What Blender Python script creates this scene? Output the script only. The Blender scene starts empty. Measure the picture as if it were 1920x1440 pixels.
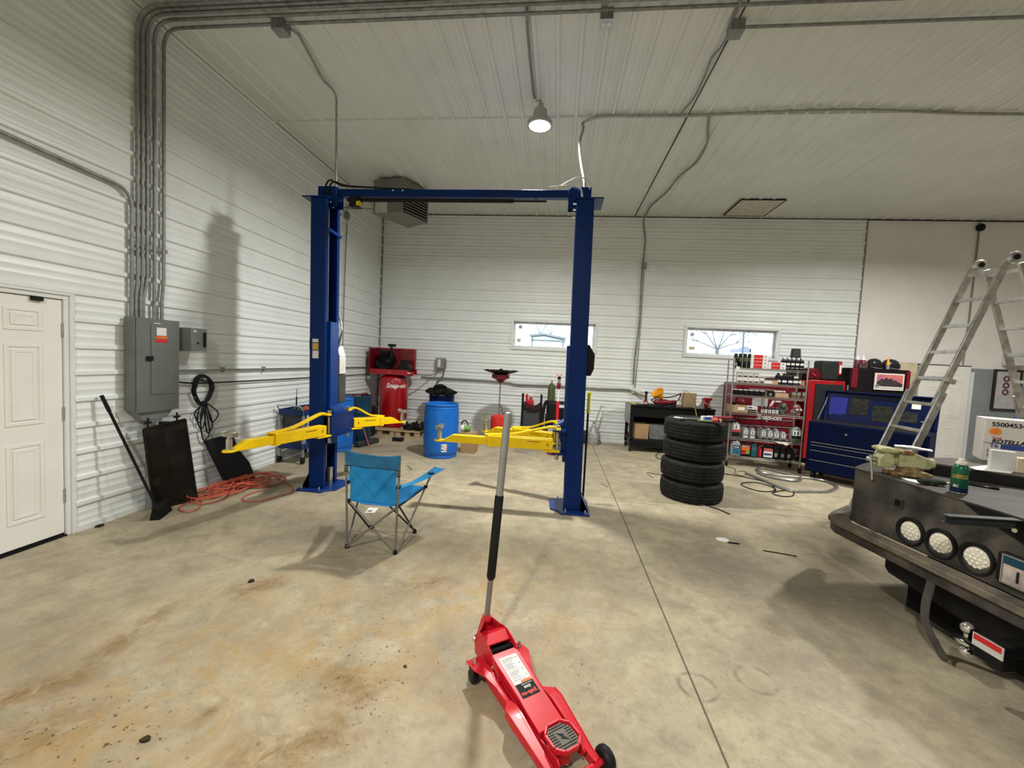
import bpy, bmesh, math, random
from mathutils import Vector, Matrix
rnd = random.Random(7)
C = bpy.context.scene.collection
PI = math.pi
# ------------------------------------------------------------------ camera (calibrated from the room's own straight lines)
FPX, YAW, PIT, ROL, CAMH = 770.0, -0.10791, -0.05683, 0.04953, 1.68
_cy, _sy = math.cos(YAW), math.sin(YAW)
cf = Vector((_sy*math.cos(PIT), _cy*math.cos(PIT), math.sin(PIT)))
_rt = Vector((_cy, -_sy, 0)); _up = _rt.cross(cf)
cr = math.cos(ROL)*_rt + math.sin(ROL)*_up
cu = -math.sin(ROL)*_rt + math.cos(ROL)*_up
def ray(x, y): return cf + cr*((x-960)/FPX) - cu*((y-720)/FPX)
def fl(x, y, z=0.0):                       # point of the plane at height z seen at a pixel
    d = ray(x, y); return Vector((0, 0, CAMH)) + d*((z-CAMH)/d.z)
def aY(x, y, Y):
    d = ray(x, y); return Vector((0, 0, CAMH)) + d*(Y/d.y)
def aX(x, y, X):
    d = ray(x, y); return Vector((0, 0, CAMH)) + d*(X/d.x)
cam = bpy.data.cameras.new('camera'); co = bpy.data.objects.new('camera', cam); C.objects.link(co)
m = Matrix((cr, cu, -cf)).transposed().to_4x4(); m.translation = Vector((0, 0, CAMH)); co.matrix_world = m
cam.sensor_width = 36; cam.lens = FPX/1920*36; cam.clip_start = .02; cam.clip_end = 300
bpy.context.scene.camera = co

# ------------------------------------------------------------------ materials
def lin(c):
    if isinstance(c, str):
        c = [int(c[i:i+2], 16)/255 for i in (0, 2, 4)]
        c = [(v/12.92 if v <= .04045 else ((v+.055)/1.055)**2.4) for v in c]
    return (c[0], c[1], c[2], 1)
_m = {}
def M(name, col, rough=.5, metal=0., var=.12, scale=8., bump=0., bscale=60., col2=None, v2=.5, coat=0., spec=.5, alpha=1., emit=0.):
    if name in _m: return _m[name]
    mt = bpy.data.materials.new(name); mt.use_nodes = True; _m[name] = mt
    nt = mt.node_tree; b = nt.nodes['Principled BSDF']; L = nt.links
    b.inputs['Roughness'].default_value = rough; b.inputs['Metallic'].default_value = metal
    if spec == .5 and col != 0 and not isinstance(col, str) and max(col) < .13: spec = .16
    b.inputs['Specular IOR Level'].default_value = spec; b.inputs['Coat Weight'].default_value = coat
    tc = nt.nodes.new('ShaderNodeTexCoord')
    n = nt.nodes.new('ShaderNodeTexNoise'); n.inputs['Scale'].default_value = scale; n.inputs['Detail'].default_value = 5
    L.new(tc.outputs['Object'], n.inputs['Vector'])
    mx = nt.nodes.new('ShaderNodeMix'); mx.data_type = 'RGBA'
    c = lin(col); d = lin(col2) if col2 else tuple(v*(1-var*2) for v in c[:3])+(1,)
    mr = nt.nodes.new('ShaderNodeMapRange'); mr.inputs[1].default_value = v2-.12; mr.inputs[2].default_value = v2+.2
    L.new(n.outputs['Fac'], mr.inputs[0]); L.new(mr.outputs[0], mx.inputs[0])
    mx.inputs[6].default_value = c; mx.inputs[7].default_value = d
    L.new(mx.outputs[2], b.inputs['Base Color'])
    if bump:
        n2 = nt.nodes.new('ShaderNodeTexNoise'); n2.inputs['Scale'].default_value = bscale
        bp = nt.nodes.new('ShaderNodeBump'); bp.inputs['Strength'].default_value = bump; bp.inputs['Distance'].default_value = .01
        L.new(tc.outputs['Object'], n2.inputs['Vector']); L.new(n2.outputs['Fac'], bp.inputs['Height']); L.new(bp.outputs[0], b.inputs['Normal'])
    if alpha < 1: b.inputs['Alpha'].default_value = alpha
    if emit:
        b.inputs['Emission Color'].default_value = c; b.inputs['Emission Strength'].default_value = emit
    return mt
white_steel = M('white_painted_steel', (.76, .80, .79), .40, 0, .03, 3)
ceil_steel = M('ceiling_steel', (.72, .745, .71), .38, 0, .04, 1.5)
drywall = M('drywall_paint', (.76, .74, .71), .7, 0, .03, 2)
greypaint = M('grey_wall_paint', (.25, .275, .29), .7, 0, .05, 3)
doorwhite = M('door_white', (.80, .79, .75), .4, 0, .02, 5)
trimwhite = M('trim_white', (.72, .74, .73), .45, 0, .03, 5)
galv = M('galvanised_conduit', (.42, .43, .42), .36, .85, .15, 20)
galvd = M('dull_galvanised', (.30, .31, .30), .5, .6, .2, 14)
zinc = M('zinc_plated', (.55, .55, .52), .3, .9, .15, 18)
chrome = M('chrome', (.8, .8, .8), .12, 1, .05)
alu = M('aluminium', (.62, .61, .58), .38, .85, .22, 14, col2=(.36, .35, .33), v2=.52)
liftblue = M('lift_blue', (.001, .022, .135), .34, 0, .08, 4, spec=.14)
yellow = M('lift_yellow', (.92, .62, .002), .42, 0, .04, 10, spec=.3)
black = M('black_plastic', (.012, .012, .013), .5, 0, .15, 12)
rubber = M('rubber', (.020, .020, .018), .7, 0, .3, 18, bump=.15)
blackmetal = M('black_metal', (.014, .014, .015), .38, .2, .25, 9)
oily = M('oily_black', (.010, .009, .007), .42, 0, .3, 7, bump=.5, bscale=14, col2=(.035, .028, .017), v2=.62)
red = M('tool_red', (.36, .003, .010), .3, 0, .08, 8, coat=.15)
jackred = M('jack_red', (.58, .008, .020), .36, 0, .06, 14, coat=.08)
redd = M('dark_red', (.17, .003, .012), .35, 0, .15, 8)
barrelblue = M('barrel_blue', (.001, .135, .56), .42, 0, .08, 7)
navy = M('navy_blue', (.002, .008, .06), .35, 0, .12, 6)
teal = M('dark_teal', (.008, .045, .085), .35, 0, .15, 6, coat=.3)
chestblue = M('chest_blue', (.001, .006, .042), .42, 0, .1, 3, spec=.10)
chairblue = M('chair_blue', (.006, .235, .55), .8, 0, .14, 6, bump=.15, bscale=120, col2=(.005, .15, .38), v2=.60)
chairband = M('chair_band', (.014, .15, .32), .85, 0, .15, 7, bump=.15, bscale=120)
tubegrey = M('grey_tube', (.25, .245, .225), .35, .6, .1, 10)
tubedark = M('dark_tube', (.035, .033, .03), .45, .3, .1, 10)
handlegrey = M('handle_grey', (.33, .33, .32), .38, .5, .08, 10)
card = M('cardboard', (.37, .235, .115), .85, 0, .10, 6)
cardl = M('cardboard_light', (.46, .33, .19), .85, 0, .10, 6)
wood = M('pallet_wood', (.50, .37, .21), .8, 0, .15, 12)
paper = M('paper_white', (.78, .77, .73), .8, 0, .03)
labelwhite = M('label_white', (.72, .72, .70), .6, 0, .05, 60)
labelred = M('label_red', (.58, .012, .016), .5, 0, .06, 20)
labelorange = M('label_orange', (.78, .14, .012), .5, 0, .1, 20)
labelblue = M('label_blue', (.02, .06, .30), .5, 0, .1, 20)
labelteal = M('label_teal', (.012, .13, .22), .5, 0, .1, 20)
labelgreen = M('label_green', (.16, .36, .06), .5, 0, .1, 20)
labelgrey = M('label_grey', (.25, .25, .25), .5, 0, .15, 30)
ink = M('black_ink', (.012, .012, .014), .6, 0, .02)
silver = M('silver_plastic', (.30, .31, .31), .35, .25, .1, 14)
panelgrey = M('panel_grey', (.15, .165, .155), .42, .1, .08, 5)
panelgrey2 = M('box_grey', (.22, .235, .225), .45, .1, .08, 5)
heatergrey = M('heater_grey', (.18, .18, .15), .5, 0, .06, 5)
orange = M('hose_orange', (.54, .105, .062), .5, 0, .12, 12)
blackhose = M('black_hose', (.014, .014, .018), .5, 0, .1)
bagplastic = M('clear_plastic_bag', (.45, .45, .44), .3, 0, .3, 25, bump=.6, bscale=40)
truckblack = M('worn_black_steel', (.022, .020, .018), .50, 0, .35, 4, bump=.3, bscale=30, col2=(.105, .092, .074), v2=.50)
truckdeck = M('dusty_deck', (.060, .052, .045), .5, .1, .3, 5, bump=.2, bscale=40, col2=(.022, .02, .018), v2=.52)
truckdust = M('dusty_lip', (.16, .13, .095), .75, 0, .3, 8, bump=.4, bscale=50, col2=(.03, .028, .025), v2=.56)
vicegreen = M('vice_green', (.42, .43, .22), .6, 0, .2, 16, bump=.3, bscale=40, col2=(.17, .09, .035), v2=.60)
vicerust = M('vice_rust', (.17, .085, .03), .75, 0, .3, 20, bump=.5, bscale=60, col2=(.40, .38, .18), v2=.56)
ledlens = M('led_lens', (.74, .70, .58), .35, 0, .1, 30, bump=.5, bscale=60)
cangreen = M('can_green', (.010, .10, .05), .3, .3, .05, coat=.4)
gold = M('gold_print', (.60, .40, .08), .4, .3, .1)
cloth = M('dark_cloth', (.012, .015, .010), .9, 0, .3, 14, bump=.6, bscale=30)
olive = M('olive_steel', (.09, .11, .05), .45, 0, .2, 8)
shellyellow = M('shell_orange', (.85, .28, .02), .6, 0, .05)
cream = M('box_white', (.66, .63, .58), .75, 0, .04, 5)
tan = M('tan_band', (.60, .44, .22), .75, 0, .04, 5)
hiyellow = M('hi_vis_yellow', (.62, .62, .01), .5, 0, .05)
hatyellow = M('funnel_yellow', (.80, .36, .005), .5, 0, .08)
mud = M('dry_mud', (.05, .035, .02), .9, 0, .3, 20)
branchm = M('bare_branch', (.17, .19, .21), .9, 0, .1)
snowy = M('pale_building', (.86, .92, .95), .9, 0, .02)
roofm = M('pale_roof', (.26, .28, .30), .9, 0, .05)
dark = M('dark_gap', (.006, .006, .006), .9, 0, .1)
brass = M('brass', (.55, .42, .15), .35, .8, .15)
greyfoam = M('grey_foam', (.05, .055, .055), .8, 0, .2, 10, bump=.3)
skyred = M('poster_sunset', (.62, .16, .13), .6, 0, .2, 6, col2=(.30, .10, .22), v2=.5)
skyblue = M('poster_rock', (.06, .045, .05), .6, 0, .3, 30)

def concrete():
    mt = bpy.data.materials.new('concrete_floor'); mt.use_nodes = True
    nt = mt.node_tree; b = nt.nodes['Principled BSDF']; L = nt.links; N = nt.nodes.new
    geo = N('ShaderNodeNewGeometry'); pos = geo.outputs['Position']
    sep = N('ShaderNodeSeparateXYZ'); L.new(pos, sep.inputs[0]); X, Y = sep.outputs[0], sep.outputs[1]
    def mth(op, a, b_=None, c=None):
        n = N('ShaderNodeMath'); n.operation = op
        for i, v in enumerate((a, b_, c)):
            if v is None: continue
            if isinstance(v, (int, float)): n.inputs[i].default_value = v
            else: L.new(v, n.inputs[i])
        return n.outputs[0]
    def noise(s, det=6, rough=.6, dist=0., vec=None):
        n = N('ShaderNodeTexNoise'); n.inputs['Scale'].default_value = s; n.inputs['Detail'].default_value = det
        n.inputs['Roughness'].default_value = rough; n.inputs['Distortion'].default_value = dist
        L.new(vec or pos, n.inputs['Vector']); return n.outputs['Fac']
    def ramp(v, a, b_, x=0., y=1.):
        n = N('ShaderNodeMapRange'); n.inputs[1].default_value = a; n.inputs[2].default_value = b_
        n.inputs[3].default_value = x; n.inputs[4].default_value = y; L.new(v, n.inputs[0]); return n.outputs[0]
    def mix(f, a, b_):
        n = N('ShaderNodeMix'); n.data_type = 'RGBA'
        L.new(f, n.inputs[0]) if not isinstance(f, float) else None
        for i, v in ((6, a), (7, b_)):
            if isinstance(v, tuple): n.inputs[i].default_value = v+(1,)
            else: L.new(v, n.inputs[i])
        return n.outputs[2]
    def seg(x0, y0, x1, y1, w):               # 1 on the segment, 0 at distance w
        dx, dy = x1-x0, y1-y0; q = dx*dx+dy*dy
        t = mth('MULTIPLY_ADD', X, dx/q, mth('MULTIPLY_ADD', Y, dy/q, -(x0*dx+y0*dy)/q))
        c = N('ShaderNodeClamp'); L.new(t, c.inputs[0]); t = c.outputs[0]
        ex = mth('SUBTRACT', X, mth('MULTIPLY_ADD', t, dx, x0)); ey = mth('SUBTRACT', Y, mth('MULTIPLY_ADD', t, dy, y0))
        d = mth('SQRT', mth('ADD', mth('MULTIPLY', ex, ex), mth('MULTIPLY', ey, ey)))
        return ramp(d, 0, w, 1, 0)
    def seglist(lst):
        o = None
        for s in lst:
            v = seg(*s); o = v if o is None else mth('MAXIMUM', o, v)
        return o
    base = mix(ramp(noise(.9, 7, .62, .6), .38, .66), (.440, .385, .262), (.262, .230, .168))
    base = mix(ramp(noise(5, 8, .7, .4), .44, .70, 0, .6), base, (.185, .158, .11))
    base = mix(ramp(noise(26, 6, .75, .3), .50, .74, 0, .45), base, (.17, .14, .095))
    base = mix(ramp(noise(14, 7, .7, .6), .56, .74, 0, .4), base, (.56, .505, .38))
    base = mix(ramp(noise(2.2, 8, .7, 1.2), .55, .75, 0, .55), base, (.52, .465, .345))
    # yellow-brown wash of dirt near the door side, rust streaks and spots of it
    a1 = mth('MULTIPLY', seglist([(-2.4, 1.0, -.6, 2.6, 1.5)]), ramp(noise(3.2, 9, .75, 1.0), .40, .62))
    base = mix(mth('MULTIPLY', a1, .8), base, (.36, .235, .09))
    q = lambda a, b_, w: (fl(*a).x, fl(*a).y, fl(*b_).x, fl(*b_).y, w)
    st = seglist([q((-60, 1330), (140, 1270), .16), q((120, 1280), (300, 1150), .10), q((-40, 1420), (120, 1360), .22),
                  q((455, 1110), (510, 1090), .16), q((760, 1100), (830, 1090), .16), q((370, 1350), (400, 1330), .07), q((480, 1420), (620, 1380), .2), q((640, 1270), (680, 1300), .16)])
    a2 = mth('MULTIPLY', st, ramp(noise(9, 8, .8, .8), .38, .60))
    base = mix(mth('MULTIPLY', a2, 1.0), base, (.20, .120, .042))
    # mud specks
    spm = mth('MULTIPLY', ramp(noise(38, 3, .6), .63, .67), ramp(noise(1.3, 3), .42, .6))
    base = mix(mth('MULTIPLY', spm, mth('ADD', .25, seglist([(-2.2, 1.1, -.5, 2.3, 1.3)]))), base, (.10, .06, .025))
    # scuffs and tyre rings
    def ring(px, py, r, w):
        c = fl(px, py); ex = mth('SUBTRACT', X, c.x); ey = mth('SUBTRACT', Y, c.y)
        d = mth('SQRT', mth('ADD', mth('MULTIPLY', ex, ex), mth('MULTIPLY', ey, ey)))
        return ramp(mth('ABSOLUTE', mth('SUBTRACT', d, r)), 0, w, 1, 0)
    rg = mth('MAXIMUM', ring(1308, 1287, .095, .018), ring(1417, 1274, .10, .02))
    rg = mth('MULTIPLY', rg, ramp(noise(14, 4), .35, .6, 0, .8))
    base = mix(rg, base, (.16, .13, .10))
    tm = seglist([q((1090, 1285), (1330, 1420), .035), q((1120, 1340), (1240, 1440), .03), q((1120, 1300), (1260, 1400), .03)])
    base = mix(mth('MULTIPLY', tm, ramp(noise(20, 4, .7), .45, .6, 0, .5)), base, (.20, .16, .12))
    sc = mth('MULTIPLY', seglist([q((880, 872), (915, 868), .10), q((1000, 885), (1050, 880), .10), (0.2, 6.6, 2.6, 7.2, .5), (-1.9, 4.6, -1.0, 3.9, .3)]), ramp(noise(7, 6, .7, .5), .42, .64, 0, .55))
    base = mix(sc, base, (.15, .12, .09))
    # saw-cut joints
    jx = ramp(mth('ABSOLUTE', mth('SUBTRACT', X, .816)), .0035, .0075, 1, 0)
    jy = ramp(mth('ABSOLUTE', mth('SUBTRACT', Y, 5.14)), .003, .008, .75, 0)
    j = mth('MAXIMUM', jx, jy)
    base = mix(mth('MULTIPLY', j, .85), base, (.06, .045, .03))
    L.new(base, b.inputs['Base Color'])
    L.new(ramp(noise(3, 5), .3, .7, .42, .72), b.inputs['Roughness'])
    b.inputs['Specular IOR Level'].default_value = .35
    bp = N('ShaderNodeBump'); bp.inputs['Strength'].default_value = .35; bp.inputs['Distance'].default_value = .01
    L.new(mth('SUBTRACT', mth('MULTIPLY', noise(22, 8, .7), .6), j), bp.inputs['Height']); L.new(bp.outputs[0], b.inputs['Normal'])
    return mt

# ------------------------------------------------------------------ mesh building
def smooth_path(pts, k=6, closed=False):
    P = [Vector(p) for p in pts]; n = len(P); out = []
    if n < 3: return P
    rng = range(n) if closed else range(n-1)
    for i in rng:
        p1, p2 = P[i], P[(i+1) % n]
        p0 = P[i-1] if (i > 0 or closed) else P[0]*2-P[1]
        p3 = P[(i+2) % n] if (i+2 < n or closed) else P[-1]*2-P[-2]
        for j in range(k):
            t = j/k
            out.append(.5*((2*p1)+(p2-p0)*t+(2*p0-5*p1+4*p2-p3)*t*t+(3*p1-p0-3*p2+p3)*t**3))
    if not closed: out.append(P[-1])
    return out
class MB:
    def __init__(s): s.v = []; s.f = []
    def add(s, vs, fs):
        o = len(s.v); s.v += [Vector(v) for v in vs]; s.f += [[i+o for i in f] for f in fs]; return s
    def box(s, x0, y0, z0, x1, y1, z1):
        if x0 > x1: x0, x1 = x1, x0
        if y0 > y1: y0, y1 = y1, y0
        if z0 > z1: z0, z1 = z1, z0
        return s.add([(x0, y0, z0), (x1, y0, z0), (x1, y1, z0), (x0, y1, z0), (x0, y0, z1), (x1, y0, z1), (x1, y1, z1), (x0, y1, z1)],
                     [(0, 3, 2, 1), (4, 5, 6, 7), (0, 1, 5, 4), (1, 2, 6, 5), (2, 3, 7, 6), (3, 0, 4, 7)])
    def cbox(s, c, size, mat=None):
        o = len(s.v); x, y, z = [v/2 for v in size]; s.box(-x, -y, -z, x, y, z)
        for i in range(o, len(s.v)):
            s.v[i] = (mat @ s.v[i] if mat else s.v[i])+Vector(c)
        return s
    def beam(s, p, q, w, h, up=(0, 0, 1)):
        p, q = Vector(p), Vector(q); d = (q-p); l = d.length; d.normalize(); up = Vector(up)
        r = d.cross(up)
        if r.length < 1e-4: r = d.cross(Vector((0, 1, 0)))
        r.normalize(); u = r.cross(d)
        vs = [p+d*(l*t)+r*(a*w/2)+u*(b*h/2) for t in (0, 1) for a, b in ((-1, -1), (1, -1), (1, 1), (-1, 1))]
        return s.add(vs, [(3, 2, 1, 0), (4, 5, 6, 7), (0, 1, 5, 4), (1, 2, 6, 5), (2, 3, 7, 6), (3, 0, 4, 7)])
    def tube(s, pts, r, n=8, closed=False, caps=True):
        P = [Vector(p) for p in pts]; m_ = len(P)
        T = []
        for i in range(m_):
            a = P[i-1] if (i or closed) else P[0]; b = P[(i+1) % m_] if (i < m_-1 or closed) else P[-1]
            t = b-a; T.append(t.normalized() if t.length > 1e-9 else Vector((0, 0, 1)))
        N0 = T[0].orthogonal().normalized(); vs = []
        for i in range(m_):
            if i:
                N0 = N0-T[i]*N0.dot(T[i])
                N0 = N0.normalized() if N0.length > 1e-6 else T[i].orthogonal().normalized()
            B = T[i].cross(N0); rr = r[i] if isinstance(r, (list, tuple)) else r
            for k in range(n):
                a = 2*PI*k/n; vs.append(P[i]+(N0*math.cos(a)+B*math.sin(a))*rr)
        fs = []
        for i in range(m_ if closed else m_-1):
            for k in range(n):
                a = i*n+k; b = i*n+(k+1) % n; c = ((i+1) % m_)*n+(k+1) % n; d = ((i+1) % m_)*n+k
                fs.append((a, b, c, d))
        if caps and not closed:
            fs.append(tuple(reversed(range(n)))); fs.append(tuple(range((m_-1)*n, m_*n)))
        return s.add(vs, fs)
    def cyl(s, p, q, r, r2=None, n=16): return s.tube([p, q], [r, r if r2 is None else r2], n)
    def lathe(s, prof, c=(0, 0, 0), n=28, axis='z', closed=False, sx=1, sy=1):
        vs = []; m_ = len(prof)
        for r, z in prof:
            for k in range(n):
                a = 2*PI*k/n; x, y = r*math.cos(a)*sx, r*math.sin(a)*sy
                v = {'z': (x, y, z), 'x': (z, x, y), 'y': (x, z, y)}[axis]
                vs.append(Vector(c)+Vector(v))
        fs = []
        for i in range(m_ if closed else m_-1):
            for k in range(n):
                j = (i+1) % m_
                f = (i*n+k, i*n+(k+1) % n, j*n+(k+1) % n, j*n+k)
                fs.append(f if axis != 'y' else f[::-1])
        if not closed:
            if prof[0][0] > 1e-5: fs.append(tuple(reversed(range(n))))
            if prof[-1][0] > 1e-5: fs.append(tuple(range((m_-1)*n, m_*n)))
        return s.add(vs, fs)
    def prism(s, poly, a, b, axis='z'):
        n = len(poly); f = {'z': lambda p, h: (p[0], p[1], h), 'x': lambda p, h: (h, p[0], p[1]), 'y': lambda p, h: (p[0], h, p[1])}[axis]
        vs = [f(p, a) for p in poly]+[f(p, b) for p in poly]
        return s.add(vs, [tuple(range(n)), tuple(range(2*n-1, n-1, -1))]+[(i, i+n, (i+1) % n+n, (i+1) % n) for i in range(n)])
    def ball(s, c, r, sx=1, sy=1, sz=1, n=14, h=8):
        pr = [(r*math.sin(PI*i/h), -r*math.cos(PI*i/h)*sz) for i in range(h+1)]
        pr[0] = (1e-6, pr[0][1]); pr[-1] = (1e-6, pr[-1][1])
        return s.lathe(pr, c, n, sx=sx, sy=sy)
    def frame(s, ax, a0, a1, z0, z1, w, b0, b1):       # rectangular border, in the plane facing ax
        rs = [(a0, z0, a1, z0+w), (a0, z1-w, a1, z1), (a0, z0+w, a0+w, z1-w), (a1-w, z0+w, a1, z1-w)]
        for (p, q, r, t) in rs:
            if ax == 'x': s.box(b0, p, q, b1, r, t)
            elif ax == 'y': s.box(p, b0, q, r, b1, t)
            else: s.box(p, q, b0, r, t, b1)
        return s
    def map(s, fn, start=0):
        for i in range(start, len(s.v)): s.v[i] = Vector(fn(s.v[i]))
        return s
    def mesh(s, name):
        me = bpy.data.meshes.new(name); me.from_pydata([tuple(v) for v in s.v], [], s.f)
        bm = bmesh.new(); bm.from_mesh(me); bmesh.ops.recalc_face_normals(bm, faces=bm.faces); bm.to_mesh(me); bm.free()
        for p in me.polygons: p.use_smooth = True
        me.set_sharp_from_angle(angle=math.radians(38)); me.update(); return me
def _mk(name, mb, mat, bevel=0):
    me = mb.mesh(name); me.materials.append(mat); o = bpy.data.objects.new(name, me); C.objects.link(o)
    if bevel:
        b = o.modifiers.new('bevel', 'BEVEL'); b.width = bevel; b.segments = 2; b.limit_method = 'ANGLE'; b.angle_limit = math.radians(50)
    return o
def tag(o, label, cat, group=None):
    o['label'] = label; o['category'] = cat
    if group: o['group'] = group
    return o
def root(name, label, cat, loc=(0, 0, 0), rz=0., group=None):
    o = bpy.data.objects.new(name, None); C.objects.link(o); o.location = loc; o.rotation_euler = (0, 0, rz)
    o.empty_display_size = .1
    return tag(o, label, cat, group)
def part(name, mb, mat, par, label=None, bevel=0, w=False, top=None):
    # w: the mesh was drawn in world coordinates; move it into the frame of its (unrotated) top-level thing
    if w:
        t = par
        while t.parent: t = t.parent
        off = Vector(t.location); mb.map(lambda v: v-off)
    o = _mk(name, mb, mat, bevel); o.parent = par
    if label: o['label'] = label
    return o
def solo(name, mb, mat, label, cat, group=None, bevel=0):
    xs = [v.x for v in mb.v]; ys = [v.y for v in mb.v]; z = min(v.z for v in mb.v)
    c = Vector(((min(xs)+max(xs))/2, (min(ys)+max(ys))/2, z)); mb.map(lambda v: v-c)
    o = _mk(name, mb, mat, bevel); o.location = c; return tag(o, label, cat, group)
def struct(name, mb, mat, parent=None, bevel=0):
    o = _mk(name, mb, mat, bevel)
    if parent: o.parent = parent
    else: o['kind'] = 'structure'
    return o
def clone(o, loc=None, rz=None, label=None, group=None):
    c = o.copy(); C.objects.link(c)
    if loc is not None: c.location = loc
    if rz is not None: c.rotation_euler = (0, 0, rz)
    if label: c['label'] = label
    if group: c['group'] = group
    for ch in list(o.children):
        d = ch.copy(); C.objects.link(d); d.parent = c
        for g in list(ch.children):
            e = g.copy(); C.objects.link(e); e.parent = d
    return c
def text_geo(string, size, bold=.0, shear=0.):
    cv = bpy.data.curves.new('t', 'FONT'); cv.body = string; cv.size = size; cv.offset = bold*size; cv.shear = shear
    cv.align_x = 'CENTER'; cv.align_y = 'CENTER'; cv.extrude = .0006; cv.resolution_u = 3
    o = bpy.data.objects.new('t', cv); C.objects.link(o); dg = bpy.context.evaluated_depsgraph_get(); dg.update()
    me = bpy.data.meshes.new_from_object(o.evaluated_get(dg)); vs = [v.co.copy() for v in me.vertices]; fs = [tuple(p.vertices) for p in me.polygons]
    bpy.data.objects.remove(o); bpy.data.curves.remove(cv); bpy.data.meshes.remove(me); return vs, fs
def lettering(string, par, c, right, up, size, mat, bold=.01, shear=0., bend=None, name='lettering', sx=1.):
    vs, fs = text_geo(string, size, bold, shear); r = Vector(right).normalized(); u = Vector(up).normalized(); n = r.cross(u)
    mb = MB(); out = []
    for v in vs:
        x, y, z = v.x*sx, v.y, v.z
        if bend:
            a = x/bend; out.append(Vector(c)+r*(bend*math.sin(a))+u*y-n*(bend*(1-math.cos(a))-z))
        else: out.append(Vector(c)+r*x+u*y+n*z)
    mb.add(out, fs); return part(name, mb, mat, par)
ORD = ['leftmost', 'second from the left', 'third from the left', 'fourth from the left', 'fifth from the left', 'sixth from the left', 'seventh from the left', 'eighth from the left', 'ninth from the left', 'tenth from the left']
def nth(i, n):
    if n > 2 and i == n-1: return 'rightmost'
    if n > 4 and i == n-2: return 'second from the right'
    if n == 2: return ('left', 'right')[i]
    return ORD[i]
# ================================================================== THE ROOM
XL, YB, ZC, XR, YF = -4.09, 9.06, 4.84, 11.0, -6.0
PITCH = .2286
def profile(t0, t1, phase):
    pts = []
    k0 = int((t0-phase)/PITCH)-2; k1 = int((t1-phase)/PITCH)+2
    for k in range(k0, k1+1):
        p = phase+k*PITCH
        pts += [(p-.030, 0), (p-.015, .019), (p+.015, .019), (p+.030, 0)]
        for d in (.082, .146): pts += [(p+d-.012, 0), (p+d-.005, .0035), (p+d+.005, .0035), (p+d+.012, 0)]
    pts.sort(); out = []
    for (a, ha), (b, hb) in zip(pts, pts[1:]):
        if b <= t0 or a >= t1: continue
        for t in (a, b):
            tt = min(max(t, t0), t1); h = ha+(hb-ha)*(tt-a)/(b-a)
            if not out or tt-out[-1][0] > 1e-6: out.append((tt, h))
    return out
def ribs(mb, fn, t0, t1, u0, u1, phase):        # fn(u, t, h) -> point
    pr = profile(t0, t1, phase); vs = []; fs = []
    for t, h in pr: vs += [fn(u0, t, h), fn(u1, t, h)]
    for i in range(len(pr)-1): fs.append((2*i, 2*i+1, 2*i+3, 2*i+2))
    return mb.add(vs, fs)
ZPH = 4.59
def smooth_off(o):
    return o
# floor and outside ground
f = MB(); f.box(XL-.3, YF-.2, -.2, XR+.3, YB+.02, 0); struct('floor', f, concrete())
g = MB(); g.box(-60, YB+.3, -.3, 90, 120, -.02); struct('ground', g, M('snowy_ground', (.75, .77, .80), .9))
# left wall (door opening Y 2.03..3.06, z < 2.06)
wl = MB(); fnl = lambda u, t, h: (XL+h, u, t)
ribs(wl, fnl, .0, ZC, 3.06, YB, ZPH); ribs(wl, fnl, .0, ZC, YF, 2.03, ZPH); ribs(wl, fnl, 2.06, ZC, 2.03, 3.06, ZPH)
wl.box(XL-.12, 3.06, 0, XL-.002, YB, ZC); wl.box(XL-.12, YF, 0, XL-.002, 2.03, ZC); wl.box(XL-.12, 2.03, 2.06, XL-.002, 3.06, ZC)
struct('wall_left', wl, white_steel)
# back wall with its two window openings, then the plain boarded stretch on the right
W1 = (-1.03, .79, 1.96, 2.57); W2 = (2.65, 4.49, 1.97, 2.58); XS = 5.97
wb = MB(); fnb = lambda u, t, h: (u, YB-h, t)
def wallseg(x0, x1, z0, z1):
    ribs(wb, fnb, z0, z1, x0, x1, ZPH); wb.box(x0, YB+.002, z0, x1, YB+.15, z1)
wallseg(XL, XS, 0, 1.96); wallseg(XL, XS, 2.58, ZC)
wallseg(XL, W1[0], 1.96, 2.58); wallseg(W1[1], W2[0], 1.96, 2.58); wallseg(W2[1], XS, 1.96, 2.58)
struct('wall_back', wb, white_steel)
d = MB(); d.box(XS, YB-.004, 1.975, XR, YB+.15, ZC); wr = struct('wall_back', d, drywall)
d = MB(); d.box(XS, YB-.004, 0, XR, YB+.15, 1.975); struct('wall_back', d, greypaint)
d = MB(); d.box(XR, YF, 0, XR+.15, YB+.15, ZC); struct('wall_right', d, drywall)
d = MB(); d.box(XL-.12, YF-.15, 0, XR+.15, YF, ZC); struct('wall_front', d, drywall)
# ceiling: two sheets lapped at Y 5.47, ribs running in depth
ce = MB()
ribs(ce, lambda u, t, h: (t, u, ZC-.010-h), XL, XR, YF, 5.47, 1.43); ribs(ce, lambda u, t, h: (t, u, ZC-h), XL, XR, 5.45, YB, 1.43)
ce.box(XL, YF, ZC+.002, XR, YB, ZC+.12)
struct('ceiling', ce, ceil_steel)
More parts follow.
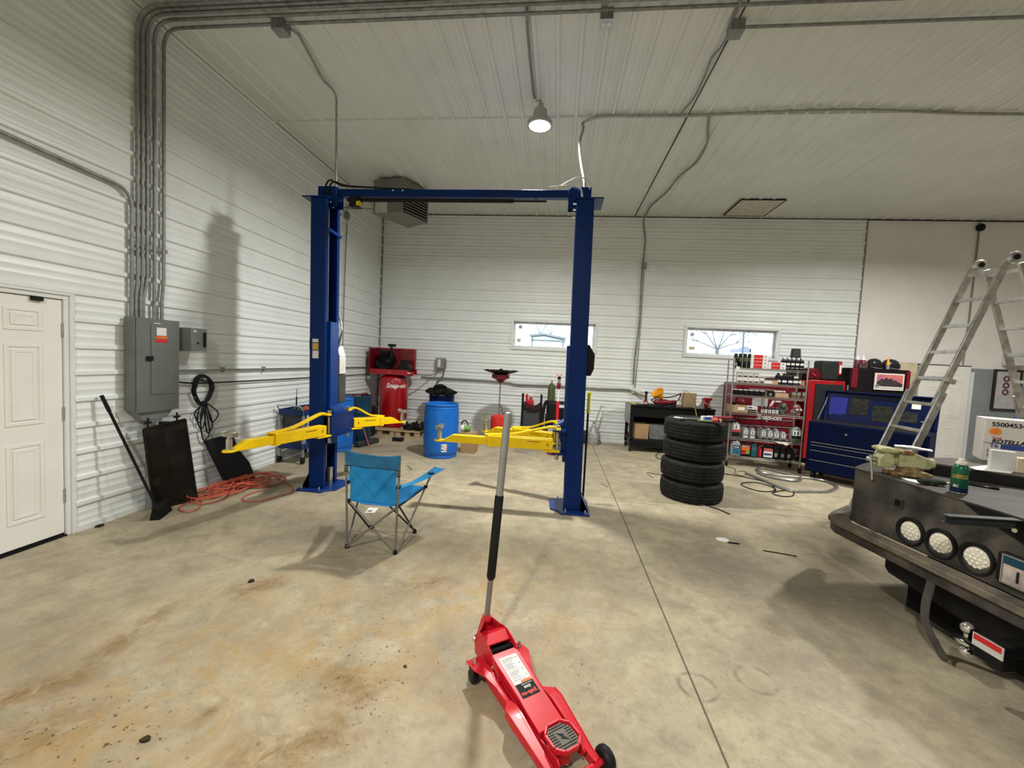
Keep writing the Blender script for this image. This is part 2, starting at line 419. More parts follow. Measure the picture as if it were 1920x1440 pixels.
# trims
t = MB(); t.box(1.425, YF, ZC-.034, 1.437, YB, ZC-.012); struct('trim_1', t, M('seam_dark', (.05, .05, .045), .7))  # thin strip in the dark colour of the ceiling joint
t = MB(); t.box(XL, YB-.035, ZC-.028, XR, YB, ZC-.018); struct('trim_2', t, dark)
t = MB(); t.box(XL, YF, ZC-.03, XL+.03, YB, ZC-.018); struct('trim_3', t, M('grey_trim', (.3, .3, .28), .6))
t = MB(); t.box(XL, YB-.03, 0, XL+.03, YB, ZC); struct('trim_4', t, M('corner_trim', (.22, .22, .21), .6))
t = MB(); t.box(XS-.012, YB-.022, 0, XS+.008, YB, ZC); struct('trim_5', t, M('corner_trim', (.22, .22, .21), .6))
t = MB(); t.box(XL, 3.07, 0, XL+.022, YB, .05); t.box(XL, YF, 0, XL+.022, 2.02, .05); struct('baseboard_left', t, trimwhite)
t = MB(); t.box(XL, YB-.022, 0, XS, YB, .045); struct('baseboard_back', t, trimwhite)
t = MB(); t.box(XL, 5.455, ZC-.033, XR, 5.47, ZC-.010); struct('trim_6', t, ceil_steel)

# entry door in the left wall
dr = MB(); dr.box(XL-.06, 2.10, .03, XL-.012, 2.995, 1.995)
door1 = struct('door_1', dr, doorwhite)
def panels(par, rects, at, mat, axis):
    for (a0, a1, z0, z1) in rects:
        p = MB()
        for (s, e, h) in ((0, .022, .006), (.040, .062, .007)):
            if axis == 'x': p.frame('x', a0+s, a1-s, z0+s, z1-s, e-s, at-.002, at+h)
            else: p.frame('y', a0+s, a1-s, z0+s, z1-s, e-s, at-h, at+.002)
        if axis == 'x': p.box(at-.002, a0+.062, z0+.062, at+.004, a1-.062, z1-.062)
        else: p.box(a0+.062, at-.004, z0+.062, a1-.062, at+.002, z1-.062)
        struct('door_panel', p, mat, par)
panels(door1, [(2.63, 2.86, .22, .84), (2.63, 2.86, .99, 1.62), (2.63, 2.86, 1.73, 1.90), (2.22, 2.45, .22, .84), (2.22, 2.45, .99, 1.62), (2.22, 2.45, 1.73, 1.90)], XL-.012, doorwhite, 'x')
for z in (.35, 1.05, 1.75):
    h = MB(); h.box(XL-.014, 2.99, z-.055, XL-.004, 3.022, z+.055); h.cyl((XL-.004, 2.998, z-.055), (XL-.004, 2.998, z+.055), .007); struct('hinge', h, zinc, door1)
h = MB(); h.box(XL-.02, 2.79, 1.965, XL+.012, 2.86, 1.999); struct('door_contact', h, black, door1)
h = MB(); h.box(XL-.05, 2.10, .004, XL-.015, 2.995, .03); struct('door_sweep', h, black, door1)
t = MB(); t.box(XL-.10, 3.0, 0, XL+.004, 3.035, 2.0); t.box(XL-.10, 2.06, 0, XL+.004, 2.095, 2.0); t.box(XL-.10, 2.06, 2.0, XL+.004, 3.035, 2.035)
t.box(XL-.02, 3.035, .0, XL+.016, 3.068, 2.035); t.box(XL-.02, 2.02, .0, XL+.016, 2.06, 2.035); t.box(XL-.02, 2.02, 2.035, XL+.016, 3.068, 2.07)
struct('trim_7', t, trimwhite, bevel=.002)
t = MB(); t.box(XL-.14, 2.03, 0, XL-.10, 3.06, 2.06); struct('trim_8', t, dark)
t = MB(); t.box(XL-.12, 2.095, -.001, XL+.01, 3.0, .012); struct('trim_9', t, blackmetal)

# windows
def window(name, W, stickers):
    x0, x1, z0, z1 = W
    fr = MB(); t = .045
    fr.frame('y', x0-.03, x1+.03, z0-.03, z1+.03, .05, YB-.03, YB+.012)
    w = struct(name, fr, trimwhite, bevel=.003)
    r = MB()                                  # reveal and sash
    r.frame('y', x0, x1, z0, z1, .02, YB+.012, YB+.16); r.frame('y', x0+.02, x1-.02, z0+.02, z1-.02, .045, YB+.08, YB+.13)
    struct('window_sash', r, M('vinyl_white', (.72, .73, .72), .35), w, bevel=.003)
    gm = bpy.data.materials.get('window_glass')
    if not gm:
        gm = bpy.data.materials.new('window_glass'); gm.use_nodes = True; nt = gm.node_tree; nt.nodes.clear()
        o = nt.nodes.new('ShaderNodeOutputMaterial'); mx = nt.nodes.new('ShaderNodeMixShader'); a = nt.nodes.new('ShaderNodeBsdfTransparent'); b = nt.nodes.new('ShaderNodeBsdfGlossy')
        b.inputs['Roughness'].default_value = .02; a.inputs[0].default_value = (.94, .97, .97, 1); mx.inputs[0].default_value = .06
        nt.links.new(a.outputs[0], mx.inputs[1]); nt.links.new(b.outputs[0], mx.inputs[2]); nt.links.new(mx.outputs[0], o.inputs[0])
    gl = MB(); gl.box(x0+.065, YB+.10, z0+.065, x1-.065, YB+.106, z1-.065); struct('window_pane', gl, gm, w)
    for (px, py, sx, sz, mat) in stickers:
        c = aY(px, py, YB+.098); s = MB(); s.box(c.x-sx/2, YB+.094, c.z-sz/2, c.x+sx/2, YB+.099, c.z+sz/2); struct('pane_sticker', s, mat, w)
stk = M('sticker_grey', (.36, .38, .40), .6); stk2 = M('sticker_tan', (.62, .48, .34), .6)
window('window_1', W1, [(976, 613, .075, .075, stk), (973, 638, .085, .075, stk2)])
window('window_2', W2, [(1298, 627, .075, .07, stk), (1297, 653, .12, .07, stk2)])
# what stands outside the windows
def tree(px, py, Y, h, n, seed, label, spread=.9):
    r2 = random.Random(seed); b = aY(px, py, Y); mb = MB()
    def br(p, d, l, r, dep):
        q = p+d*l; mb.tube([p, (p+q)/2+Vector((r2.uniform(-.05, .05)*l, 0, 0)), q], [r, r*.85, r*.65], 5)
        if dep == 0: return
        for i in range(3 if dep > 1 else 2):
            a = r2.uniform(-.75, .75); nd = Vector((d.x*math.cos(a)-d.z*math.sin(a), d.y+r2.uniform(-.35, .35), d.x*math.sin(a)+d.z*math.cos(a))).normalized()
            br(q, nd, l*r2.uniform(.6, .85), r*.6, dep-1)
    base = Vector((b.x, Y, -.02))
    mb.cyl(base, (base.x, Y, b.z), .12, .09)
    for i in range(n):
        a = -spread+2*spread*i/(n-1)+r2.uniform(-.1, .1)
        br(Vector((b.x, Y, b.z)), Vector((math.sin(a), 0, math.cos(a))), h*.36, .035, 3)
    solo('bare_tree', mb, branchm, label, 'tree')
tree(1345, 655, 22, 2.6, 6, 3, 'leafless tree spreading wide outside the right window', 1.15)
tree(1013, 628, 30, 4.6, 3, 5, 'leafless tree behind the shed, further left of the two outside the left window', .5)
tree(1032, 628, 38, 5.2, 3, 9, 'leafless tree behind the shed, just left of the blue lift post', .5)
sh = root('shed', 'pale low metal shed seen outside through the left window', 'building', (aY(1000, 650, 24).x, 25, -.02))
a, b, c, e = aY(996, 645, 24), aY(1057, 645, 24), aY(1020, 629, 24), aY(978, 635, 24)
mb = MB(); mb.prism([(a.x, -.02), (b.x, -.02), (b.x, aY(1057, 638, 24).z), (c.x, aY(1020, 630, 24).z), (a.x, aY(996, 632, 24).z)], 24, 29, 'y'); part('wall', mb, snowy, sh, w=True)
mb = MB(); z1 = aY(996, 631, 24).z
mb.beam((a.x-.1, 26, z1+.05), (c.x, 26, c.z+.06), 5, .09); mb.beam((c.x, 26, c.z+.06), (b.x+.1, 26, aY(1057, 637, 24).z+.05), 5, .09); part('roof', mb, roofm, sh, w=True)
mb = MB(); z2 = aY(1020, 640, 23.98).z; mb.box(a.x, 23.95, z2, b.x, 24, z2+.07); mb.box(a.x, 23.95, 0, a.x+.08, 24, z1); mb.box(b.x-.08, 23.95, 0, b.x, 24, z2); part('trim_board', mb, roofm, sh, w=True)
p = aY(1395, 652, 26); mb = MB(); mb.cyl((p.x, 26, -.02), (aY(1394, 600, 26).x, 26, 8), .06, .05, 8)
solo('utility_pole', mb, branchm, 'thin grey pole standing outside the right window', 'pole')
a, b = aY(1386, 652, 40), aY(1408, 659, 40)
mb = MB(); mb.prism([(a.x, b.z-.1), (b.x, b.z-.1), (b.x, a.z-.1), (b.x-.4, a.z+.15), (a.x+.5, a.z+.15), (a.x, a.z-.12)], 40, 42, 'y')
vb = root('van', 'lavender van with a white box parked outside the right window', 'van', (a.x, 40, -.02))
part('body', mb, M('van_lavender', (.30, .30, .62), .5), vb, w=True)
mb = MB(); mb.box(b.x-.1, 40, -.01, b.x+.9, 42, a.z+.1); part('cargo_box', mb, snowy, vb, w=True)
mb = MB(); mb.box(a.x+.1, 40.2, -.02, b.x, 41.8, b.z); part('chassis', mb, snowy, vb, w=True)

# inner white door on the boarded wall
dr = MB(); dr.box(7.16, YB-.055, .01, 8.06, YB-.012, 2.0); door2 = struct('door_2', dr, doorwhite)
panels(door2, [(7.30, 7.56, .18, .78), (7.68, 7.94, .18, .78), (7.30, 7.56, .98, 1.58), (7.68, 7.94, .98, 1.58), (7.30, 7.56, 1.68, 1.88), (7.68, 7.94, 1.68, 1.88)], YB-.055, doorwhite, 'y')
h = MB(); h.cyl((7.23, YB-.05, .98), (7.23, YB-.10, .98), .022); h.beam((7.23, YB-.10, .98), (7.34, YB-.10, .98), .016, .018); struct('door_handle', h, zinc, door2)
t = MB(); t.box(8.06, YB-.03, 0, 8.085, YB-.004, 2.0); t.box(7.13, YB-.03, 2.0, 8.085, YB-.004, 2.02); struct('trim_10', t, ink)
t = MB(); t.box(8.085, YB-.02, 0, 8.16, YB-.004, 1.9); struct('trim_11', t, trimwhite)
mb = MB(); pp = fl(1378, 390, ZC); x0, x1, y0, y1 = 3.17, 3.92, 8.08, 8.86
mb.box(x0, y0, ZC-.032, x1, y1, ZC-.021); hatch = root('attic_hatch', 'plain beige square hatch panel set in the ceiling near the back wall', 'hatch', ((x0+x1)/2, (y0+y1)/2, ZC-.03))
part('panel', mb, M('hatch_beige', (.62, .58, .49), .6), hatch, w=True)
mb = MB()
mb.frame('z', x0-.02, x1+.02, y0-.02, y1+.02, .02, ZC-.034, ZC-.019)
part('frame', mb, ink, hatch, w=True)

# ================================================================== LIGHT
def highbay(x, y, label, z=4.50, power=0, par=None):
    t = root('high_bay_lamp', label, 'ceiling lamp', (x, y, z))
    mb = MB(); mb.lathe([(.03, .26), (.04, .20), (.075, .185), (.09, .10), (.10, .05), (.15, .04), (.152, .0), (.140, -.003)]); part('housing', mb, M('lamp_housing', (.42, .41, .38), .5), t)
    mb = MB(); mb.lathe([(1e-6, -.018), (.09, -.013), (.138, 0), (.138, .008), (1e-6, .008)])
    e = bpy.data.materials.get('lamp_lens')
    if not e:
        e = bpy.data.materials.new('lamp_lens'); e.use_nodes = True; bb = e.node_tree.nodes['Principled BSDF']
        bb.inputs['Emission Color'].default_value = (1, .93, .80, 1); bb.inputs['Emission Strength'].default_value = 22
    part('lens', mb, e, t)
    mb = MB(); mb.tube(smooth_path([(0, 0, .26), (-.01, .01, .30), (-.05, .03, .31), (-.06, .04, ZC-z-.03)]), .011); part('hook', mb, galv, t)
    l = bpy.data.lights.new('lamp_light', 'AREA'); l.shape = 'DISK'; l.size = .27; l.energy = power; l.color = (1, .97, .915); l.spread = math.radians(166)
    lo = bpy.data.objects.new('lamp_light', l); C.objects.link(lo); lo.location = (x, y, z-.03)
    return t
LPW = 215
highbay(-.37, 5.08, 'glowing round high bay lamp hanging from the ceiling above the lift', power=LPW)
highbay(-.95, -1.6, 'round high bay lamp hanging from the ceiling behind the camera', power=LPW*1.2)
highbay(5.6, 5.4, 'round high bay lamp on the ceiling above the black truck', power=LPW*1.25)
highbay(5.6, -1.6, 'round high bay lamp at the ceiling corner behind the truck', power=LPW*.45)
wd = bpy.data.worlds.new('sky'); bpy.context.scene.world = wd; wd.use_nodes = True
bg = wd.node_tree.nodes['Background']; bg.inputs[0].default_value = (.86, .95, 1, 1); bg.inputs[1].default_value = 3.2
sc = bpy.context.scene; sc.view_settings.view_transform = 'Standard'; sc.view_settings.look = 'None'; sc.view_settings.gamma = 1; sc.view_settings.exposure = 0
try: sc.view_settings.use_curve_mapping = False
except Exception: pass
sc.cycles.max_bounces = 8; sc.cycles.diffuse_bounces = 5; sc.cycles.glossy_bounces = 3; sc.cycles.transparent_max_bounces = 8; sc.cycles.use_denoising = True
sc.cycles.sample_clamp_indirect = 4
# ================================================================== TWO POST LIFT
LN = lambda mb, s=0: mb.map(lambda v: (v.x-.0135*v.z, v.y, v.z), s)
lift = root('two_post_lift', 'blue two post vehicle lift with yellow swing arms standing mid floor', 'vehicle lift', (-1.33, 4.8, 0))
YF0, YB0, ZT = 4.62, 4.93, 3.47
def column(side):
    xo, xi = (-2.925, -2.735) if side < 0 else (.345, .155)     # outer web face, inner open edge
    s = 1 if xi > xo else -1; t = .008
    mb = MB()
    poly = [(xo, YF0), (xi, YF0), (xi, YF0+.055), (xi-s*t, YF0+.055), (xi-s*t, YF0+t), (xo+s*t, YF0+t), (xo+s*t, YB0-t), (xi-s*t, YB0-t), (xi-s*t, YB0-.055), (xi, YB0-.055), (xi, YB0), (xo, YB0)]
    if s < 0: poly = poly[::-1]
    mb.prism(poly, .02, ZT); LN(mb)
    c = part('column', mb, liftblue, lift, w=True, bevel=.002)
    b = MB(); o = -s
    pl = [(xo+o*.10, YF0-.10), (xi+s*.03, YF0-.11), (xi+s*.06, YF0-.03), (xi+s*.15, YF0+.02), (xi+s*.17, YB0+.03), (xi+s*.06, YB0+.10), (xo+o*.10, YB0+.10)]
    if side > 0: pl = pl[::-1]
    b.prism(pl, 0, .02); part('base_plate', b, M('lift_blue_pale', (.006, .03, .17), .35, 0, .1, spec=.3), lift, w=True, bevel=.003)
    g = MB()
    for y in (YF0, YB0-.012): g.prism([(xo, .02), (xo+o*.085, .02), (xo, .20)], y, y+.012, 'y')
    g.prism([(xo+s*.01, .02), (xo+o*.083, .02), (xo+o*.083, .03), (xo+s*.002, .20)], YF0, YB0, 'y')
    part('gusset', g, liftblue, lift, w=True)
    for (x, y) in ((xo+o*.05, YF0-.055), (xi-s*.02, YF0-.055), (xo+o*.05, YB0+.055), (xi+s*.06, YB0+.05)):
        n = MB(); n.cyl((x, y, .02), (x, y, .032), .017, n=6); n.cyl((x, y, .03), (x, y, .055), .009, n=8); part('anchor_bolt', n, chrome, lift, w=True)
    g = MB(); g.box(xi-s*.03, YF0+.13, .02, xi+s*.005, YF0+.20, .24); part('cable_guard', g, zinc, lift, w=True)
    k = MB(); k.cyl((xi-s*.055, (YF0+YB0)/2, .2), (xi-s*.055, (YF0+YB0)/2, 3.4), .005, n=6); LN(k); part('cable', k, zinc, lift, w=True)
    # top plate and head box
    h = MB(); h.box(xo+o*.10, YF0-.02, ZT, xi+s*.02, YB0+.02, ZT+.014); LN(h); part('top_plate', h, liftblue, lift, w=True)
    h = MB(); h.box(xo+s*.03, YF0+.09, ZT+.014, xi+s*.07, YB0-.06, ZT+.165)
    h.box(xi, YF0+.10, ZT-.06, xi+s*.09, YF0+.11, ZT+.15); h.box(xi, YB0-.09, ZT-.06, xi+s*.09, YB0-.08, ZT+.15); LN(h); part('head_box', h, liftblue, lift, w=True, bevel=.003)
    for z, y in ((ZT-.03, YF0+.06), (ZT-.08, YF0+.10), (ZT-.03, YB0-.05), (ZT-.10, YB0-.02)):
        n = MB(); n.cyl((xi+s*.0, y, z), (xi+s*.035, y, z), .013, n=6); LN(n); part('bolt', n, chrome, lift, w=True)
    # lock cover on the outer side
    k = MB(); z0, z1 = (1.60, 1.93) if side < 0 else (1.55, 1.90); a = xo; dd = o*(.045 if side < 0 else .085)
    k.prism([(a, z0), (a+dd*.6, z0), (a+dd, z0+.08), (a+dd*1.05, z1-.11), (a+dd*.3, z1), (a, z1)] if side > 0 else [(a, z0), (a, z1), (a+dd*.6, z1-.02), (a+dd, z1-.12), (a+dd, z0+.10), (a+dd*.5, z0)], YF0+.06, YB0-.05, 'y'); LN(k)
    part('lock_cover', k, black, lift, w=True, bevel=.008)
    # carriage: a box riding inside the column, its plate standing out of the mouth
    k = MB(); k.box(xo+s*.03, YF0+.015, .55, xi-s*.012, YB0-.015, 2.0 if side < 0 else 1.86); k.box(xi-s*.02, YF0+.07, .55, xi+s*.035, YB0-.065, 2.04 if side < 0 else 1.88)
    k.prism([(xi+s*.035, 1.02), (xi+s*.035, .68), (xi+s*.11, .93), (xi+s*.10, .98)][::-s], YF0+.05, YB0-.02, 'y'); LN(k)
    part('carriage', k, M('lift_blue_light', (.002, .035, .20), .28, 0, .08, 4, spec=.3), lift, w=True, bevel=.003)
    k = MB(); x0, x1 = xi+s*.005, xi+s*.155
    k.box(x0, YF0-.10, .915, x1, YB0+.12, .935); k.box(x0, YF0-.10, .665, x1, YB0+.12, .685)
    k.box(x1-s*.012, YF0-.10, .685, x1, YB0+.12, .915) if side < 0 else k.box(x0, YF0+.0, .685, x0+s*.05, YB0, .915); LN(k)
    part('arm_bracket', k, liftblue, lift, w=True, bevel=.002)
    for y in (YF0-.05, YB0+.07):
        n = MB(); n.cyl((xi+s*.10, y, .60), (xi+s*.10, y, .965), .020, n=12); n.cyl((xi+s*.10, y, .965), (xi+s*.10, y, .985), .028, n=12); LN(n); part('pivot_pin', n, zinc, lift, w=True)
    return c
colL, colR = column(-1), column(1)
mb = MB(); mb.box(-2.70, 4.74, 3.53, .16, 4.82, 3.615); LN(mb); beam_o = part('crossbeam', mb, liftblue, lift, w=True, bevel=.003)
for x in (-1.98, -1.86):
    n = MB(); n.cyl((x, 4.735, 3.60), (x, 4.742, 3.60), .011, n=8); LN(n); part('bolt', n, chrome, lift, w=True)
mb = MB(); mb.cyl((-2.55, 4.76, 3.495), (-.55, 4.76, 3.495), .021, n=12); mb.cyl((-.55, 4.76, 3.495), (-.18, 4.76, 3.495), .011, n=10); mb.cyl((-.30, 4.76, 3.495), (-.30, 4.76, 3.55), .006, n=6); mb.cyl((-2.3, 4.76, 3.495), (-2.3, 4.76, 3.55), .006, n=6); LN(mb); part('shutoff_bar', mb, black, lift, w=True)
mb = MB(); mb.box(-2.50, 4.70, 3.40, -2.38, 4.80, 3.52); LN(mb); sw = part('limit_switch', mb, black, lift, w=True, bevel=.006)
mb = MB(); mb.box(-2.41, 4.697, 3.41, -2.378, 4.702, 3.46); mb.box(-2.382, 4.70, 3.41, -2.376, 4.78, 3.47); LN(mb); part('warning_sticker', mb, M('sticker_yellow', (.75, .55, .02), .5), sw, w=True)
for k, (a, zz) in enumerate(((-2.85, .16), (-2.80, .12))):
    mb = MB(); mb.tube(smooth_path([(a-.02, 4.72, 3.5), (a, 4.70, 3.60), (a+.06, 4.70, 3.62+zz*.5), (a+.22, 4.71, 3.64), (a+.6, 4.74, 3.63), (a+1.0, 4.76, 3.62)]), .010); part('hydraulic_hose', mb, blackhose, lift, w=True)
mb = MB(); mb.tube(smooth_path([(-.12, 4.72, 3.62), (.03, 4.70, 3.70), (.13, 4.69, 3.73), (.22, 4.70, 3.70), (.25, 4.72, 3.6)]), .009); mb.tube(smooth_path([(-.2, 4.71, 3.63), (.02, 4.69, 3.64), (.14, 4.67, 3.60), (.17, 4.64, 3.5)]), .010); part('hydraulic_hose', mb, M('pale_hose', (.6, .6, .55), .4), lift, w=True)
mb = MB(); mb.beam((-2.76, 4.63, 3.14), (-2.72, 4.93, 3.10), .03, .035); LN(mb); part('cable_clip', mb, M('lift_blue_light', 0), lift, w=True, bevel=.003)
mb = MB(); q = aY(1091, 424, YF0); mb.lathe([(1e-6, YF0-.001), (.016, YF0-.001), (.016, YF0+.002)], (q.x, 0, q.z), 16, 'y'); part('bolt_hole', mb, ink, lift, w=True)
mb = MB()
for (y0, y1, mt) in ((635, 642, labelwhite), (643, 656, gold), (657, 672, labelwhite)):
    p, q = aY(586, y0, YF0), aY(597, y1, YF0); l = MB(); l.box(p.x, YF0-.0015, q.z, q.x, YF0+.001, p.z); part('sticker', l, mt, lift, w=True)
# power unit behind the left post
mb = MB(); mb.box(-2.92, 4.95, 1.40, -2.745, 5.10, 1.62); mb.prism([(-2.92, 1.62), (-2.745, 1.62), (-2.79, 1.76), (-2.92, 1.78)], 4.95, 5.10, 'y'); pu = part('power_unit', mb, M('unit_white', (.78, .78, .76), .4), lift, w=True, bevel=.008)
mb = MB(); mb.cyl((-2.79, 4.955, 1.62), (-2.775, 4.93, 1.62), .022); part('knob', mb, black, pu, w=True)
mb = MB(); mb.box(-2.92, 4.96, 1.02, -2.755, 5.14, 1.40); part('oil_tank', mb, M('tank_grey', (.07, .07, .065), .4), pu, w=True, bevel=.02)
mb = MB(); mb.cyl((-2.82, 5.02, 1.78), (-2.82, 5.02, 1.98), .05); part('motor', mb, M('motor_white', (.45, .45, .44), .4), pu, w=True)
mb = MB(); mb.tube(smooth_path([(-2.80, 5.0, 2.12), (-2.76, 4.98, 2.05), (-2.74, 4.97, 1.95), (-2.77, 4.98, 1.83), (-2.78, 4.97, 1.74)]), .012); part('conduit_whip', mb, zinc, pu, w=True)
def arm(p0, p1, zb, side, tele=.60, padh=.10, lever=1, brace_in=0.):
    p0 = Vector((p0[0]-.0135*zb, p0[1], zb)); p1 = Vector((p1[0], p1[1], zb)); d = p1-p0; L_ = d.length; d.normalize(); n = Vector((-d.y, d.x, 0))
    mb = MB(); a = p0+d*.05; b = p0+d*(L_*tele)
    mb.beam(a+Vector((0, 0, .06)), b+Vector((0, 0, .06)), .115, .115)
    mb.beam(p0-d*.03+Vector((0, 0, -.012)), p0+d*.16+Vector((0, 0, -.012)), .11, .02); mb.beam(p0-d*.03+Vector((0, 0, .235)), p0+d*.02+Vector((0, 0, .235)), .10, .022)
    o = part('swing_arm', mb, yellow, lift, w=True, bevel=.004)
    for s in (-1, 1):
        g = MB(); g.beam(a+d*.14+n*(s*.0585)+Vector((0, 0, .085)), a+d*.29+n*(s*.0585)+Vector((0, 0, .085)), .002, .008); part('stencil_line', g, M('arm_print', (.30, .10, .01), .5), o, w=True)
        g = MB(); g.beam(a+d*.05+n*(s*.0585)+Vector((0, 0, .06)), a+d*.064+n*(s*.0585)+Vector((0, 0, .06)), .002, .03); part('stencil_mark', g, M('arm_print', 0), o, w=True)
    mb = MB(); b2 = p0+d*(L_-.16)
    mb.beam(b-d*.04+Vector((0, 0, .055)), b2+Vector((0, 0, .055)), .085, .085)
    s0 = b2; e0 = p0+d*(L_-.05)
    vs = [s0+n*.0425+Vector((0, 0, .0125)), s0-n*.0425+Vector((0, 0, .0125)), s0-n*.0425+Vector((0, 0, .0975)), s0+n*.0425+Vector((0, 0, .0975)),
          e0+n*.0425+Vector((0, 0, .0125)), e0-n*.0425+Vector((0, 0, .0125)), e0-n*.0425+Vector((0, 0, .03)), e0+n*.0425+Vector((0, 0, .03))]
    mb.add(vs, [(0, 1, 2, 3), (7, 6, 5, 4), (0, 4, 5, 1), (1, 5, 6, 2), (2, 6, 7, 3), (3, 7, 4, 0)])
    mb.lathe([(.055, .012), (.055, .030)], (p1.x, p1.y, p1.z), 20); mb.beam(e0-d*.02+Vector((0, 0, .021)), p1+Vector((0, 0, .021)), .085, .018)
    part('arm_extension', mb, yellow, lift, w=True, bevel=.003)
    mb = MB(); mb.beam(b-d*.05+Vector((0, 0, .057)), b+d*.0+Vector((0, 0, .057)), .125, .125); part('arm_collar', mb, yellow, lift, w=True, bevel=.004)
    mb = MB(); hgt = zb+.02; z0 = .24
    br = smooth_path([p0+n*brace_in+Vector((0, 0, z0)), p0+d*.10+n*brace_in+Vector((0, 0, z0+.01)), p0+d*(L_*tele*.62)+Vector((0, 0, .15)), p0+d*(L_*tele*.98)+Vector((0, 0, .125))], 5)
    for q0, q1 in zip(br, br[1:]): mb.beam(q0, q1, .055, .022)
    mb.beam(p0+d*(L_*tele*.8)+Vector((0, 0, .125)), p0+d*(L_*tele*1.05)+Vector((0, 0, .125)), .07, .014)
    part('arm_brace', mb, yellow, lift, w=True, bevel=.003)
    mb = MB(); c = p1+Vector((0, 0, .03))
    mb.lathe([(.026, 0), (.026, padh), (.018, padh), (.018, padh+.025)], c, 16)
    pd = part('pad_post', mb, zinc, lift, w=True)
    mb = MB(); z = padh+.02
    mb.beam(c+n*.075+Vector((0, 0, z+.012)), c-n*.075+Vector((0, 0, z+.012)), .065, .018)
    mb.beam(c+n*.075+Vector((0, 0, z+.03)), c+n*.055+Vector((0, 0, z+.03)), .065, .035); mb.beam(c-n*.075+Vector((0, 0, z+.03)), c-n*.055+Vector((0, 0, z+.03)), .065, .035)
    part('lift_pad', mb, M('pad_steel', (.50, .47, .38), .35, .8, .2, 12), pd, w=True, bevel=.003)
arm((-2.635, 4.50), (-2.93, 3.40), .71, -1, .62)
arm((-2.635, 5.02), (-2.16, 5.62), .71, -1, .60)
arm((.055, 4.57), (-1.30, 4.55), .71, 1, .58)
arm((.055, 4.98), (-.90, 5.32), .71, 1, .58)

# ================================================================== FLOOR JACK (foreground)
ja = -52.8*PI/180
jack = root('floor_jack', 'red trolley floor jack with tall upright grey handle, front and centre on concrete', 'floor jack', (-.225, 2.086, 0), ja)
def sym(fn):
    for s in (-1, 1): fn(s)
def side_frame(s):
    mb = MB()
    # side plate drawn in profile (x,z), tall behind the waist, long and low in front
    prof = [(-.05, .045), (-.05, .105), (-.01, .125), (.10, .125), (.16, .105), (.26, .095), (.31, .115), (.36, .118), (.60, .075), (.66, .075), (.68, .05), (.66, .028), (.10, .03)]
    yi, yo = .088, .096
    mb.prism(prof if s > 0 else prof[::-1], s*yi, s*yo, 'y')
    # top flange widening to the ear behind and to the broad apron in front
    top = [(-.055, .096, .105), (.04, .096, .122), (.10, .096, .122), (.17, .096, .105), (.26, .096, .098), (.31, .096, .116), (.36, .096, .118), (.60, .096, .078), (.655, .096, .076)]
    wid = [.165, .165, .135, .108, .104, .140, .142, .118, .112]
    vs = []
    for (x, y, z), w_ in zip(top, wid): vs += [(x, s*.082, z), (x, s*w_, z-.004), (x, s*w_, z-.010), (x, s*.082, z-.006)]
    fs = []
    for i in range(len(top)-1):
        for k in range(4): fs.append((4*i+k, 4*i+(k+1) % 4, 4*i+4+(k+1) % 4, 4*i+4+k))
    fs += [(0, 1, 2, 3), tuple(4*(len(top)-1)+k for k in (3, 2, 1, 0))]
    mb.add(vs, fs)
    lip = [(x, s*w_, z) for (x, y, z), w_ in zip(top[5:], wid[5:])]
    for q0, q1 in zip(lip, lip[1:]):
        a, b = Vector(q0), Vector(q1); mb.add([a, b, b-Vector((0, 0, .035)), a-Vector((0, 0, .045)), a-Vector((0, s*.005, 0)), b-Vector((0, s*.005, 0)), b-Vector((0, s*.005, .035)), a-Vector((0, s*.005, .045))], [(0, 1, 2, 3), (7, 6, 5, 4), (0, 4, 5, 1), (3, 2, 6, 7), (0, 3, 7, 4), (1, 5, 6, 2)])
    part('side_frame', mb, jackred, jack, bevel=.0015)
    mb = MB(); mb.lathe([(.014, 0), (.014, .008), (.009, .010), (.009, .026), (.002, .030)], (-.01, s*.135, .113), 12); part('ear_bolt', mb, chrome, jack)
    # rear caster
    mb = MB(); mb.box(-.035, s*.135-.022, .075, .02, s*.135+.022, .105); mb.lathe([(1e-6, -.018), (.030, -.018), (.036, -.010), (.036, .010), (.030, .018), (1e-6, .018)], (-.02, s*.135, .037), 20, 'y'); part('caster', mb, blackmetal, jack, bevel=.002)
    # front wheel
    mb = MB(); mb.lathe([(.012, -.020), (.040, -.022), (.050, -.012), (.052, 0), (.050, .012), (.040, .022), (.012, .020)], (.655, s*.145, .052), 28, 'y'); part('front_wheel', mb, black, jack)
sym(side_frame)
mb = MB(); mb.cyl((.655, -.15, .052), (.655, .15, .052), .013); part('front_axle', mb, jackred, jack)
mb = MB(); mb.box(-.05, -.09, .03, .10, .09, .05); mb.box(.10, -.088, .035, .40, .088, .042); part('base_plate', mb, blackmetal, jack)
mb = MB(); mb.cyl((.06, 0, .075), (.30, 0, .07), .035); part('hydraulic_cylinder', mb, blackmetal, jack)
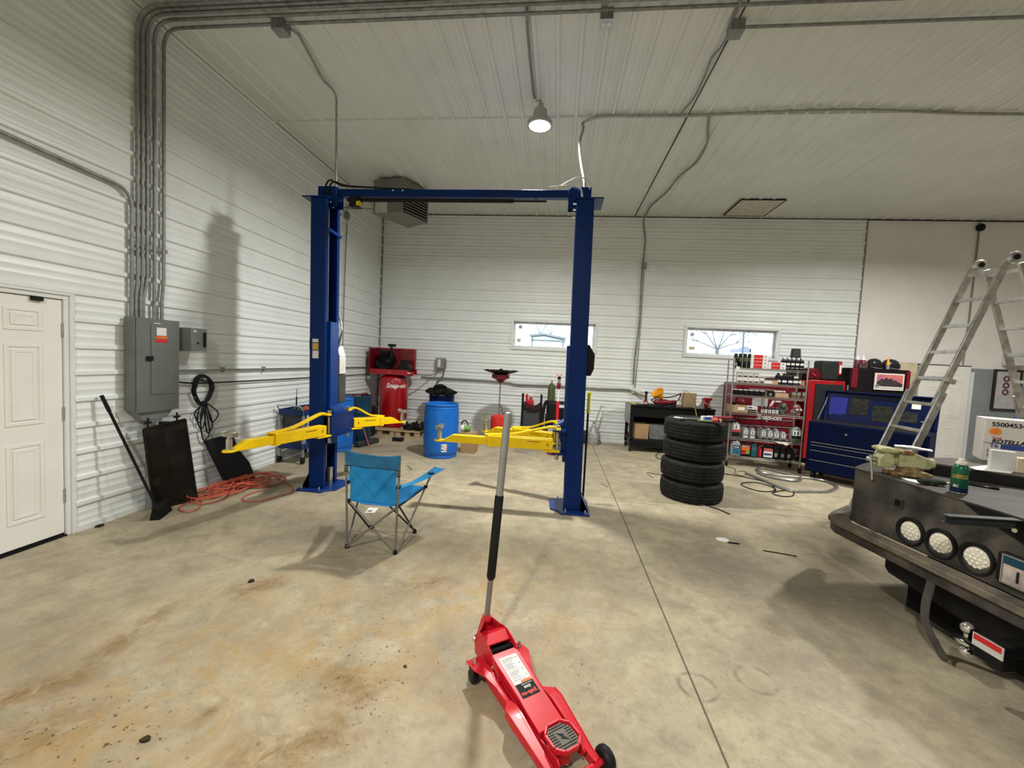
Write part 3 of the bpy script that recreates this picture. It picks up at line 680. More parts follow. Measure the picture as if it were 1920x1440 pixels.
# rear power block: cheek plates, folded cover, bolts
for s in (-1, 1):
    mb = MB(); pr = [(-.13, .07), (-.145, .16), (-.10, .205), (-.03, .215), (.05, .185), (.10, .13), (.14, .10), (.14, .05)]
    mb.prism(pr if s > 0 else pr[::-1], s*.070, s*.076, 'y'); part('cheek_plate', mb, jackred, jack, bevel=.001)
    for (x, z) in ((-.125, .150), (.085, .130), (.125, .075)):
        mb = MB(); mb.cyl((x, s*.076, z), (x, s*.090, z), .012, n=6); part('bolt', mb, chrome, jack)
mb = MB(); mb.prism([(-.135, .12), (-.118, .186), (-.06, .206), (-.004, .186), (-.004, .178), (-.06, .198), (-.110, .180), (-.127, .12)], -.070, .070, 'y'); part('rear_cover', mb, jackred, jack, bevel=.001)
mb = MB(); mb.prism([(.0, .05), (.0, .165), (.03, .17), (.045, .05)], -.068, .068, 'y'); mb.box(-.115, -.068, .05, 0, .068, .12); part('block', mb, dark, jack)
# handle socket: two straps closing on a collar
mb = MB(); sc_ = Vector((-.150, .004, .235))
for s in (-1, 1): mb.add([(-.15, s*.070, .125), (-.10, s*.070, .205), (-.128, s*.024, .245), (-.172, s*.024, .225), (-.15, s*.064, .125), (-.10, s*.064, .205), (-.128, s*.018, .245), (-.172, s*.018, .225)], [(0, 1, 2, 3), (7, 6, 5, 4), (0, 4, 5, 1), (1, 5, 6, 2), (2, 6, 7, 3), (3, 7, 4, 0)])
mb.add([(-.150, -.068, .13), (-.150, .068, .13), (-.172, .024, .225), (-.172, -.024, .225), (-.146, -.068, .13), (-.146, .068, .13), (-.166, .024, .225), (-.166, -.024, .225)], [(0, 1, 2, 3), (7, 6, 5, 4), (0, 4, 5, 1), (1, 5, 6, 2), (2, 6, 7, 3), (3, 7, 4, 0)])
mb.lathe([(.022, 0), (.027, .004), (.027, .022), (.023, .028), (.017, .028)], (-.150, 0, .222), 20); part('handle_socket', mb, jackred, jack, bevel=.001)
# lift arm cover with its label, saddle
def armz(x): return .172-.06*(x-.05)/.40
mb = MB(); vs = []
for x, w_ in ((.045, .070), (.09, .074), (.30, .066), (.36, .068), (.475, .066)):
    z = armz(x)+(0 if x > .05 else -.004); vs += [(x, -w_, z), (x, w_, z), (x, w_-.003, z-.05), (x, -w_+.003, z-.05)]
fs = [(4*i+k, 4*i+(k+1) % 4, 4*i+4+(k+1) % 4, 4*i+4+k) for i in range(4) for k in range(4)]+[(0, 1, 2, 3), (19, 18, 17, 16)]
mb.add(vs, fs); cover = part('lift_arm', mb, jackred, jack, bevel=.003)
mb = MB()
for s in (-1, 1): mb.prism([(.10, .06), (.10, .10), (.46, .085), (.60, .105), (.62, .09), (.60, .055)][::s], s*.060, s*.068, 'y')
mb.box(.44, -.06, .05, .47, .06, .10); part('arm_link', mb, jackred, jack, bevel=.002)
def oct_(r, rc): 
    return [(r, rc), (rc, r), (-rc, r), (-r, rc), (-r, -rc), (-rc, -r), (rc, -r), (r, -rc)]
mb = MB(); cx_ = .548
mb.lathe([(.045, .045), (.050, .09), (.062, .112)], (cx_, 0, 0), 16)
pl = [(cx_+a, b) for a, b in oct_(.066, .034)]; mb.prism(pl, .108, .122); ps = part('saddle', mb, jackred, jack, bevel=.002)
mb = MB()
for k, (a, b) in enumerate(zip(oct_(.066, .034), oct_(.066, .034)[1:]+oct_(.066, .034)[:1])):
    A, B = Vector((cx_+a[0], a[1], .128)), Vector((cx_+b[0], b[1], .128)); mb.beam(A.lerp(B, .04), A.lerp(B, .96), .009, .016)
part('saddle_rim', mb, jackred, ps, bevel=.001)
mb = MB(); mb.prism([(cx_+a, b) for a, b in oct_(.058, .030)], .121, .1265); part('saddle_pad', mb, M('pad_rubber', (.16, .15, .12), .7, 0, .2, 30), ps)
mb = MB()
for i in range(9):
    x = cx_-.048+.012*i; w_ = min(.054, .085-abs(x-cx_))
    for (a, b) in (((-w_, -.026), (.026, w_)) if abs(x-cx_) < .034 else ((-w_, w_),)): mb.box(x-.002, a, .1262, x+.002, b, .1278)
mb.prism([(cx_-.025, -.018), (cx_-.005, .012), (cx_-.005, .002), (cx_+.024, .018), (cx_+.004, -.012), (cx_+.004, -.002)], .1262, .1280)
part('pad_groove', mb, ink, ps)
# label on the arm
def onarm(x, y, h=.0008): return Vector((x, y, armz(x)+h))
def plate(x0, x1, y0, y1, mat, h=.0008, name='sticker'):
    mb = MB(); mb.add([onarm(x0, y0, h), onarm(x1, y0, h), onarm(x1, y1, h), onarm(x0, y1, h), onarm(x0, y0, h-.003), onarm(x1, y0, h-.003), onarm(x1, y1, h-.003), onarm(x0, y1, h-.003)], [(0, 1, 2, 3), (7, 6, 5, 4), (0, 4, 5, 1), (1, 5, 6, 2), (2, 6, 7, 3), (3, 7, 4, 0)]); return part(name, mb, mat, cover)
plate(.085, .245, -.050, .050, labelwhite); plate(.245, .318, -.048, .048, ink); plate(.232, .2445, -.010, .047, labelorange, .0012)
rr = random.Random(3); mb = MB(); x = .097
while x < .228:
    n = 1 if rr.random() < .75 else 0
    y0, y1 = -.040-.004*rr.random(), .028-.03*rr.random()
    mb.add([onarm(x, y0, .0012), onarm(x+.002, y0, .0012), onarm(x+.002, y1, .0012), onarm(x, y1, .0012)], [(0, 1, 2, 3)]); x += .0052 if n else .009
for x in (.10, .135, .17, .205): mb.add([onarm(x, .036, .0012), onarm(x+.010, .031, .0012), onarm(x+.010, .041, .0012)], [(0, 1, 2)])
part('fine_print', mb, labelgrey, cover)
slope = Vector((1, 0, -.15)).normalized()
lettering('Snap-on', cover, onarm(.296, 0, .001), (0, -1, 0), slope*-1, .030, M('print_red', (.75, .06, .03), .5), .02, .25, sx=.85)
lettering('FJ300', cover, onarm(.270, .005, .001), (0, -1, 0), slope*-1, .017, labelwhite, .02)
lettering('3 TON CAP. JACK', cover, onarm(.254, .010, .001), (0, -1, 0), slope*-1, .0075, labelwhite, .01)
# handle, upright
inv = Matrix.Rotation(-ja, 4, 'Z')
def loc(v): return inv @ (Vector(v)-Vector((-.225, 2.086, 0)))
def along(z):                                 # the handle leans a touch to the right
    b = Vector((-.225, 2.086, 0))+Matrix.Rotation(ja, 4, 'Z') @ Vector((-.150, 0, 0)); t = (z-.24)/1.16
    return loc((b.x+(-.252-b.x)*t, b.y+(2.20-b.y)*t, z))
mb = MB(); mb.cyl(along(.235), along(.50), .0155, n=20); part('handle_rod', mb, M('rod_grey', (.22, .21, .20), .4, .4, .1), jack)
mb = MB(); mb.tube([along(z) for z in (.46, .475, .93, .94)], [.018, .0245, .0245, .022], 20); part('handle_grip', mb, M('grip_black', (.014, .014, .014), .75), jack)
mb = MB(); mb.tube([along(z) for z in (.93, 1.385, 1.397, 1.40)], [.0205, .0205, .0185, .010], 24); part('handle_top', mb, handlegrey, jack)

# ================================================================== CAMP CHAIR
ch = root('camping_chair', 'blue folding camp chair with grey tube legs seen from behind', 'folding chair', (-1.48, 3.5, 0))
A_, B_, C_, D_ = Vector((-1.715, 3.285, .012)), Vector((-1.275, 3.265, .012)), Vector((-1.262, 3.705, .012)), Vector((-1.70, 3.70, .012))
sA, sB, sC, sD = Vector((-1.715, 3.29, .415)), Vector((-1.27, 3.275, .41)), Vector((-1.17, 3.70, .455)), Vector((-1.80, 3.72, .455))
tA, tB = Vector((-1.735, 3.265, .85)), Vector((-1.258, 3.255, .84))
def tb(name, p, q, r=.0085, mat=tubegrey, lab=None): mb = MB(); mb.cyl(p, q, r, n=10); return part(name, mb, mat, ch, lab, w=True)
tb('leg', A_, tA, .010); tb('leg', B_, tB, .010)
off = Vector((0, .012, 0)); ox = Vector((.012, 0, 0))
for a, b in ((A_-off, sB-off), (B_, sA), (B_+ox, sC), (C_, sB+ox), (C_+off, sD+off), (D_, sC), (D_-ox, sA-ox), (A_, sD)): tb('cross_leg', a, b, .008, tubegrey if (a-A_).length < .5 and a.y < 3.4 else tubedark)
aR1, aR0, aL1, aL0 = Vector((-1.10, 3.78, .60)), tB.lerp(sB, .62), Vector((-1.86, 3.80, .60)), tA.lerp(sA, .62)
tb('arm_post', sC, aR1-Vector((.02, .02, .0)), .009); tb('arm_post', sD, aL1, .009)
for p in (A_, B_, C_, D_):
    mb = MB(); mb.lathe([(.018, 0), (.020, .01), (.014, .035), (1e-6, .037)], (p.x, p.y, 0), 12); part('foot', mb, black, ch, w=True)
for p in (sA, sB, sC, sD, tA.lerp(sA, .62), tB.lerp(sB, .62), A_.lerp(sB, .5)):
    mb = MB(); mb.cbox(p, (.034, .034, .026)); part('joint', mb, black, ch, w=True, bevel=.006)
def sheet(fn, nu, nv, th=.003):
    mb = MB(); vs = []
    for j in range(nv+1):
        for i in range(nu+1): vs.append(fn(i/nu, j/nv))
    n = len(vs); fs = [(j*(nu+1)+i, j*(nu+1)+i+1, (j+1)*(nu+1)+i+1, (j+1)*(nu+1)+i) for j in range(nv) for i in range(nu)]
    mb.add(vs, fs); return mb
def solid(o, th):
    m_ = o.modifiers.new('thick', 'SOLIDIFY'); m_.thickness = th; m_.offset = 0
def back(u, v):                                # v 0 bottom .. 1 seam under the band
    a = sA.lerp(tA, v*.70); b = sB.lerp(tB, v*.70); p = a.lerp(b, .045+.91*u)
    sag = math.sin(PI*u)
    wr = .006*math.sin(9*u+5*v)*math.sin(PI*v)+.004*math.sin(17*u-11*v)
    fold = .016*math.exp(-((abs(u-.5)*1.7+.25-(v))**2)/.006)
    return p+Vector((.010*(v-.5)*(u-.5)*-2, .03*sag+.03*sag*math.sin(PI*v)*.6+wr-fold, -.012*sag*(1-v)))
o = part('backrest', sheet(back, 34, 30), chairblue, ch, w=True); solid(o, .003)
def band(u, v):
    a = sA.lerp(tA, .70+.30*v); b = sB.lerp(tB, .70+.30*v); p = a.lerp(b, -.015+1.03*u); sag = math.sin(PI*u)
    return p+Vector((0, -.012+.030*sag+.005*math.sin(12*u+3*v)*sag, -.022*sag*v+.012*(abs(u-.5)*2)**3*v))
o = part('top_band', sheet(band, 26, 8), chairband, ch, 'darker blue band', w=True); solid(o, .004)
def seat(u, v):
    p = sA.lerp(sB, u).lerp(sD.lerp(sC, u), v); return p+Vector((0, 0, -.05*math.sin(PI*u)*math.sin(PI*min(1, v+.1))+.004*math.sin(14*u+9*v)))
o = part('seat', sheet(seat, 22, 18), chairblue, ch, w=True); solid(o, .003)
def armr(p0, p1, w0, w1):
    d = (p1-p0).normalized(); n = d.cross(Vector((0, 0, 1))).normalized()
    def f_(u, v): return p0.lerp(p1, v)+n*((u-.5)*(w0+(w1-w0)*v))+Vector((0, 0, -.02*math.sin(PI*v)-.006*math.sin(PI*u)))
    return f_
o = part('armrest', sheet(armr(aR0+Vector((.01, 0, 0)), aR1+Vector((.02, .06, .01)), .035, .115), 6, 14), chairblue, ch, w=True); solid(o, .004)
mb = MB(); c = aR0.lerp(aR1, .82); mb.lathe([(.036, 0), (.036, .004)], (c.x+.012, c.y+.02, c.z+.001-.012), 20); part('cup_holder', mb, black, ch, w=True)
o = part('armrest', sheet(armr(aL0-Vector((.01, 0, 0)), aL1+Vector((-.02, .06, .01)), .035, .115), 6, 14), chairblue, ch, w=True); solid(o, .004)
for (p, t_) in ((sA.lerp(tA, .66), -1), (sB.lerp(tB, .66), 1)):
    mb = MB(); mb.cbox(p+Vector((0, -.014, 0)), (.030, .012, .055)); st_ = part('strap', mb, black, ch, w=True, bevel=.003)
    mb = MB()
    for k in (-.012, .004, .018): mb.cbox(p+Vector((0, -.021, k)), (.032, .004, .006))
    part('buckle', mb, labelgrey, st_, w=True)
mb = MB(); q = fl(697, 957); R_ = Matrix.Rotation(.15, 4, 'Z'); mb.cbox((q.x, q.y, .002), (.10, .15, .003), R_)
pp = root('leaflet', 'white printed leaflet lying on the floor beyond the blue chair', 'paper', (q.x, q.y, 0)); part('sheet', mb, paper, pp, w=True)
mb = MB(); mb.cbox((q.x-.01, q.y-.03, .004), (.045, .05, .0012), R_); part('printed_picture', mb, labelgrey, pp, w=True)
# ================================================================== LEFT WALL: CONDUITS, PANEL, CABLE
def pipe(name, pts, r, mat, label, cat, group=None, k=6, n=8, raw=False):
    mb = MB(); mb.tube(pts if raw else smooth_path(pts, k), r, n); return solo(name, mb, mat, label, cat, group)
def bend(a, b, c, r=.14, k=6):               # quarter bend rounding the corner b
    a, b, c = Vector(a), Vector(b), Vector(c); u = (a-b).normalized(); v = (c-b).normalized()
    p, q = b+u*r, b+v*r
    return [p.lerp(b, t).lerp(b.lerp(q, t), t) for t in [i/k for i in range(k+1)]]
XW = XL+.038
ys_top = [3.572, 3.619, 3.666, 3.738, 3.834]; ys_bot = [3.555, 3.600, 3.625, 3.735, 3.815]
ends = [11.0, 11.0, 11.0, 1.36, 11.0]
order = ['nearest the door', 'second from the door', 'in the middle', 'second from the far side', 'farthest from the door']
for i, (y, yb_) in enumerate(zip(ys_top, ys_bot)):
    zt = ZC-.055
    rb = .24-.03*i*.5
    pts = [(XW, yb_, 1.90), (XW, yb_, 2.10), (XW, y, 2.30)]+bend((XW, y, 2.4), (XW, y, zt), (0, y, zt), rb)
    pts += [(ends[i], y, zt)] if i != 3 else bend((0, y, zt), (1.36, y, zt), (1.36, 4.1, zt), .10)+[(1.36, 3.98, zt)]
    pipe('conduit', pts, .0155, galvd, f'steel conduit rising from grey panel to ceiling, {order[i]} of five', 'conduit', 'five conduits above the electrical panel', raw=True, n=10)
pipe('conduit', [(XW, 2.0, 3.16), (XW, 3.34, 3.10)]+bend((XW, 3.34, 3.10), (XW, 3.52, 3.09), (XW, 3.52, 2.0), .16)+[(XW, 3.515, 1.90)], .0165, galvd, 'steel conduit running along left wall above door, bent down to the panel', 'conduit', raw=True, n=10)
mb = MB(); mb.beam((XW-.012, 3.50, 2.62), (XW-.012, 3.88, 2.62), .02, .04); solo('strut_channel', mb, galvd, 'short strut channel behind the conduits over the grey panel', 'bracket')
ep = root('electrical_panel', 'tall grey electrical breaker panel with red warning label on left wall', 'electrical panel', (XL+.06, 3.68, .93))
X0, X1 = XL+.02, XL+.135
mb = MB(); mb.box(X0, 3.455, 1.02, X1, 3.90, 1.91); part('enclosure', mb, panelgrey, ep, bevel=.004, w=True)
mb = MB(); mb.box(X1, 3.465, 1.00, X1+.012, 3.905, 1.915); part('cover', mb, panelgrey, ep, w=True, bevel=.003)
dd = MB(); dd.box(X1+.012, 3.60, 1.17, X1+.020, 3.86, 1.87); dpo = part('door', dd, panelgrey, ep, w=True, bevel=.002)
def onp(px0, py0, px1, py1, x, mat, nm, par):
    a, b = aX(px0, py0, x), aX(px1, py1, x); mb = MB(); mb.box(x-.002, a.y, min(a.z, b.z), x+.0015, b.y, max(a.z, b.z)); return part(nm, mb, mat, par, w=True)
XD = X1+.0215
onp(294, 614, 312, 630, XD, labelwhite, 'sticker', dpo); onp(292, 630, 314, 636, XD, labelorange, 'sticker', dpo); onp(292, 636, 314, 643, XD, labelred, 'sticker', dpo); onp(289, 605, 301, 609, X1+.0125, labelwhite, 'sticker', ep)
a = aX(281, 672, XD); mb = MB(); mb.box(X1+.018, a.y-.03, a.z-.022, X1+.032, a.y+.03, a.z+.022); part('latch', mb, black, dpo, w=True, bevel=.003)
mb = MB(); mb.prism([(3.48, 1.02), (3.88, 1.02), (3.80, .92), (3.56, .92)], X0, X1-.02, 'x'); part('hub', mb, panelgrey2, ep, w=True)
pipe('conduit', [(XL+.07, 3.66, .94), (XL+.07, 3.67, .80), (XL+.07, 3.67, .0)], .042, panelgrey2, 'thick grey plastic conduit coming down under the electrical panel', 'conduit', raw=True, n=16)
db = root('disconnect_box', 'small grey disconnect box with black handle just right of electrical panel', 'switch box', (XL+.10, 4.08, 1.60))
mb = MB(); mb.box(XL+.001, 3.99, 1.61, XL+.20, 4.19, 1.86); part('enclosure', mb, panelgrey2, db, w=True, bevel=.003)
mb = MB(); mb.box(XL+.20, 4.14, 1.66, XL+.215, 4.165, 1.82); part('handle', mb, black, db, w=True, bevel=.003)
mb = MB(); mb.box(XL+.1995, 4.02, 1.815, XL+.2015, 4.055, 1.838); part('sticker', mb, labelwhite, db, w=True)
mb = MB(); mb.cyl((XL+.19, 4.075, 1.70), (XL+.204, 4.075, 1.70), .012); part('knockout', mb, black, db, w=True)
pipe('air_pipe', [(XW, 3.92, 1.395), (XW, 8.3, 1.39), (XW+.05, 8.9, 1.39)], .012, galv, 'steel pipe running low along left wall, upper of the two', 'pipe', 'pipes along the left wall', raw=True)
pipe('air_pipe', [(XW, 3.92, 1.285), (XW, 4.05, 1.262), (XW, 4.25, 1.245), (XW, 5.6, 1.235), (XW, 8.5, 1.235)], .009, blackmetal, 'thin black pipe running low along left wall, lower of the two', 'pipe', 'pipes along the left wall', raw=True)
for k, (y0, z0) in enumerate(((4.6, 1.395), (5.3, 1.395), (7.2, 1.395))):
    mb = MB(); mb.box(XL+.005, y0-.012, z0-.03, XL+.055, y0+.012, z0+.03); solo('pipe_clamp', mb, galvd, f'small clamp on low left wall pipe, {["nearest", "middle", "farthest"][k]} of three', 'clamp', 'clamps on the left wall pipe')
# coiled black cable on a hook
r3 = random.Random(11); mb = MB()
for i in range(9):
    pts = []; R1, R2 = .105+.012*r3.random()+.004*i*.5, .15+.02*r3.random()
    for k in range(16):
        a = 2*PI*k/16; w_ = 1+.05*math.sin(3*a+i)
        pts.append((XL+.035+.010*(i % 4)+.004*math.sin(a*2+i), 4.30+R1*w_*math.cos(a)*(1-.22*(math.sin(a) < 0)*abs(math.sin(a))), 1.17+R2*w_*math.sin(a)))
    mb.tube(smooth_path(pts, 3, True), .0078, 6, closed=True)
for i, (dy, zb, w_) in enumerate(((-.02, .72, .05), (.03, .58, .06), (.08, .66, .05), (.14, .78, .07), (-.05, .80, .05))):
    pts = [(XL+.05+.006*i, 4.29+.01*i, 1.04), (XL+.05, 4.29+dy-w_*.8, .5*(1.04+zb)), (XL+.04, 4.30+dy-w_*.3, zb+.02), (XL+.04, 4.31+dy+w_*.3, zb), (XL+.045, 4.31+dy+w_, zb+.10), (XL+.05, 4.31+.01*i, 1.02)]
    mb.tube(smooth_path(pts, 6), .0075, 6)
mb.tube(smooth_path([(XL+.02, 4.30, 1.28), (XL+.10, 4.30, 1.27), (XL+.11, 4.30, 1.31)], 4), .008)
solo('coiled_cable', mb, blackhose, 'coiled black cable hanging from a hook on left wall', 'cable')
# oily metal tray leaning under the panel
tr = root('metal_tray', 'oily black rectangular metal tray leaning against left wall under the electrical panel', 'tray', (-3.88, 3.82, 0))
bl, br_, tr_, tl = Vector((-3.965, 3.66, .012)), Vector((-3.80, 3.975, .012)), Vector((-3.905, 3.935, .885)), Vector((-3.925, 3.515, .845))
n = (br_-bl).cross(tl-bl).normalized(); n = n if n.x > 0 else -n
mb = MB(); q = [bl, br_, tr_, tl]; mb.add([p-n*.03 for p in q]+[p+n*.0 for p in q], [(0, 1, 2, 3), (7, 6, 5, 4), (0, 4, 5, 1), (1, 5, 6, 2), (2, 6, 7, 3), (3, 7, 4, 0)])
part('plate', mb, oily, tr, w=True)
mb = MB()
for a, b in ((bl, br_), (br_, tr_), (tr_, tl), (tl, bl)): mb.beam(a+n*.002, b+n*.002, .022, .022)
part('rim', mb, oily, tr, w=True, bevel=.003)
for t_, h_ in ((.10, .10), (.80, .09)):
    p = tl.lerp(tr_, t_); mb = MB(); mb.cyl(p-n*.01, p-n*.01+Vector((0, 0, h_)), .008, n=8); mb.cyl(p+Vector((0, -.03, h_*.5))-n*.01, p+Vector((0, .03, h_*.5))-n*.01, .012, n=8); part('fitting', mb, blackmetal, tr, w=True)
p = tl.lerp(tr_, .5); mb = MB(); mb.lathe([(.05, 0), (.05, .018), (.04, .02)], p-n*.012, 16); part('cap', mb, black, tr, w=True)
# broom
bm = root('broom', 'black push broom leaning beside the oily metal tray near door', 'broom', (-3.66, 3.38, 0))
h0, h1 = Vector((-3.72, 3.46, .10)), Vector((-4.035, 3.235, 1.19))
mb = MB(); mb.tube([h0, h0.lerp(h1, .86), h0.lerp(h1, .865), h1], [.011, .012, .016, .015], 12); part('handle', mb, blackmetal, bm, w=True)
a, b = Vector((-3.75, 3.38, .0)), Vector((-3.60, 3.62, .0)); a, b = fl(290, 975, .0), fl(312, 958, .0)
mb = MB(); mb.beam(a+Vector((0, 0, .11)), b+Vector((0, 0, .115)), .05, .035); part('head', mb, black, bm, w=True, bevel=.006)
mb = MB(); e = (b-a).normalized(); s_ = Vector((e.y, -e.x, 0))
mb.add([a+s_*.045-e*.01, b+s_*.045+e*.01, b-s_*.035+e*.01, a-s_*.035-e*.01]+[p+Vector((0, 0, .10)) for p in (a+s_*.022, b+s_*.022, b-s_*.022, a-s_*.022)], [(0, 1, 2, 3), (7, 6, 5, 4), (0, 4, 5, 1), (1, 5, 6, 2), (2, 6, 7, 3), (3, 7, 4, 0)])
part('bristles', mb, M('bristle_black', (.010, .010, .010), .9, bump=1, bscale=200), bm, w=True)
# black moulded case leaning on the wall
cs = root('tool_case', 'black moulded plastic case leaning against left wall behind orange hose', 'case', (-3.88, 4.62, 0))
a, b = Vector((-3.86, 4.48, .02)), Vector((-3.80, 4.86, .0)); c_, d_ = Vector((-4.0, 4.70, .60)), Vector((-4.02, 4.34, .575))
poly = [a, b, b.lerp(c_, .36)+Vector((.02, .01, 0)), c_.lerp(b, .34)+Vector((0, -.03, 0)), c_, d_]
n = (b-a).cross(d_-a).normalized(); n = n if n.x > 0 else -n
mb = MB(); k = len(poly); mb.add([p-n*.0 for p in poly]+[p-n*.07 for p in poly], [tuple(range(k)), tuple(range(2*k-1, k-1, -1))]+[(i, (i+1) % k, (i+1) % k+k, i+k) for i in range(k)])
part('shell', mb, black, cs, w=True, bevel=.015)
mb = MB(); mb.beam(a.lerp(d_, .25)+n*.006+Vector((0, .10, 0)), a.lerp(d_, .85)+n*.006+Vector((0, .10, 0)), .09, .014, n); part('rib', mb, black, cs, w=True, bevel=.005)
mb = MB(); mb.beam(a.lerp(d_, .25)+n*.006+Vector((0, .25, 0)), a.lerp(d_, .70)+n*.006+Vector((0, .22, 0)), .07, .014, n); part('rib', mb, black, cs, w=True, bevel=.005)
# orange air hose heaped on the floor
r4 = random.Random(5); mb = MB(); pts = []
cen = [fl(400, 925), fl(430, 922), fl(455, 912), fl(485, 905), fl(425, 918), fl(470, 908), fl(395, 935), fl(500, 905)]
for i, c in enumerate(cen*2):
    ra, rb_ = .10+.10*r4.random(), .15+.16*r4.random(); ph = r4.random()*6
    for k in range(9):
        t_ = ph+2*PI*k/9*1.0
        x = c.x+ra*math.cos(t_)+.02*r4.random(); y = c.y+rb_*math.sin(t_)
        pts.append((max(x, XL+.06), y, .012+.010*(i % 7)+.012*r4.random()))
mb.tube(smooth_path(pts, 4), .0072, 6)
mb.tube(smooth_path([tuple(fl(*p)+Vector((0, 0, z))) for p, z in [(p, .009) for p in ((380, 938), (350, 945), (335, 955), (350, 962), (372, 955), (378, 942), (365, 930))]], 5), .0072, 6)
mb.tube(smooth_path([tuple(fl(*p)+Vector((0, 0, .009))) for p in ((480, 910), (500, 905), (510, 893), (530, 903), (548, 915), (545, 925), (520, 932), (490, 940), (462, 942), (455, 935), (475, 925), (500, 918))], 6), .0072, 6)
mb.map(lambda v: (max(v.x, XL+.05), v.y, max(v.z, .008)))
solo('air_hose', mb, orange, 'orange air hose heaped in loops on the floor by left wall', 'hose')
# blue tool cart against the left wall
kt = root('tool_cart', 'navy blue two shelf tool cart on casters against left wall behind lift post', 'tool cart', (-3.84, 5.95, 0))
cx0, cx1, cy0, cy1 = -4.03, -3.66, 5.62, 6.24
for x in (cx0, cx1):
    for y in (cy0, cy1):
        mb = MB(); mb.box(x-.016, y-.016, .10, x+.016, y+.016, .80); part('post', mb, silver, kt, w=True, bevel=.003)
        mb = MB(); mb.lathe([(1e-6, -.014), (.045, -.014), (.05, 0), (.045, .014), (1e-6, .014)], (x, y, .05), 18, 'x'); mb.beam((x-.024, y, .11), (x-.024, y, .05), .03, .004, (1, 0, 0)); part('caster', mb, black, kt, w=True)
for z, nm in ((.72, 'tray'), (.22, 'lower_shelf')):
    mb = MB(); mb.box(cx0+.018, cy0+.0, z, cx1-.018, cy1, z+.012); mb.box(cx0-.004, cy0-.02, z, cx1+.004, cy0-.012, z+.085); mb.box(cx0-.004, cy1+.012, z, cx1+.004, cy1+.02, z+.085)
    mb.box(cx0+.0, cy0-.010, z+.0125, cx0+.01, cy1+.010, z+.085); mb.box(cx1+.018, cy0-.02, z, cx1+.026, cy1+.02, z+.085); part(nm, mb, M('cart_blue', (.006, .025, .12), .35, 0, .1, coat=.3), kt, w=True, bevel=.003)
mb = MB(); mb.box(cx0+.02, cy0+.03, .28, cx1-.02, cy0+.036, .71); part('side_panel', mb, M('side_grey', (.06, .065, .07), .5), kt, w=True)
mb = MB(); mb.tube(smooth_path([(cx0, cy0-.02, .80), (cx0, cy0-.06, .85), (cx0+.05, cy0-.07, .865), (cx1-.05, cy0-.07, .865), (cx1, cy0-.06, .85), (cx1, cy0-.02, .80)], 5), .009); part('push_handle', mb, zinc, kt, w=True)
mb = MB(); mb.cyl((-3.86, 5.75, .733), (-3.86, 5.75, .98), .010); mb.cyl((-3.86, 5.75, .98), (-3.86, 5.75, 1.10), .004, n=6); solo('grease_rod', mb, black, 'thin black rod standing upright on the blue tool cart', 'rod')
mb = MB(); mb.ball((-3.74, 5.80, .79), .055, 1.2, 1.6, .9); solo('red_rag', mb, M('rag_red', (.36, .06, .03), .9, bump=.6, bscale=30), 'crumpled red rag on top tray of the blue tool cart', 'rag')
mb = MB(); mb.ball((-3.92, 5.84, .775), .045, 1.5, 2.0, .8); solo('green_rag', mb, M('rag_green', (.02, .10, .06), .9, bump=.6, bscale=30), 'crumpled dark green rag on top tray of the blue tool cart', 'rag')
for k in range(6):
    x = cx0+.06+.055*k; h_ = .09+.03*(k % 3); mb = MB(); mb.lathe([(.022, 0), (.022, h_*.7), (.010, h_*.85), (.010, h_)], (x, 5.68+.03*(k % 2), .2325), 12)
    solo('small_bottle', mb, (labelwhite, tan, labelgrey)[k % 3], f'{("white", "tan", "grey")[k % 3]} small bottle low in blue tool cart, {nth(k, 6)} of six', 'bottle', 'small bottles on the tool cart')

# ================================================================== BACK LEFT: DRUMS, COMPRESSOR, PALLET
def drum(name, label, c, mat, r=.29, h=.88, openm=False, metal=False, group='drums by the back wall'):
    t = root(name, label, 'drum', (c[0], c[1], c[2] if len(c) > 2 else 0), group=group); mb = MB()
    if metal: pr = [(r*.97, 0), (r, .01), (r*.99, .03), (r*.98, h*.32), (r*1.01, h*.34), (r*.98, h*.36), (r*.98, h*.64), (r*1.01, h*.66), (r*.98, h*.68), (r*.99, h-.03), (r, h-.01), (r*.97, h)]
    else: pr = [(r*.86, 0), (r*.94, .008), (r*.955, .03), (r*.93, .045), (r*.95, .06), (r*.985, .075), (r*1.0, .12), (r, h*.5), (r, h-.16), (r*.985, h-.115), (r*.975, h-.085), (r*.985, h-.06), (r*.93, h-.045), (r*.925, h-.035), (r*.98, h-.028), (r*.99, h-.012), (r*.97, h)]
    if openm: pr += [(r*.90, h), (r*.89, h-.02), (r*.90, .03), (1e-6, .02)]; pr = [(1e-6, 0)]+pr
    else: pr += [(r*.94, h), (r*.94, h-.015), (1e-6, h-.013)]; pr = [(1e-6, 0)]+pr
    mb.lathe(pr, n=44); part('shell', mb, mat, t)
    return t
d1 = drum('plastic_drum', 'open topped bright blue plastic drum with white label in front of back wall', (-1.915, 6.80), barrelblue, .292, .90, True)
q = aY(833, 841, 6.52); mb = MB(); rr_ = .293
for i in range(6):
    pass
a0 = math.atan2(6.52-6.80, q.x+1.915)
vs = []; 
for i in range(7):
    a = a0-.16+.32*i/6
    for z in (q.z-.065, q.z+.065): vs.append((-1.915+rr_*math.cos(a), 6.80+rr_*math.sin(a), z))
mb.add(vs, [(2*i, 2*i+2, 2*i+3, 2*i+1) for i in range(6)]); o = part('sticker', mb, labelwhite, d1, w=True)
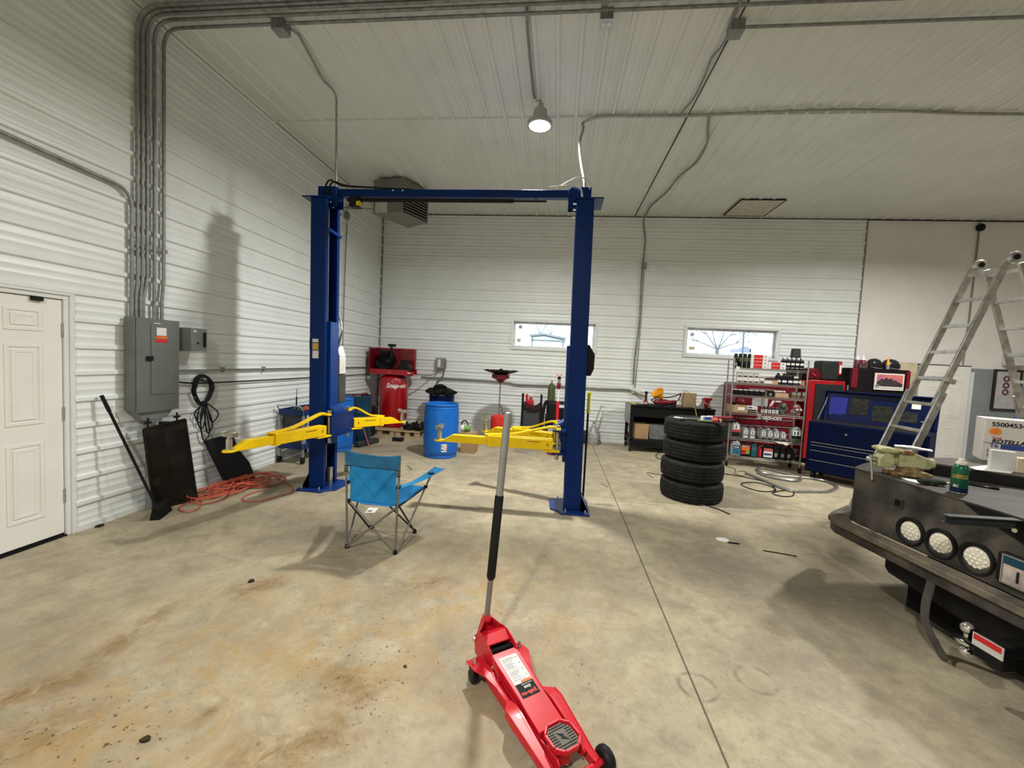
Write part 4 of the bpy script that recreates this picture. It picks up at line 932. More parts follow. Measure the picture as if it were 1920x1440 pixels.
for k, (dx, dz, mt) in enumerate(((-.03, .03, labelgrey), (-.03, -.03, ink), (.02, .03, labelorange), (.02, .0, labelorange), (.02, -.035, ink))):
    mb = MB(); a = a0+dx/rr_; r2 = rr_+.0015; w_ = .012 if k < 2 else .028; hh = .013 if k < 2 else .004
    mb.add([(-1.915+r2*math.cos(a-w_/r2), 6.80+r2*math.sin(a-w_/r2), q.z+dz-hh), (-1.915+r2*math.cos(a+w_/r2), 6.80+r2*math.sin(a+w_/r2), q.z+dz-hh), (-1.915+r2*math.cos(a+w_/r2), 6.80+r2*math.sin(a+w_/r2), q.z+dz+hh), (-1.915+r2*math.cos(a-w_/r2), 6.80+r2*math.sin(a-w_/r2), q.z+dz+hh)], [(0, 1, 2, 3)]); part('printed_mark', mb, mt, d1, w=True)
d2 = drum('plastic_drum', 'closed bright blue plastic drum partly hidden behind the left lift post', (-3.745, 6.66), barrelblue, .292, .90)
d3 = drum('steel_drum', 'dark teal steel drum beside the blue drum near left wall', (-3.77, 7.42), teal, .286, .88, metal=True)
d4 = drum('steel_drum', 'dark navy drum with black clothes on top near back wall', (-2.44, 8.62), navy, .272, .87, metal=True)
mb = MB(); mb.box(-3.98, 7.86, .0, -3.66, 8.06, .62); solo('compressor_shade_box', mb, black, 'black box standing in for the compressor shadow, between teal drum and pallet', 'bin', bevel=.02)  # added black box in place of the compressor's shadow by the left wall
r5 = random.Random(2); mb = MB()
for i in range(26):
    a = r5.random()*6.28; rd = .22*math.sqrt(r5.random()); z = .92+.20*(1-rd/.26)*r5.random()
    s0 = len(mb.v); mb.ball((0, 0, 0), .06+.04*r5.random(), 1.5, 1, .55, 10, 6); R_ = Matrix.Rotation(a, 3, 'Z') @ Matrix.Rotation(r5.uniform(-.7, .7), 3, 'X')
    cxy = Vector((-2.44+rd*math.cos(a)*1.1, 8.58+rd*math.sin(a), z))
    for j in range(s0, len(mb.v)): mb.v[j] = R_ @ mb.v[j]+cxy
mb.map(lambda v: (v.x, v.y, max(v.z, .875)))
solo('black_clothes', mb, cloth, 'heap of crumpled black and dark green clothes on the navy drum', 'clothes')
fn_ = MB(); fn_.lathe([(.015, 0), (.02, .05), (.07, .12), (.075, .13), (.07, .13), (.018, .055), (.01, .055)], (-3.72, 6.52, .888), 20); solo('grey_funnel', fn_, M('funnel_grey', (.16, .16, .15), .5), 'grey funnel on the lid of the blue drum behind left lift post', 'funnel')
mb = MB(); mb.ball((-3.82, 6.62, .905), .05, 1.3, 1, .5); solo('pink_cloth', mb, M('cloth_pink', (.35, .10, .14), .9, bump=.6, bscale=30), 'small pink cloth on the lid of the blue drum behind left lift post', 'cloth')
mb = MB(); mb.tube(smooth_path([(-3.78, 7.28, .885), (-3.66, 7.30, .91), (-3.58, 7.42, .92), (-3.62, 7.58, .89), (-3.75, 7.60, .885)], 6), .014); mb.ball((-3.63, 7.38, .905), .045, 1.4, 1, .5); solo('red_hose', mb, redd, 'short dark red hose lying on top of the teal drum', 'hose')
p0, p1 = fl(690, 828), fl(668, 795, .25); mb = MB(); mb.cyl((-3.30, 7.02, .008), (-3.46, 7.08, .36), .010); solo('pink_stick', mb, M('stick_pink', (.50, .08, .14), .5), 'thin pink stick leaning on the teal drum', 'stick')
a, b = fl(668, 839), fl(706, 829); mb = MB(); mb.beam(a+Vector((0, 0, .045)), b+Vector((0, 0, .045)), .13, .085)
dbx = a-b
solo('foam_block', mb, greyfoam, 'long dark grey foam block lying on floor before teal drum', 'foam block', bevel=.015)
q = fl(744, 828); bb_ = root('black_box', 'small black box with pale top on floor in front of the pallets', 'box', (q.x, q.y+.05, 0)); mb = MB(); mb.box(-.10, -.05, 0, .10, .07, .075); part('body', mb, black, bb_, bevel=.008); mb = MB(); mb.box(-.07, -.03, .075, .07, .05, .09); part('lid', mb, labelgrey, bb_, bevel=.004)
# pallets
def pallet(x0, x1, y0, y1, label):
    t = root('pallet', label, 'pallet', ((x0+x1)/2, (y0+y1)/2, 0), group='pallets in the back corner')
    for y in (y0+.02, (y0+y1)/2, y1-.06):
        for i, x in enumerate((x0, (x0+x1)/2-.05, x1-.10)):
            mb = MB(); mb.box(x, y-.02, .018, x+.10, y+.06, .11); part('block', mb, wood, t, w=True)
    n = 6
    for i in range(n):
        y = y0+(y1-y0-.09)*i/(n-1); mb = MB(); mb.box(x0, y-.02, .11, x1, y+.08, .130); part('slat', mb, wood, t, w=True)
    for y in (y0+.0, (y0+y1)/2-.02, y1-.10): mb = MB(); mb.box(x0, y, 0, x1, y+.09, .018); part('bottom_board', mb, wood, t, w=True)
    return t
pallet(-3.92, -3.27, 8.10, 8.92, 'wooden pallet under the red compressor, left of the two')
pallet(-3.24, -2.74, 8.08, 8.92, 'wooden pallet heaped with black chains, right of the two')
ac = root('air_compressor', 'tall red vertical air compressor with white lettering on tank in back corner', 'air compressor', (-3.49, 8.52, .131))
mb = MB(); R = .305; mb.lathe([(1e-6, .10), (.18, .11), (.27, .15), (R, .22), (R, .98), (.28, 1.06), (.20, 1.11), (.10, 1.13), (1e-6, 1.13)], n=44); part('tank', mb, red, ac)
for a in (-.6, .9, 2.4, 3.9):
    mb = MB(); x, y = .24*math.cos(a), .20*math.sin(a); mb.beam((x, y, 0), (x, y, .2), .07, .012, (math.cos(a), math.sin(a), 0)); mb.box(x-.04, y-.035, 0, x+.04, y+.035, .010); part('foot', mb, red, ac)
mb = MB(); mb.lathe([(.20, .01), (.22, .15)], n=28); part('skirt', mb, red, ac)
mb = MB(); mb.box(-.42, -.26, 1.13, .42, .24, 1.15); mb.box(-.42, -.27, 1.13, .42, -.26, 1.24); mb.box(-.42, .24, 1.13, .42, .25, 1.24); part('platform', mb, red, ac, bevel=.003)
mb = MB(); mb.box(.42, -.22, 1.12, .48, -.12, 1.21); part('switch_box', mb, red, ac, bevel=.01)
mb = MB(); mb.box(-.49, .16, 1.24, .40, .24, 1.68); mb.box(-.49, -.20, 1.16, -.46, .16, 1.68); part('belt_guard', mb, redd, ac, bevel=.005)
mb = MB(); mb.frame('y', -.49, .40, 1.24, 1.69, .02, .15, .16); part('guard_rim', mb, red, ac)
mb = MB(); mb.lathe([(.13, 0), (.14, .12), (.11, .16)], (-.22, -.04, 1.15), 24)
for k in range(9): mb.lathe([(.085, 0), (.115, .004), (.115, .016), (.085, .02)], (-.22, -.04, 1.31+.027*k), 20)
mb.lathe([(.10, 0), (.11, .02), (.11, .07), (.09, .085)], (-.20, -.04, 1.56), 20); mb.ball((-.32, -.06, 1.34), .09); mb.ball((-.12, -.06, 1.40), .08); part('pump', mb, blackmetal, ac)
mb = MB(); mb.cyl((-.22, .13, 1.42), (-.22, .155, 1.42), .20, n=32); part('flywheel', mb, blackmetal, ac)
mb = MB(); mb.cyl((-.04, -.08, 1.45), (-.04, -.08, 1.70), .028); mb.box(-.105, -.12, 1.715, .045, -.04, 1.775); mb.cyl((-.04, -.08, 1.68), (-.04, -.08, 1.72), .02); part('air_filter', mb, black, ac, bevel=.004)
mb = MB(); mb.lathe([(.06, -.16), (.115, -.14), (.125, -.10), (.125, .10), (.115, .14), (.05, .16)], (.26, -.02, 1.285), 26, 'y'); part('motor', mb, blackmetal, ac)
mb = MB(); mb.box(.17, -.10, 1.38, .33, .06, 1.45); part('terminal_box', mb, blackmetal, ac, bevel=.012)
mb = MB(); mb.lathe([(.05, -.03), (.115, -.02), (.117, 0)], (.26, -.17, 1.285), 26, 'y'); part('fan_cover', mb, black, ac)
for (px, py, w_, hh, mt) in ((714, 687, .05, .02, labelorange), (767, 690, .06, .025, labelwhite)):
    q = aY(px+16 if px < 720 else px, py, 8.25); mb = MB(); mb.box(q.x-w_/2, 8.247, 1.30, q.x+w_/2, 8.252, 1.30+hh); part('sticker', mb, mt, ac, w=True)
# name on the tank, wrapped round it
fa = math.atan2(-8.52, 3.44)                      # direction from tank to camera
fa2 = fa+.20
rv = Vector((-math.sin(fa2), math.cos(fa2), 0)); nv = Vector((math.cos(fa2), math.sin(fa2), 0))
lettering('Snap-on', ac, nv*(R+.002)+Vector((0, 0, .90)), rv, (0, 0, 1), .135, labelwhite, .035, .28, bend=R+.002)
for (z, hh) in ((.60, .10), (.36, .18)):
    a = fa-1.25; mb = MB(); vs = []
    for i in range(4):
        b = a-.12+.24*i/3
        for zz in (z-hh/2, z+hh/2): vs.append(((R+.002)*math.cos(b), (R+.002)*math.sin(b), zz))
    mb.add(vs, [(2*i, 2*i+2, 2*i+3, 2*i+1) for i in range(3)]); part('sticker', mb, labelwhite, ac)
r6 = random.Random(8); mb = MB()
for i in range(60):
    x, y = -3.10+.55*r6.random(), 8.14+.42*r6.random(); z = .138+.08*r6.random()*(1-abs(x+2.9)/.6)
    a = r6.random()*3.14; b = r6.uniform(-.6, .6); d = Vector((math.cos(a), math.sin(a), b)).normalized()*(.04+.05*r6.random())
    p = Vector((x, y, z+.03)); p.x = min(p.x, -2.78); mb.tube([p-d, p+d], .018+.014*r6.random(), 6)
mb.map(lambda v: (v.x, v.y, max(v.z, .132)))
solo('scrap_heap', mb, blackmetal, 'heap of greasy black chain and engine scrap on the right pallet', 'scrap metal')['kind'] = 'stuff'
mb = MB(); q = fl(772, 812); mb.ball((-2.50, 8.15, .09), .10, 1.5, .9, .85); solo('navy_bag', mb, navy, 'small navy bag on floor at the right end of the pallets', 'bag')
# disconnect and cables behind the compressor
dc = root('disconnect_box', 'grey fused disconnect box on back wall right of the compressor', 'switch box', (-2.61, YB-.07, 1.36))
mb = MB(); mb.box(-2.70, YB-.14, 1.42, -2.50, YB-.002, 1.66); part('enclosure', mb, panelgrey2, dc, w=True, bevel=.003)
mb = MB(); mb.box(-2.65, YB-.143, 1.46, -2.59, YB-.139, 1.63); part('sticker', mb, labelwhite, dc, w=True)
mb = MB(); mb.box(-2.50, YB-.12, 1.44, -2.48, YB-.04, 1.62); part('handle', mb, panelgrey, dc, w=True)
pipe('cable', [(-2.97, 8.48, 1.29), (-2.88, 8.6, 1.28), (-2.80, 8.85, 1.27), (-2.70, YB-.10, 1.30), (-2.66, YB-.09, 1.38), (-2.62, YB-.09, 1.42)], .014, galvd, 'grey flexible cable between compressor and disconnect box', 'cable')
pipe('cable', [(-3.05, YB-.05, 1.21), (-2.75, YB-.05, 1.20), (-2.58, YB-.05, 1.22), (-2.53, YB-.06, 1.32), (-2.52, YB-.07, 1.42)], .016, galvd, 'grey conduit curving up into underside of the disconnect box', 'conduit')
pipe('cable', [(-2.70, YB-.05, 1.02), (-2.66, YB-.05, 1.13), (-2.55, YB-.05, 1.20), (-2.2, YB-.05, 1.205), (-1.2, YB-.05, 1.20), (-.8, YB-.06, 1.17), (0, YB-.06, 1.185), (.9, YB-.05, 1.17), (1.5, YB-.05, 1.18), (1.72, YB-.05, 1.13), (1.9, YB-.06, 1.06)], .020, galvd, 'long grey flexible conduit running low across the back wall', 'conduit')
# ================================================================== CENTRE BACK
cb = root('cardboard_box', 'plain brown cardboard box standing to the right of the open blue drum', 'box', (-1.50, 7.20, 0), group='cardboard boxes on the floor')
mb = MB(); mb.box(-.13, -.12, 0, .13, .14, .36); part('carton', mb, card, cb, bevel=.002); mb = MB(); mb.box(-.03, -.121, .24, .03, .14, .3615); part('tape', mb, cardl, cb)
ir = root('nozzle_reel', 'white and green tool with black loop handle on the cardboard box', 'hand tool', (-1.57, 7.20, .362))
mb = MB(); mb.lathe([(.055, -.09), (.06, -.05), (.045, .0), (.05, .07), (.02, .09)], (0, 0, .06), 16, 'x'); part('body', mb, labelgreen, ir)
mb = MB(); mb.tube(smooth_path([(-.07, 0, .08), (-.08, 0, .17), (-.01, 0, .20), (.04, 0, .12)], 5), .011); part('handle', mb, black, ir)
mb = MB(); mb.cyl((-.085, 0, .06), (-.03, 0, .06), .063); part('collar', mb, labelwhite, ir)
od = root('oil_drainer', 'red oil drain tank on casters with funnel and black tray on a pole', 'oil drainer', (-1.09, 7.95, 0))
mb = MB(); mb.lathe([(1e-6, .06), (.14, .065), (.155, .10), (.155, .53), (.145, .58), (.10, .61), (1e-6, .62)], n=32); part('tank', mb, M('drainer_red', (.62, .02, .015), .4), od)
mb = MB(); mb.cyl((0, 0, .6), (0, 0, 1.24), .014); part('pole', mb, galv, od)
mb = MB(); mb.lathe([(.03, 1.23), (.10, 1.30), (.175, 1.33), (.175, 1.40), (.168, 1.40), (.09, 1.31), (.02, 1.26)], n=28); part('funnel', mb, redd, od)
mb = MB(); mb.lathe([(.10, 1.40), (.30, 1.455), (.34, 1.475), (.34, 1.485), (.29, 1.47), (.08, 1.415)], n=32, sy=.8); dt = part('tray', mb, black, od)
mb = MB(); mb.beam((.10, -.12, 1.46), (.27, -.05, 1.50), .09, .012); part('mirror', mb, silver, dt); mb = MB(); mb.beam((-.26, -.05, 1.49), (-.12, -.12, 1.46), .05, .012); part('rag', mb, redd, dt); mb = MB(); mb.cyl((0, 0, 1.42), (0, 0, 1.51), .035); part('cap', mb, black, dt)
for a in range(4):
    x, y = .15*math.cos(a*PI/2+.7), .15*math.sin(a*PI/2+.7); mb = MB(); mb.lathe([(1e-6, -.012), (.030, -.012), (.030, .012), (1e-6, .012)], (x, y, .030), 14, 'x'); mb.beam((x*.7, y*.7, .075), (x*1.1, y*1.1, .066), .04, .012); part('caster', mb, blackmetal, od)
mb = MB(); mb.tube(smooth_path([(.01, -.02, .80), (.06, -.05, .74), (.07, -.06, .66), (.10, -.08, .64), (.13, -.08, .68), (.15, -.05, .66)], 6), .008); part('hose', mb, blackhose, od)
wc = root('welding_cart', 'black square tube cart with red tool on top near back wall', 'cart', (-.47, 8.52, 0))
for x in (-.20, .18):
    for y in (-.12, .12): mb = MB(); mb.box(x-.022, y-.022, .02, x+.022, y+.022, 1.02 if y < 0 else .80); part('post', mb, blackmetal, wc, bevel=.003)
mb = MB(); mb.box(-.18, -.11, .28, .16, -.10, .70); part('panel', mb, M('side_grey', 0), wc); mb = MB(); mb.box(-.20, -.14, .70, .18, .14, .72); part('shelf', mb, blackmetal, wc)
mb = MB(); mb.box(-.20, -.14, .05, .18, .14, .07); part('base', mb, blackmetal, wc)
mb = MB()
for k in range(7): mb.tube(smooth_path([(-.17, -.13, .86-.02*k), (-.05, -.15, .80-.02*k+.01*(k % 2)), (.08, -.15, .79-.018*k), (.16, -.13, .85-.02*k)], 4), .009)
part('cable_coil', mb, M('maroon_black', (.02, .008, .008), .5), wc)
mb = MB(); mb.box(-.15, -.05, .72, .02, .05, .88); mb.box(-.15, -.05, .88, -.10, .05, 1.0); mb.box(-.08, -.04, .88, -.01, .04, .94); solo('red_drill', mb.map(lambda v: (v.x-.47, v.y+8.52, v.z+.001)), jackred, 'red power tool standing on the black welding cart', 'power tool', bevel=.006)
pb = root('flat_carton', 'low wide cardboard box on floor behind the right lift arms', 'box', (-.50, 8.05, 0), group='cardboard boxes on the floor'); mb = MB(); mb.box(-.32, -.20, 0, .27, .16, .30); part('carton', mb, card, pb, bevel=.003); mb = MB(); mb.box(-.32, -.202, .14, .27, -.199, .15); part('seam', mb, ink, pb)
mb = MB(); mb.ball((-.95, 8.25, .10), .10, .9, 1.2, 1.0); mb.map(lambda v: (v.x, v.y, max(v.z, 0))); solo('plastic_bag', mb, bagplastic, 'crumpled clear plastic bag on the floor beside the red drainer', 'bag')
# dark cart of hoses and cylinder
hc = root('gas_cart', 'black covered machine draped with black hoses by back wall, left of right post', 'machine', (.02, 8.62, 0))
mb = MB(); mb.box(-.20, -.13, .38, .24, .14, .88); part('cover', mb, black, hc, bevel=.06); mb = MB(); mb.box(.02, -.14, .76, .20, -.128, .82); part('sticker', mb, labelwhite, hc)
mb = MB(); mb.box(-.15, -.12, .05, .20, .12, .38); part('tank', mb, M('tank_white', (.45, .46, .46), .5), hc, bevel=.02)
for k in range(4):
    mb = MB(); a = -.22-.014*k; mb.tube(smooth_path([(a+.05, -.14, .90), (a, -.15, .78), (a-.03, -.15, .45), (a, -.15, .22), (a+.05, -.14, .30), (a+.06, -.14, .62)], 5), .014); part('hose', mb, blackhose, hc)
for x in (-.14, .18): mb = MB(); mb.lathe([(1e-6, -.02), (.07, -.02), (.07, .02), (1e-6, .02)], (x, 0, .07), 18, 'x'); part('wheel', mb, black, hc)
cyl_ = root('gas_cylinder', 'slim olive green gas cylinder standing behind the black covered machine', 'gas cylinder', (-.10, 8.90, 0)); mb = MB(); mb.lathe([(.075, 0), (.078, .02), (.078, 1.12), (.06, 1.2), (.03, 1.23)], n=20); part('body', mb, olive, cyl_); mb = MB(); mb.cyl((0, 0, 1.22), (0, 0, 1.30), .02); part('valve', mb, brass, cyl_)
# pole jack
pj = root('pole_jack', 'tall red and white underhoist pole stand before the black machine', 'jack stand', (.045, 7.55, 0))
mb = MB(); mb.lathe([(.15, 0), (.15, .02), (.05, .05), (.045, .10)], n=20); part('base', mb, redd, pj)
mb = MB(); mb.cyl((0, 0, .08), (0, 0, .55), .036); part('lower_tube', mb, black, pj); mb = MB(); mb.cyl((0, 0, .55), (0, 0, .98), .028); part('middle_tube', mb, jackred, pj)
mb = MB(); mb.cyl((0, 0, .98), (0, 0, 1.23), .020); part('rod', mb, labelwhite, pj); mb = MB(); mb.lathe([(.02, 1.20), (.035, 1.24), (.035, 1.31), (.025, 1.33)], n=16); part('nut', mb, redd, pj)
mb = MB(); mb.cyl((0, 0, 1.33), (0, 0, 1.38), .024); part('collar', mb, zinc, pj); mb = MB(); mb.lathe([(.03, 1.38), (.035, 1.42), (.02, 1.43)], n=14); part('neck', mb, black, pj)
mb = MB()
for s in (-1, 1): mb.beam((0, 0, 1.435), (s*.055, 0, 1.47), .03, .012)
part('saddle', mb, jackred, pj)
# bar leaning on the right post, bag by the wall
pb_ = root('pry_bar', 'long black bar with yellow grip leaning on the right lift post', 'pry bar', (.50, 4.9, 0))
p0, p1 = aY(1093, 931, 4.86), aY(1105, 735, 5.00); p0 = aY(1093, 934, 4.95); p0.z = max(p0.z, .03)
mb = MB(); mb.cyl(p0, p0.lerp(p1, .84), .0125); mb.cyl(p0.lerp(p1, .60)+Vector((.0, 0, 0)), p0.lerp(p1, .605), .028); part('bar', mb, blackmetal, pb_, w=True)
mb = MB(); mb.tube([p0.lerp(p1, t_) for t_ in (.80, .81, .96, .98, 1.0)], [.018, .021, .019, .026, .020], 14); part('grip', mb, hiyellow, pb_, w=True)
mb = MB(); mb.box(p0.x-.02, p0.y-.02, .0, p0.x+.02, p0.y+.02, .06); part('foot', mb, black, pb_, w=True)
bg_ = root('sack', 'white and grey tied plastic sack standing at the foot of back wall', 'bag', (.84, 8.80, 0)); mb = MB(); mb.lathe([(1e-6, 0), (.12, .0), (.15, .10), (.14, .22), (.08, .34), (.03, .40), (.025, .44), (.05, .47), (.03, .47)], n=18); part('sack_body', mb, bagplastic, bg_)
mb = MB(); mb.tube(smooth_path([(.02, 0, .46), (.10, .05, .70), (.14, .10, .82)], 4), .012); mb.tube(smooth_path([(.12, .08, .76), (.17, .08, .80), (.22, .09, .78)], 4), .010); part('stick', mb, silver, bg_)
mb = MB(); mb.lathe([(.05, 0), (.052, .01), (.052, .26), (.04, .28)], (.64, 8.78, 0), 16); solo('dark_canister', mb, M('canister_green', (.015, .03, .025), .4), 'dark green canister standing beside the tied plastic sack', 'canister')

# ================================================================== WORKBENCH
wk = root('workbench', 'black rolling metal workbench with open lower shelf at back wall', 'workbench', (2.28, 8.58, 0))
bx0, bx1, by0, by1 = 1.50, 3.06, 8.27, 8.90
mb = MB(); mb.box(bx0-.02, by0-.02, .90, bx1+.02, by1, .93); part('worktop', mb, blackmetal, wk, w=True, bevel=.004)
mb = MB(); mb.box(bx0+.02, by0+.16, .74, bx1-.02, by0+.18, .895); part('apron', mb, blackmetal, wk, w=True)
mb = MB(); mb.box(bx0+.02, by1-.03, .26, bx1-.02, by1-.015, .895); part('back_panel', mb, M('bench_black', (.006, .006, .006), .6), wk, w=True)
mb = MB(); mb.box(bx0+.03, by0+.01, .70, bx1-.03, by0+.02, .895); part('drawer_front', mb, M('bench_black', 0), wk, w=True)
mb = MB(); mb.box(bx0, by0, .22, bx1, by1-.02, .25); mb.box(bx0+.05, by0-.001, .10, bx1, by0+.012, .2195); part('lower_shelf', mb, blackmetal, wk, w=True, bevel=.003)
for x in (bx0+.02, bx1-.02):
    for y in (by0+.03, by1-.06):
        mb = MB(); mb.box(x-.03, y-.03, .11, x+.03, y+.03, .90); part('leg', mb, blackmetal, wk, w=True, bevel=.003)
        mb = MB(); mb.lathe([(1e-6, -.02), (.045, -.02), (.05, 0), (.045, .02), (1e-6, .02)], (x, y, .05), 18, 'x'); mb.beam((x+.03, y, .11), (x+.03, y, .05), .004, .05); part('caster', mb, black, wk, w=True)
mb = MB(); mb.box(bx0-.034, by0+.0, .55, bx0-.022, by1-.05, .93); part('side_shield', mb, M('shield_grey', (.30, .31, .31), .4, .3, .2, 8), wk, w=True)
def carton(x0, y0, z0, w_, d_, h_, label, mat=card, group=None, cat='box', name='cardboard_box', open_=True):
    t = root(name, label, cat, (x0+w_/2, y0+d_/2, z0), group=group); mb = MB()
    if open_:
        mb.box(-w_/2, -d_/2, 0, w_/2, d_/2, .008); k = .005
        mb.box(-w_/2, -d_/2, .008, w_/2, -d_/2+k, h_); mb.box(-w_/2, d_/2-k, .008, w_/2, d_/2, h_); mb.box(-w_/2, -d_/2+k, .008, -w_/2+k, d_/2-k, h_); mb.box(w_/2-k, -d_/2+k, .008, w_/2, d_/2-k, h_)
    else: mb.box(-w_/2, -d_/2, 0, w_/2, d_/2, h_)
    part('carton', mb, mat, t, bevel=.0015); return t
carton(1.60, 8.36, .252, .27, .26, .30, 'open brown cardboard box at left of workbench lower shelf')
mb = MB(); mb.prism([(1.90, .252), (2.22, .252), (2.26, .56), (1.87, .56)], 8.38, 8.62, 'y'); gb = root('storage_bin', 'clear grey plastic bin beside the cardboard box on workbench shelf', 'bin', (2.06, 8.5, .252)); part('bin_body', mb, M('bin_grey', (.16, .17, .17), .35, 0, .2, 12), gb, w=True, bevel=.01); mb = MB(); mb.box(1.86, 8.37, .562, 2.27, 8.63, .58); part('lid', mb, blackmetal, gb, w=True, bevel=.004)
mb = MB(); mb.box(1.535, 8.62, .252, 1.60, 8.76, .60); rb2 = root('red_canister', 'red container with white label at left end of workbench shelf', 'container', (1.57, 8.69, .252)); part('body', mb, redd, rb2, w=True, bevel=.008); mb = MB(); mb.box(1.532, 8.64, .33, 1.536, 8.74, .46); part('sticker', mb, labelwhite, rb2, w=True)
# on the bench
bt = .931
mb = MB(); mb.box(1.50, 8.42, bt, 1.74, 8.70, bt+.012); solo('yellow_sheet', mb, M('sheet_yellow', (.50, .50, .10), .8), 'yellow paper lying at the left end of workbench top', 'paper')
mb = MB(); mb.cbox((1.70, 8.34, bt+.035), (.20, .12, .045), Matrix.Rotation(.2, 4, 'Z')); mb.map(lambda v: (v.x, v.y, max(v.z, bt+.001))); solo('parts_bag', mb, bagplastic, 'clear bag of parts at the front left of workbench top', 'bag', bevel=.015)
bd = root('bottle_jack', 'small red and black bottle jack on the workbench', 'bottle jack', (1.79, 8.42, bt)); mb = MB(); mb.lathe([(.06, 0), (.06, .03), (.04, .06), (.035, .09)], n=14); part('base', mb, redd, bd); mb = MB(); mb.lathe([(.022, .09), (.022, .22), (.032, .225), (.032, .26), (.02, .27)], n=12); part('ram', mb, M('jack_black', (.03, .012, .012), .4), bd)
fm = root('yellow_funnel', 'bright yellow funnel lying on red tools on the workbench', 'funnel', (2.13, 8.52, bt+.12)); mb = MB(); mb.lathe([(.02, 0), (.03, .04), (.12, .16), (.13, .20), (.12, .20), (.02, .05)], n=22); R_ = Matrix.Rotation(-.7, 3, 'Y') @ Matrix.Rotation(.3, 3, 'X'); mb.map(lambda v: R_ @ v); part('cone', mb, hatyellow, fm)
rt = root('red_grinder', 'heap of red corded power tool and hoses on the workbench', 'power tool', (2.12, 8.48, bt)); mb = MB(); mb.lathe([(.03, -.16), (.06, -.12), (.065, .05), (.045, .14), (.05, .20)], (0, 0, .065), 16, 'x'); mb.lathe([(1e-6, 0), (.07, .0), (.07, .012), (1e-6, .012)], (.22, 0, .06), 18); part('body', mb, redd, rt)
mb = MB(); mb.tube(smooth_path([(-.16, 0, .06), (-.20, .05, .10), (-.05, .08, .15), (.12, .02, .17), (.30, .04, .22), (.36, .05, .26), (.32, .0, .12)], 6), .011); mb.tube(smooth_path([(-.1, -.06, .03), (.1, -.08, .05), (.28, -.05, .12), (.36, 0, .24)], 6), .008); part('cord', mb, M('cord_maroon', (.05, .01, .015), .5), rt)
mb = MB(); mb.box(.20, -.05, .0, .27, .03, .12); part('handle', mb, redd, rt, bevel=.015)
for k, (x, y) in enumerate(((1.92, 8.38), (1.98, 8.36), (2.42, 8.36))):
    mb = MB(); mb.lathe([(.010, -.012), (.022, -.012), (.022, .012), (.010, .012)], (x, y, bt+.0225), 12, 'y', closed=True); solo('tape_roll', mb, (brass, ink, brass)[k], f'{("brass coloured", "black", "pale yellow")[k]} small roll on workbench front edge, {nth(k, 3)} of three', 'roll', 'small rolls on the workbench')
mb = MB(); r7 = random.Random(4)
for i in range(16):
    x = 1.85+.45*r7.random(); y = 8.30+.14*r7.random(); a = r7.uniform(-.4, .4); d = Vector((math.cos(a), math.sin(a)*.3, 0))*(.03+.06*r7.random()); mb.tube([Vector((x, y, bt+.012))-d, Vector((x, y, bt+.014))+d], .008, 6)
for a_ in mb.v: a_.z = max(a_.z, bt+.0005)
solo('hand_tools', mb, M('tool_dark', (.035, .05, .05), .4, .5), 'litter of small dark hand tools along workbench front edge', 'tools')['kind'] = 'stuff'
carton(2.52, 8.44, bt, .24, .14, .28, 'tall brown cardboard box standing on workbench, left of red vice', cardl, open_=False, group=None)
pipe('power_cable', [(2.44, 8.43, bt+.02), (2.50, 8.42, 1.22), (2.58, 8.40, 1.24), (2.66, 8.36, 1.05), (2.70, 8.22, .86), (2.72, 8.18, .62)], .008, M('cord_yellow', (.50, .42, .15), .5), 'pale yellow cord hanging over front of the workbench', 'cord')
vs_ = root('bench_vice', 'red bench vice bolted on right end of workbench', 'vice', (3.02-.08, 8.42, bt))
mb = MB(); mb.lathe([(.09, 0), (.09, .02), (.055, .04), (.05, .09)], n=18); part('base', mb, redd, vs_); mb = MB(); mb.box(-.045, -.09, .08, .045, .12, .17); mb.box(-.075, -.115, .165, .075, -.05, .215); mb.box(-.07, -.02, .165, .07, .05, .20); part('body', mb, red, vs_, bevel=.01)
mb = MB(); mb.cyl((0, -.12, .11), (0, -.20, .11), .014); mb.cyl((-.07, -.19, .11), (.05, -.19, .05), .008); mb.ball((-.07, -.19, .11), .014); part('handle', mb, chrome, vs_)
for s in (-1, 1): mb = MB(); mb.cyl((.12*s*.5, .10, .06), (.12*s*.5, .10, .15), .05, n=12) if s > 0 else mb.box(-.03, .12, .06, .03, .17, .15); part('jaw', mb, redd, vs_, bevel=.006)
ff = MB(); ff.prism([(2.80, bt), (2.88, bt), (2.86, bt+.10), (2.84, bt+.10)], 8.30, 8.44, 'y'); solo('parts_tray', ff, silver, 'small silver part propped at the left of the red vice', 'tool')
pipe('yellow_wires', [(1.66, YB-.06, 1.13), (1.76, 8.92, 1.10), (1.83, 8.85, 1.02), (1.80, 8.72, .955), (1.72, 8.62, .950)], .008, M('wire_tan', (.45, .30, .12), .5), 'tan wires dropping from the wall outlet to workbench', 'wire')
mb = MB(); mb.box(1.60, YB-.06, 1.12, 1.80, YB-.02, 1.19); solo('outlet_box', mb, labelwhite, 'white outlet box low on back wall above the workbench', 'outlet', bevel=.004)
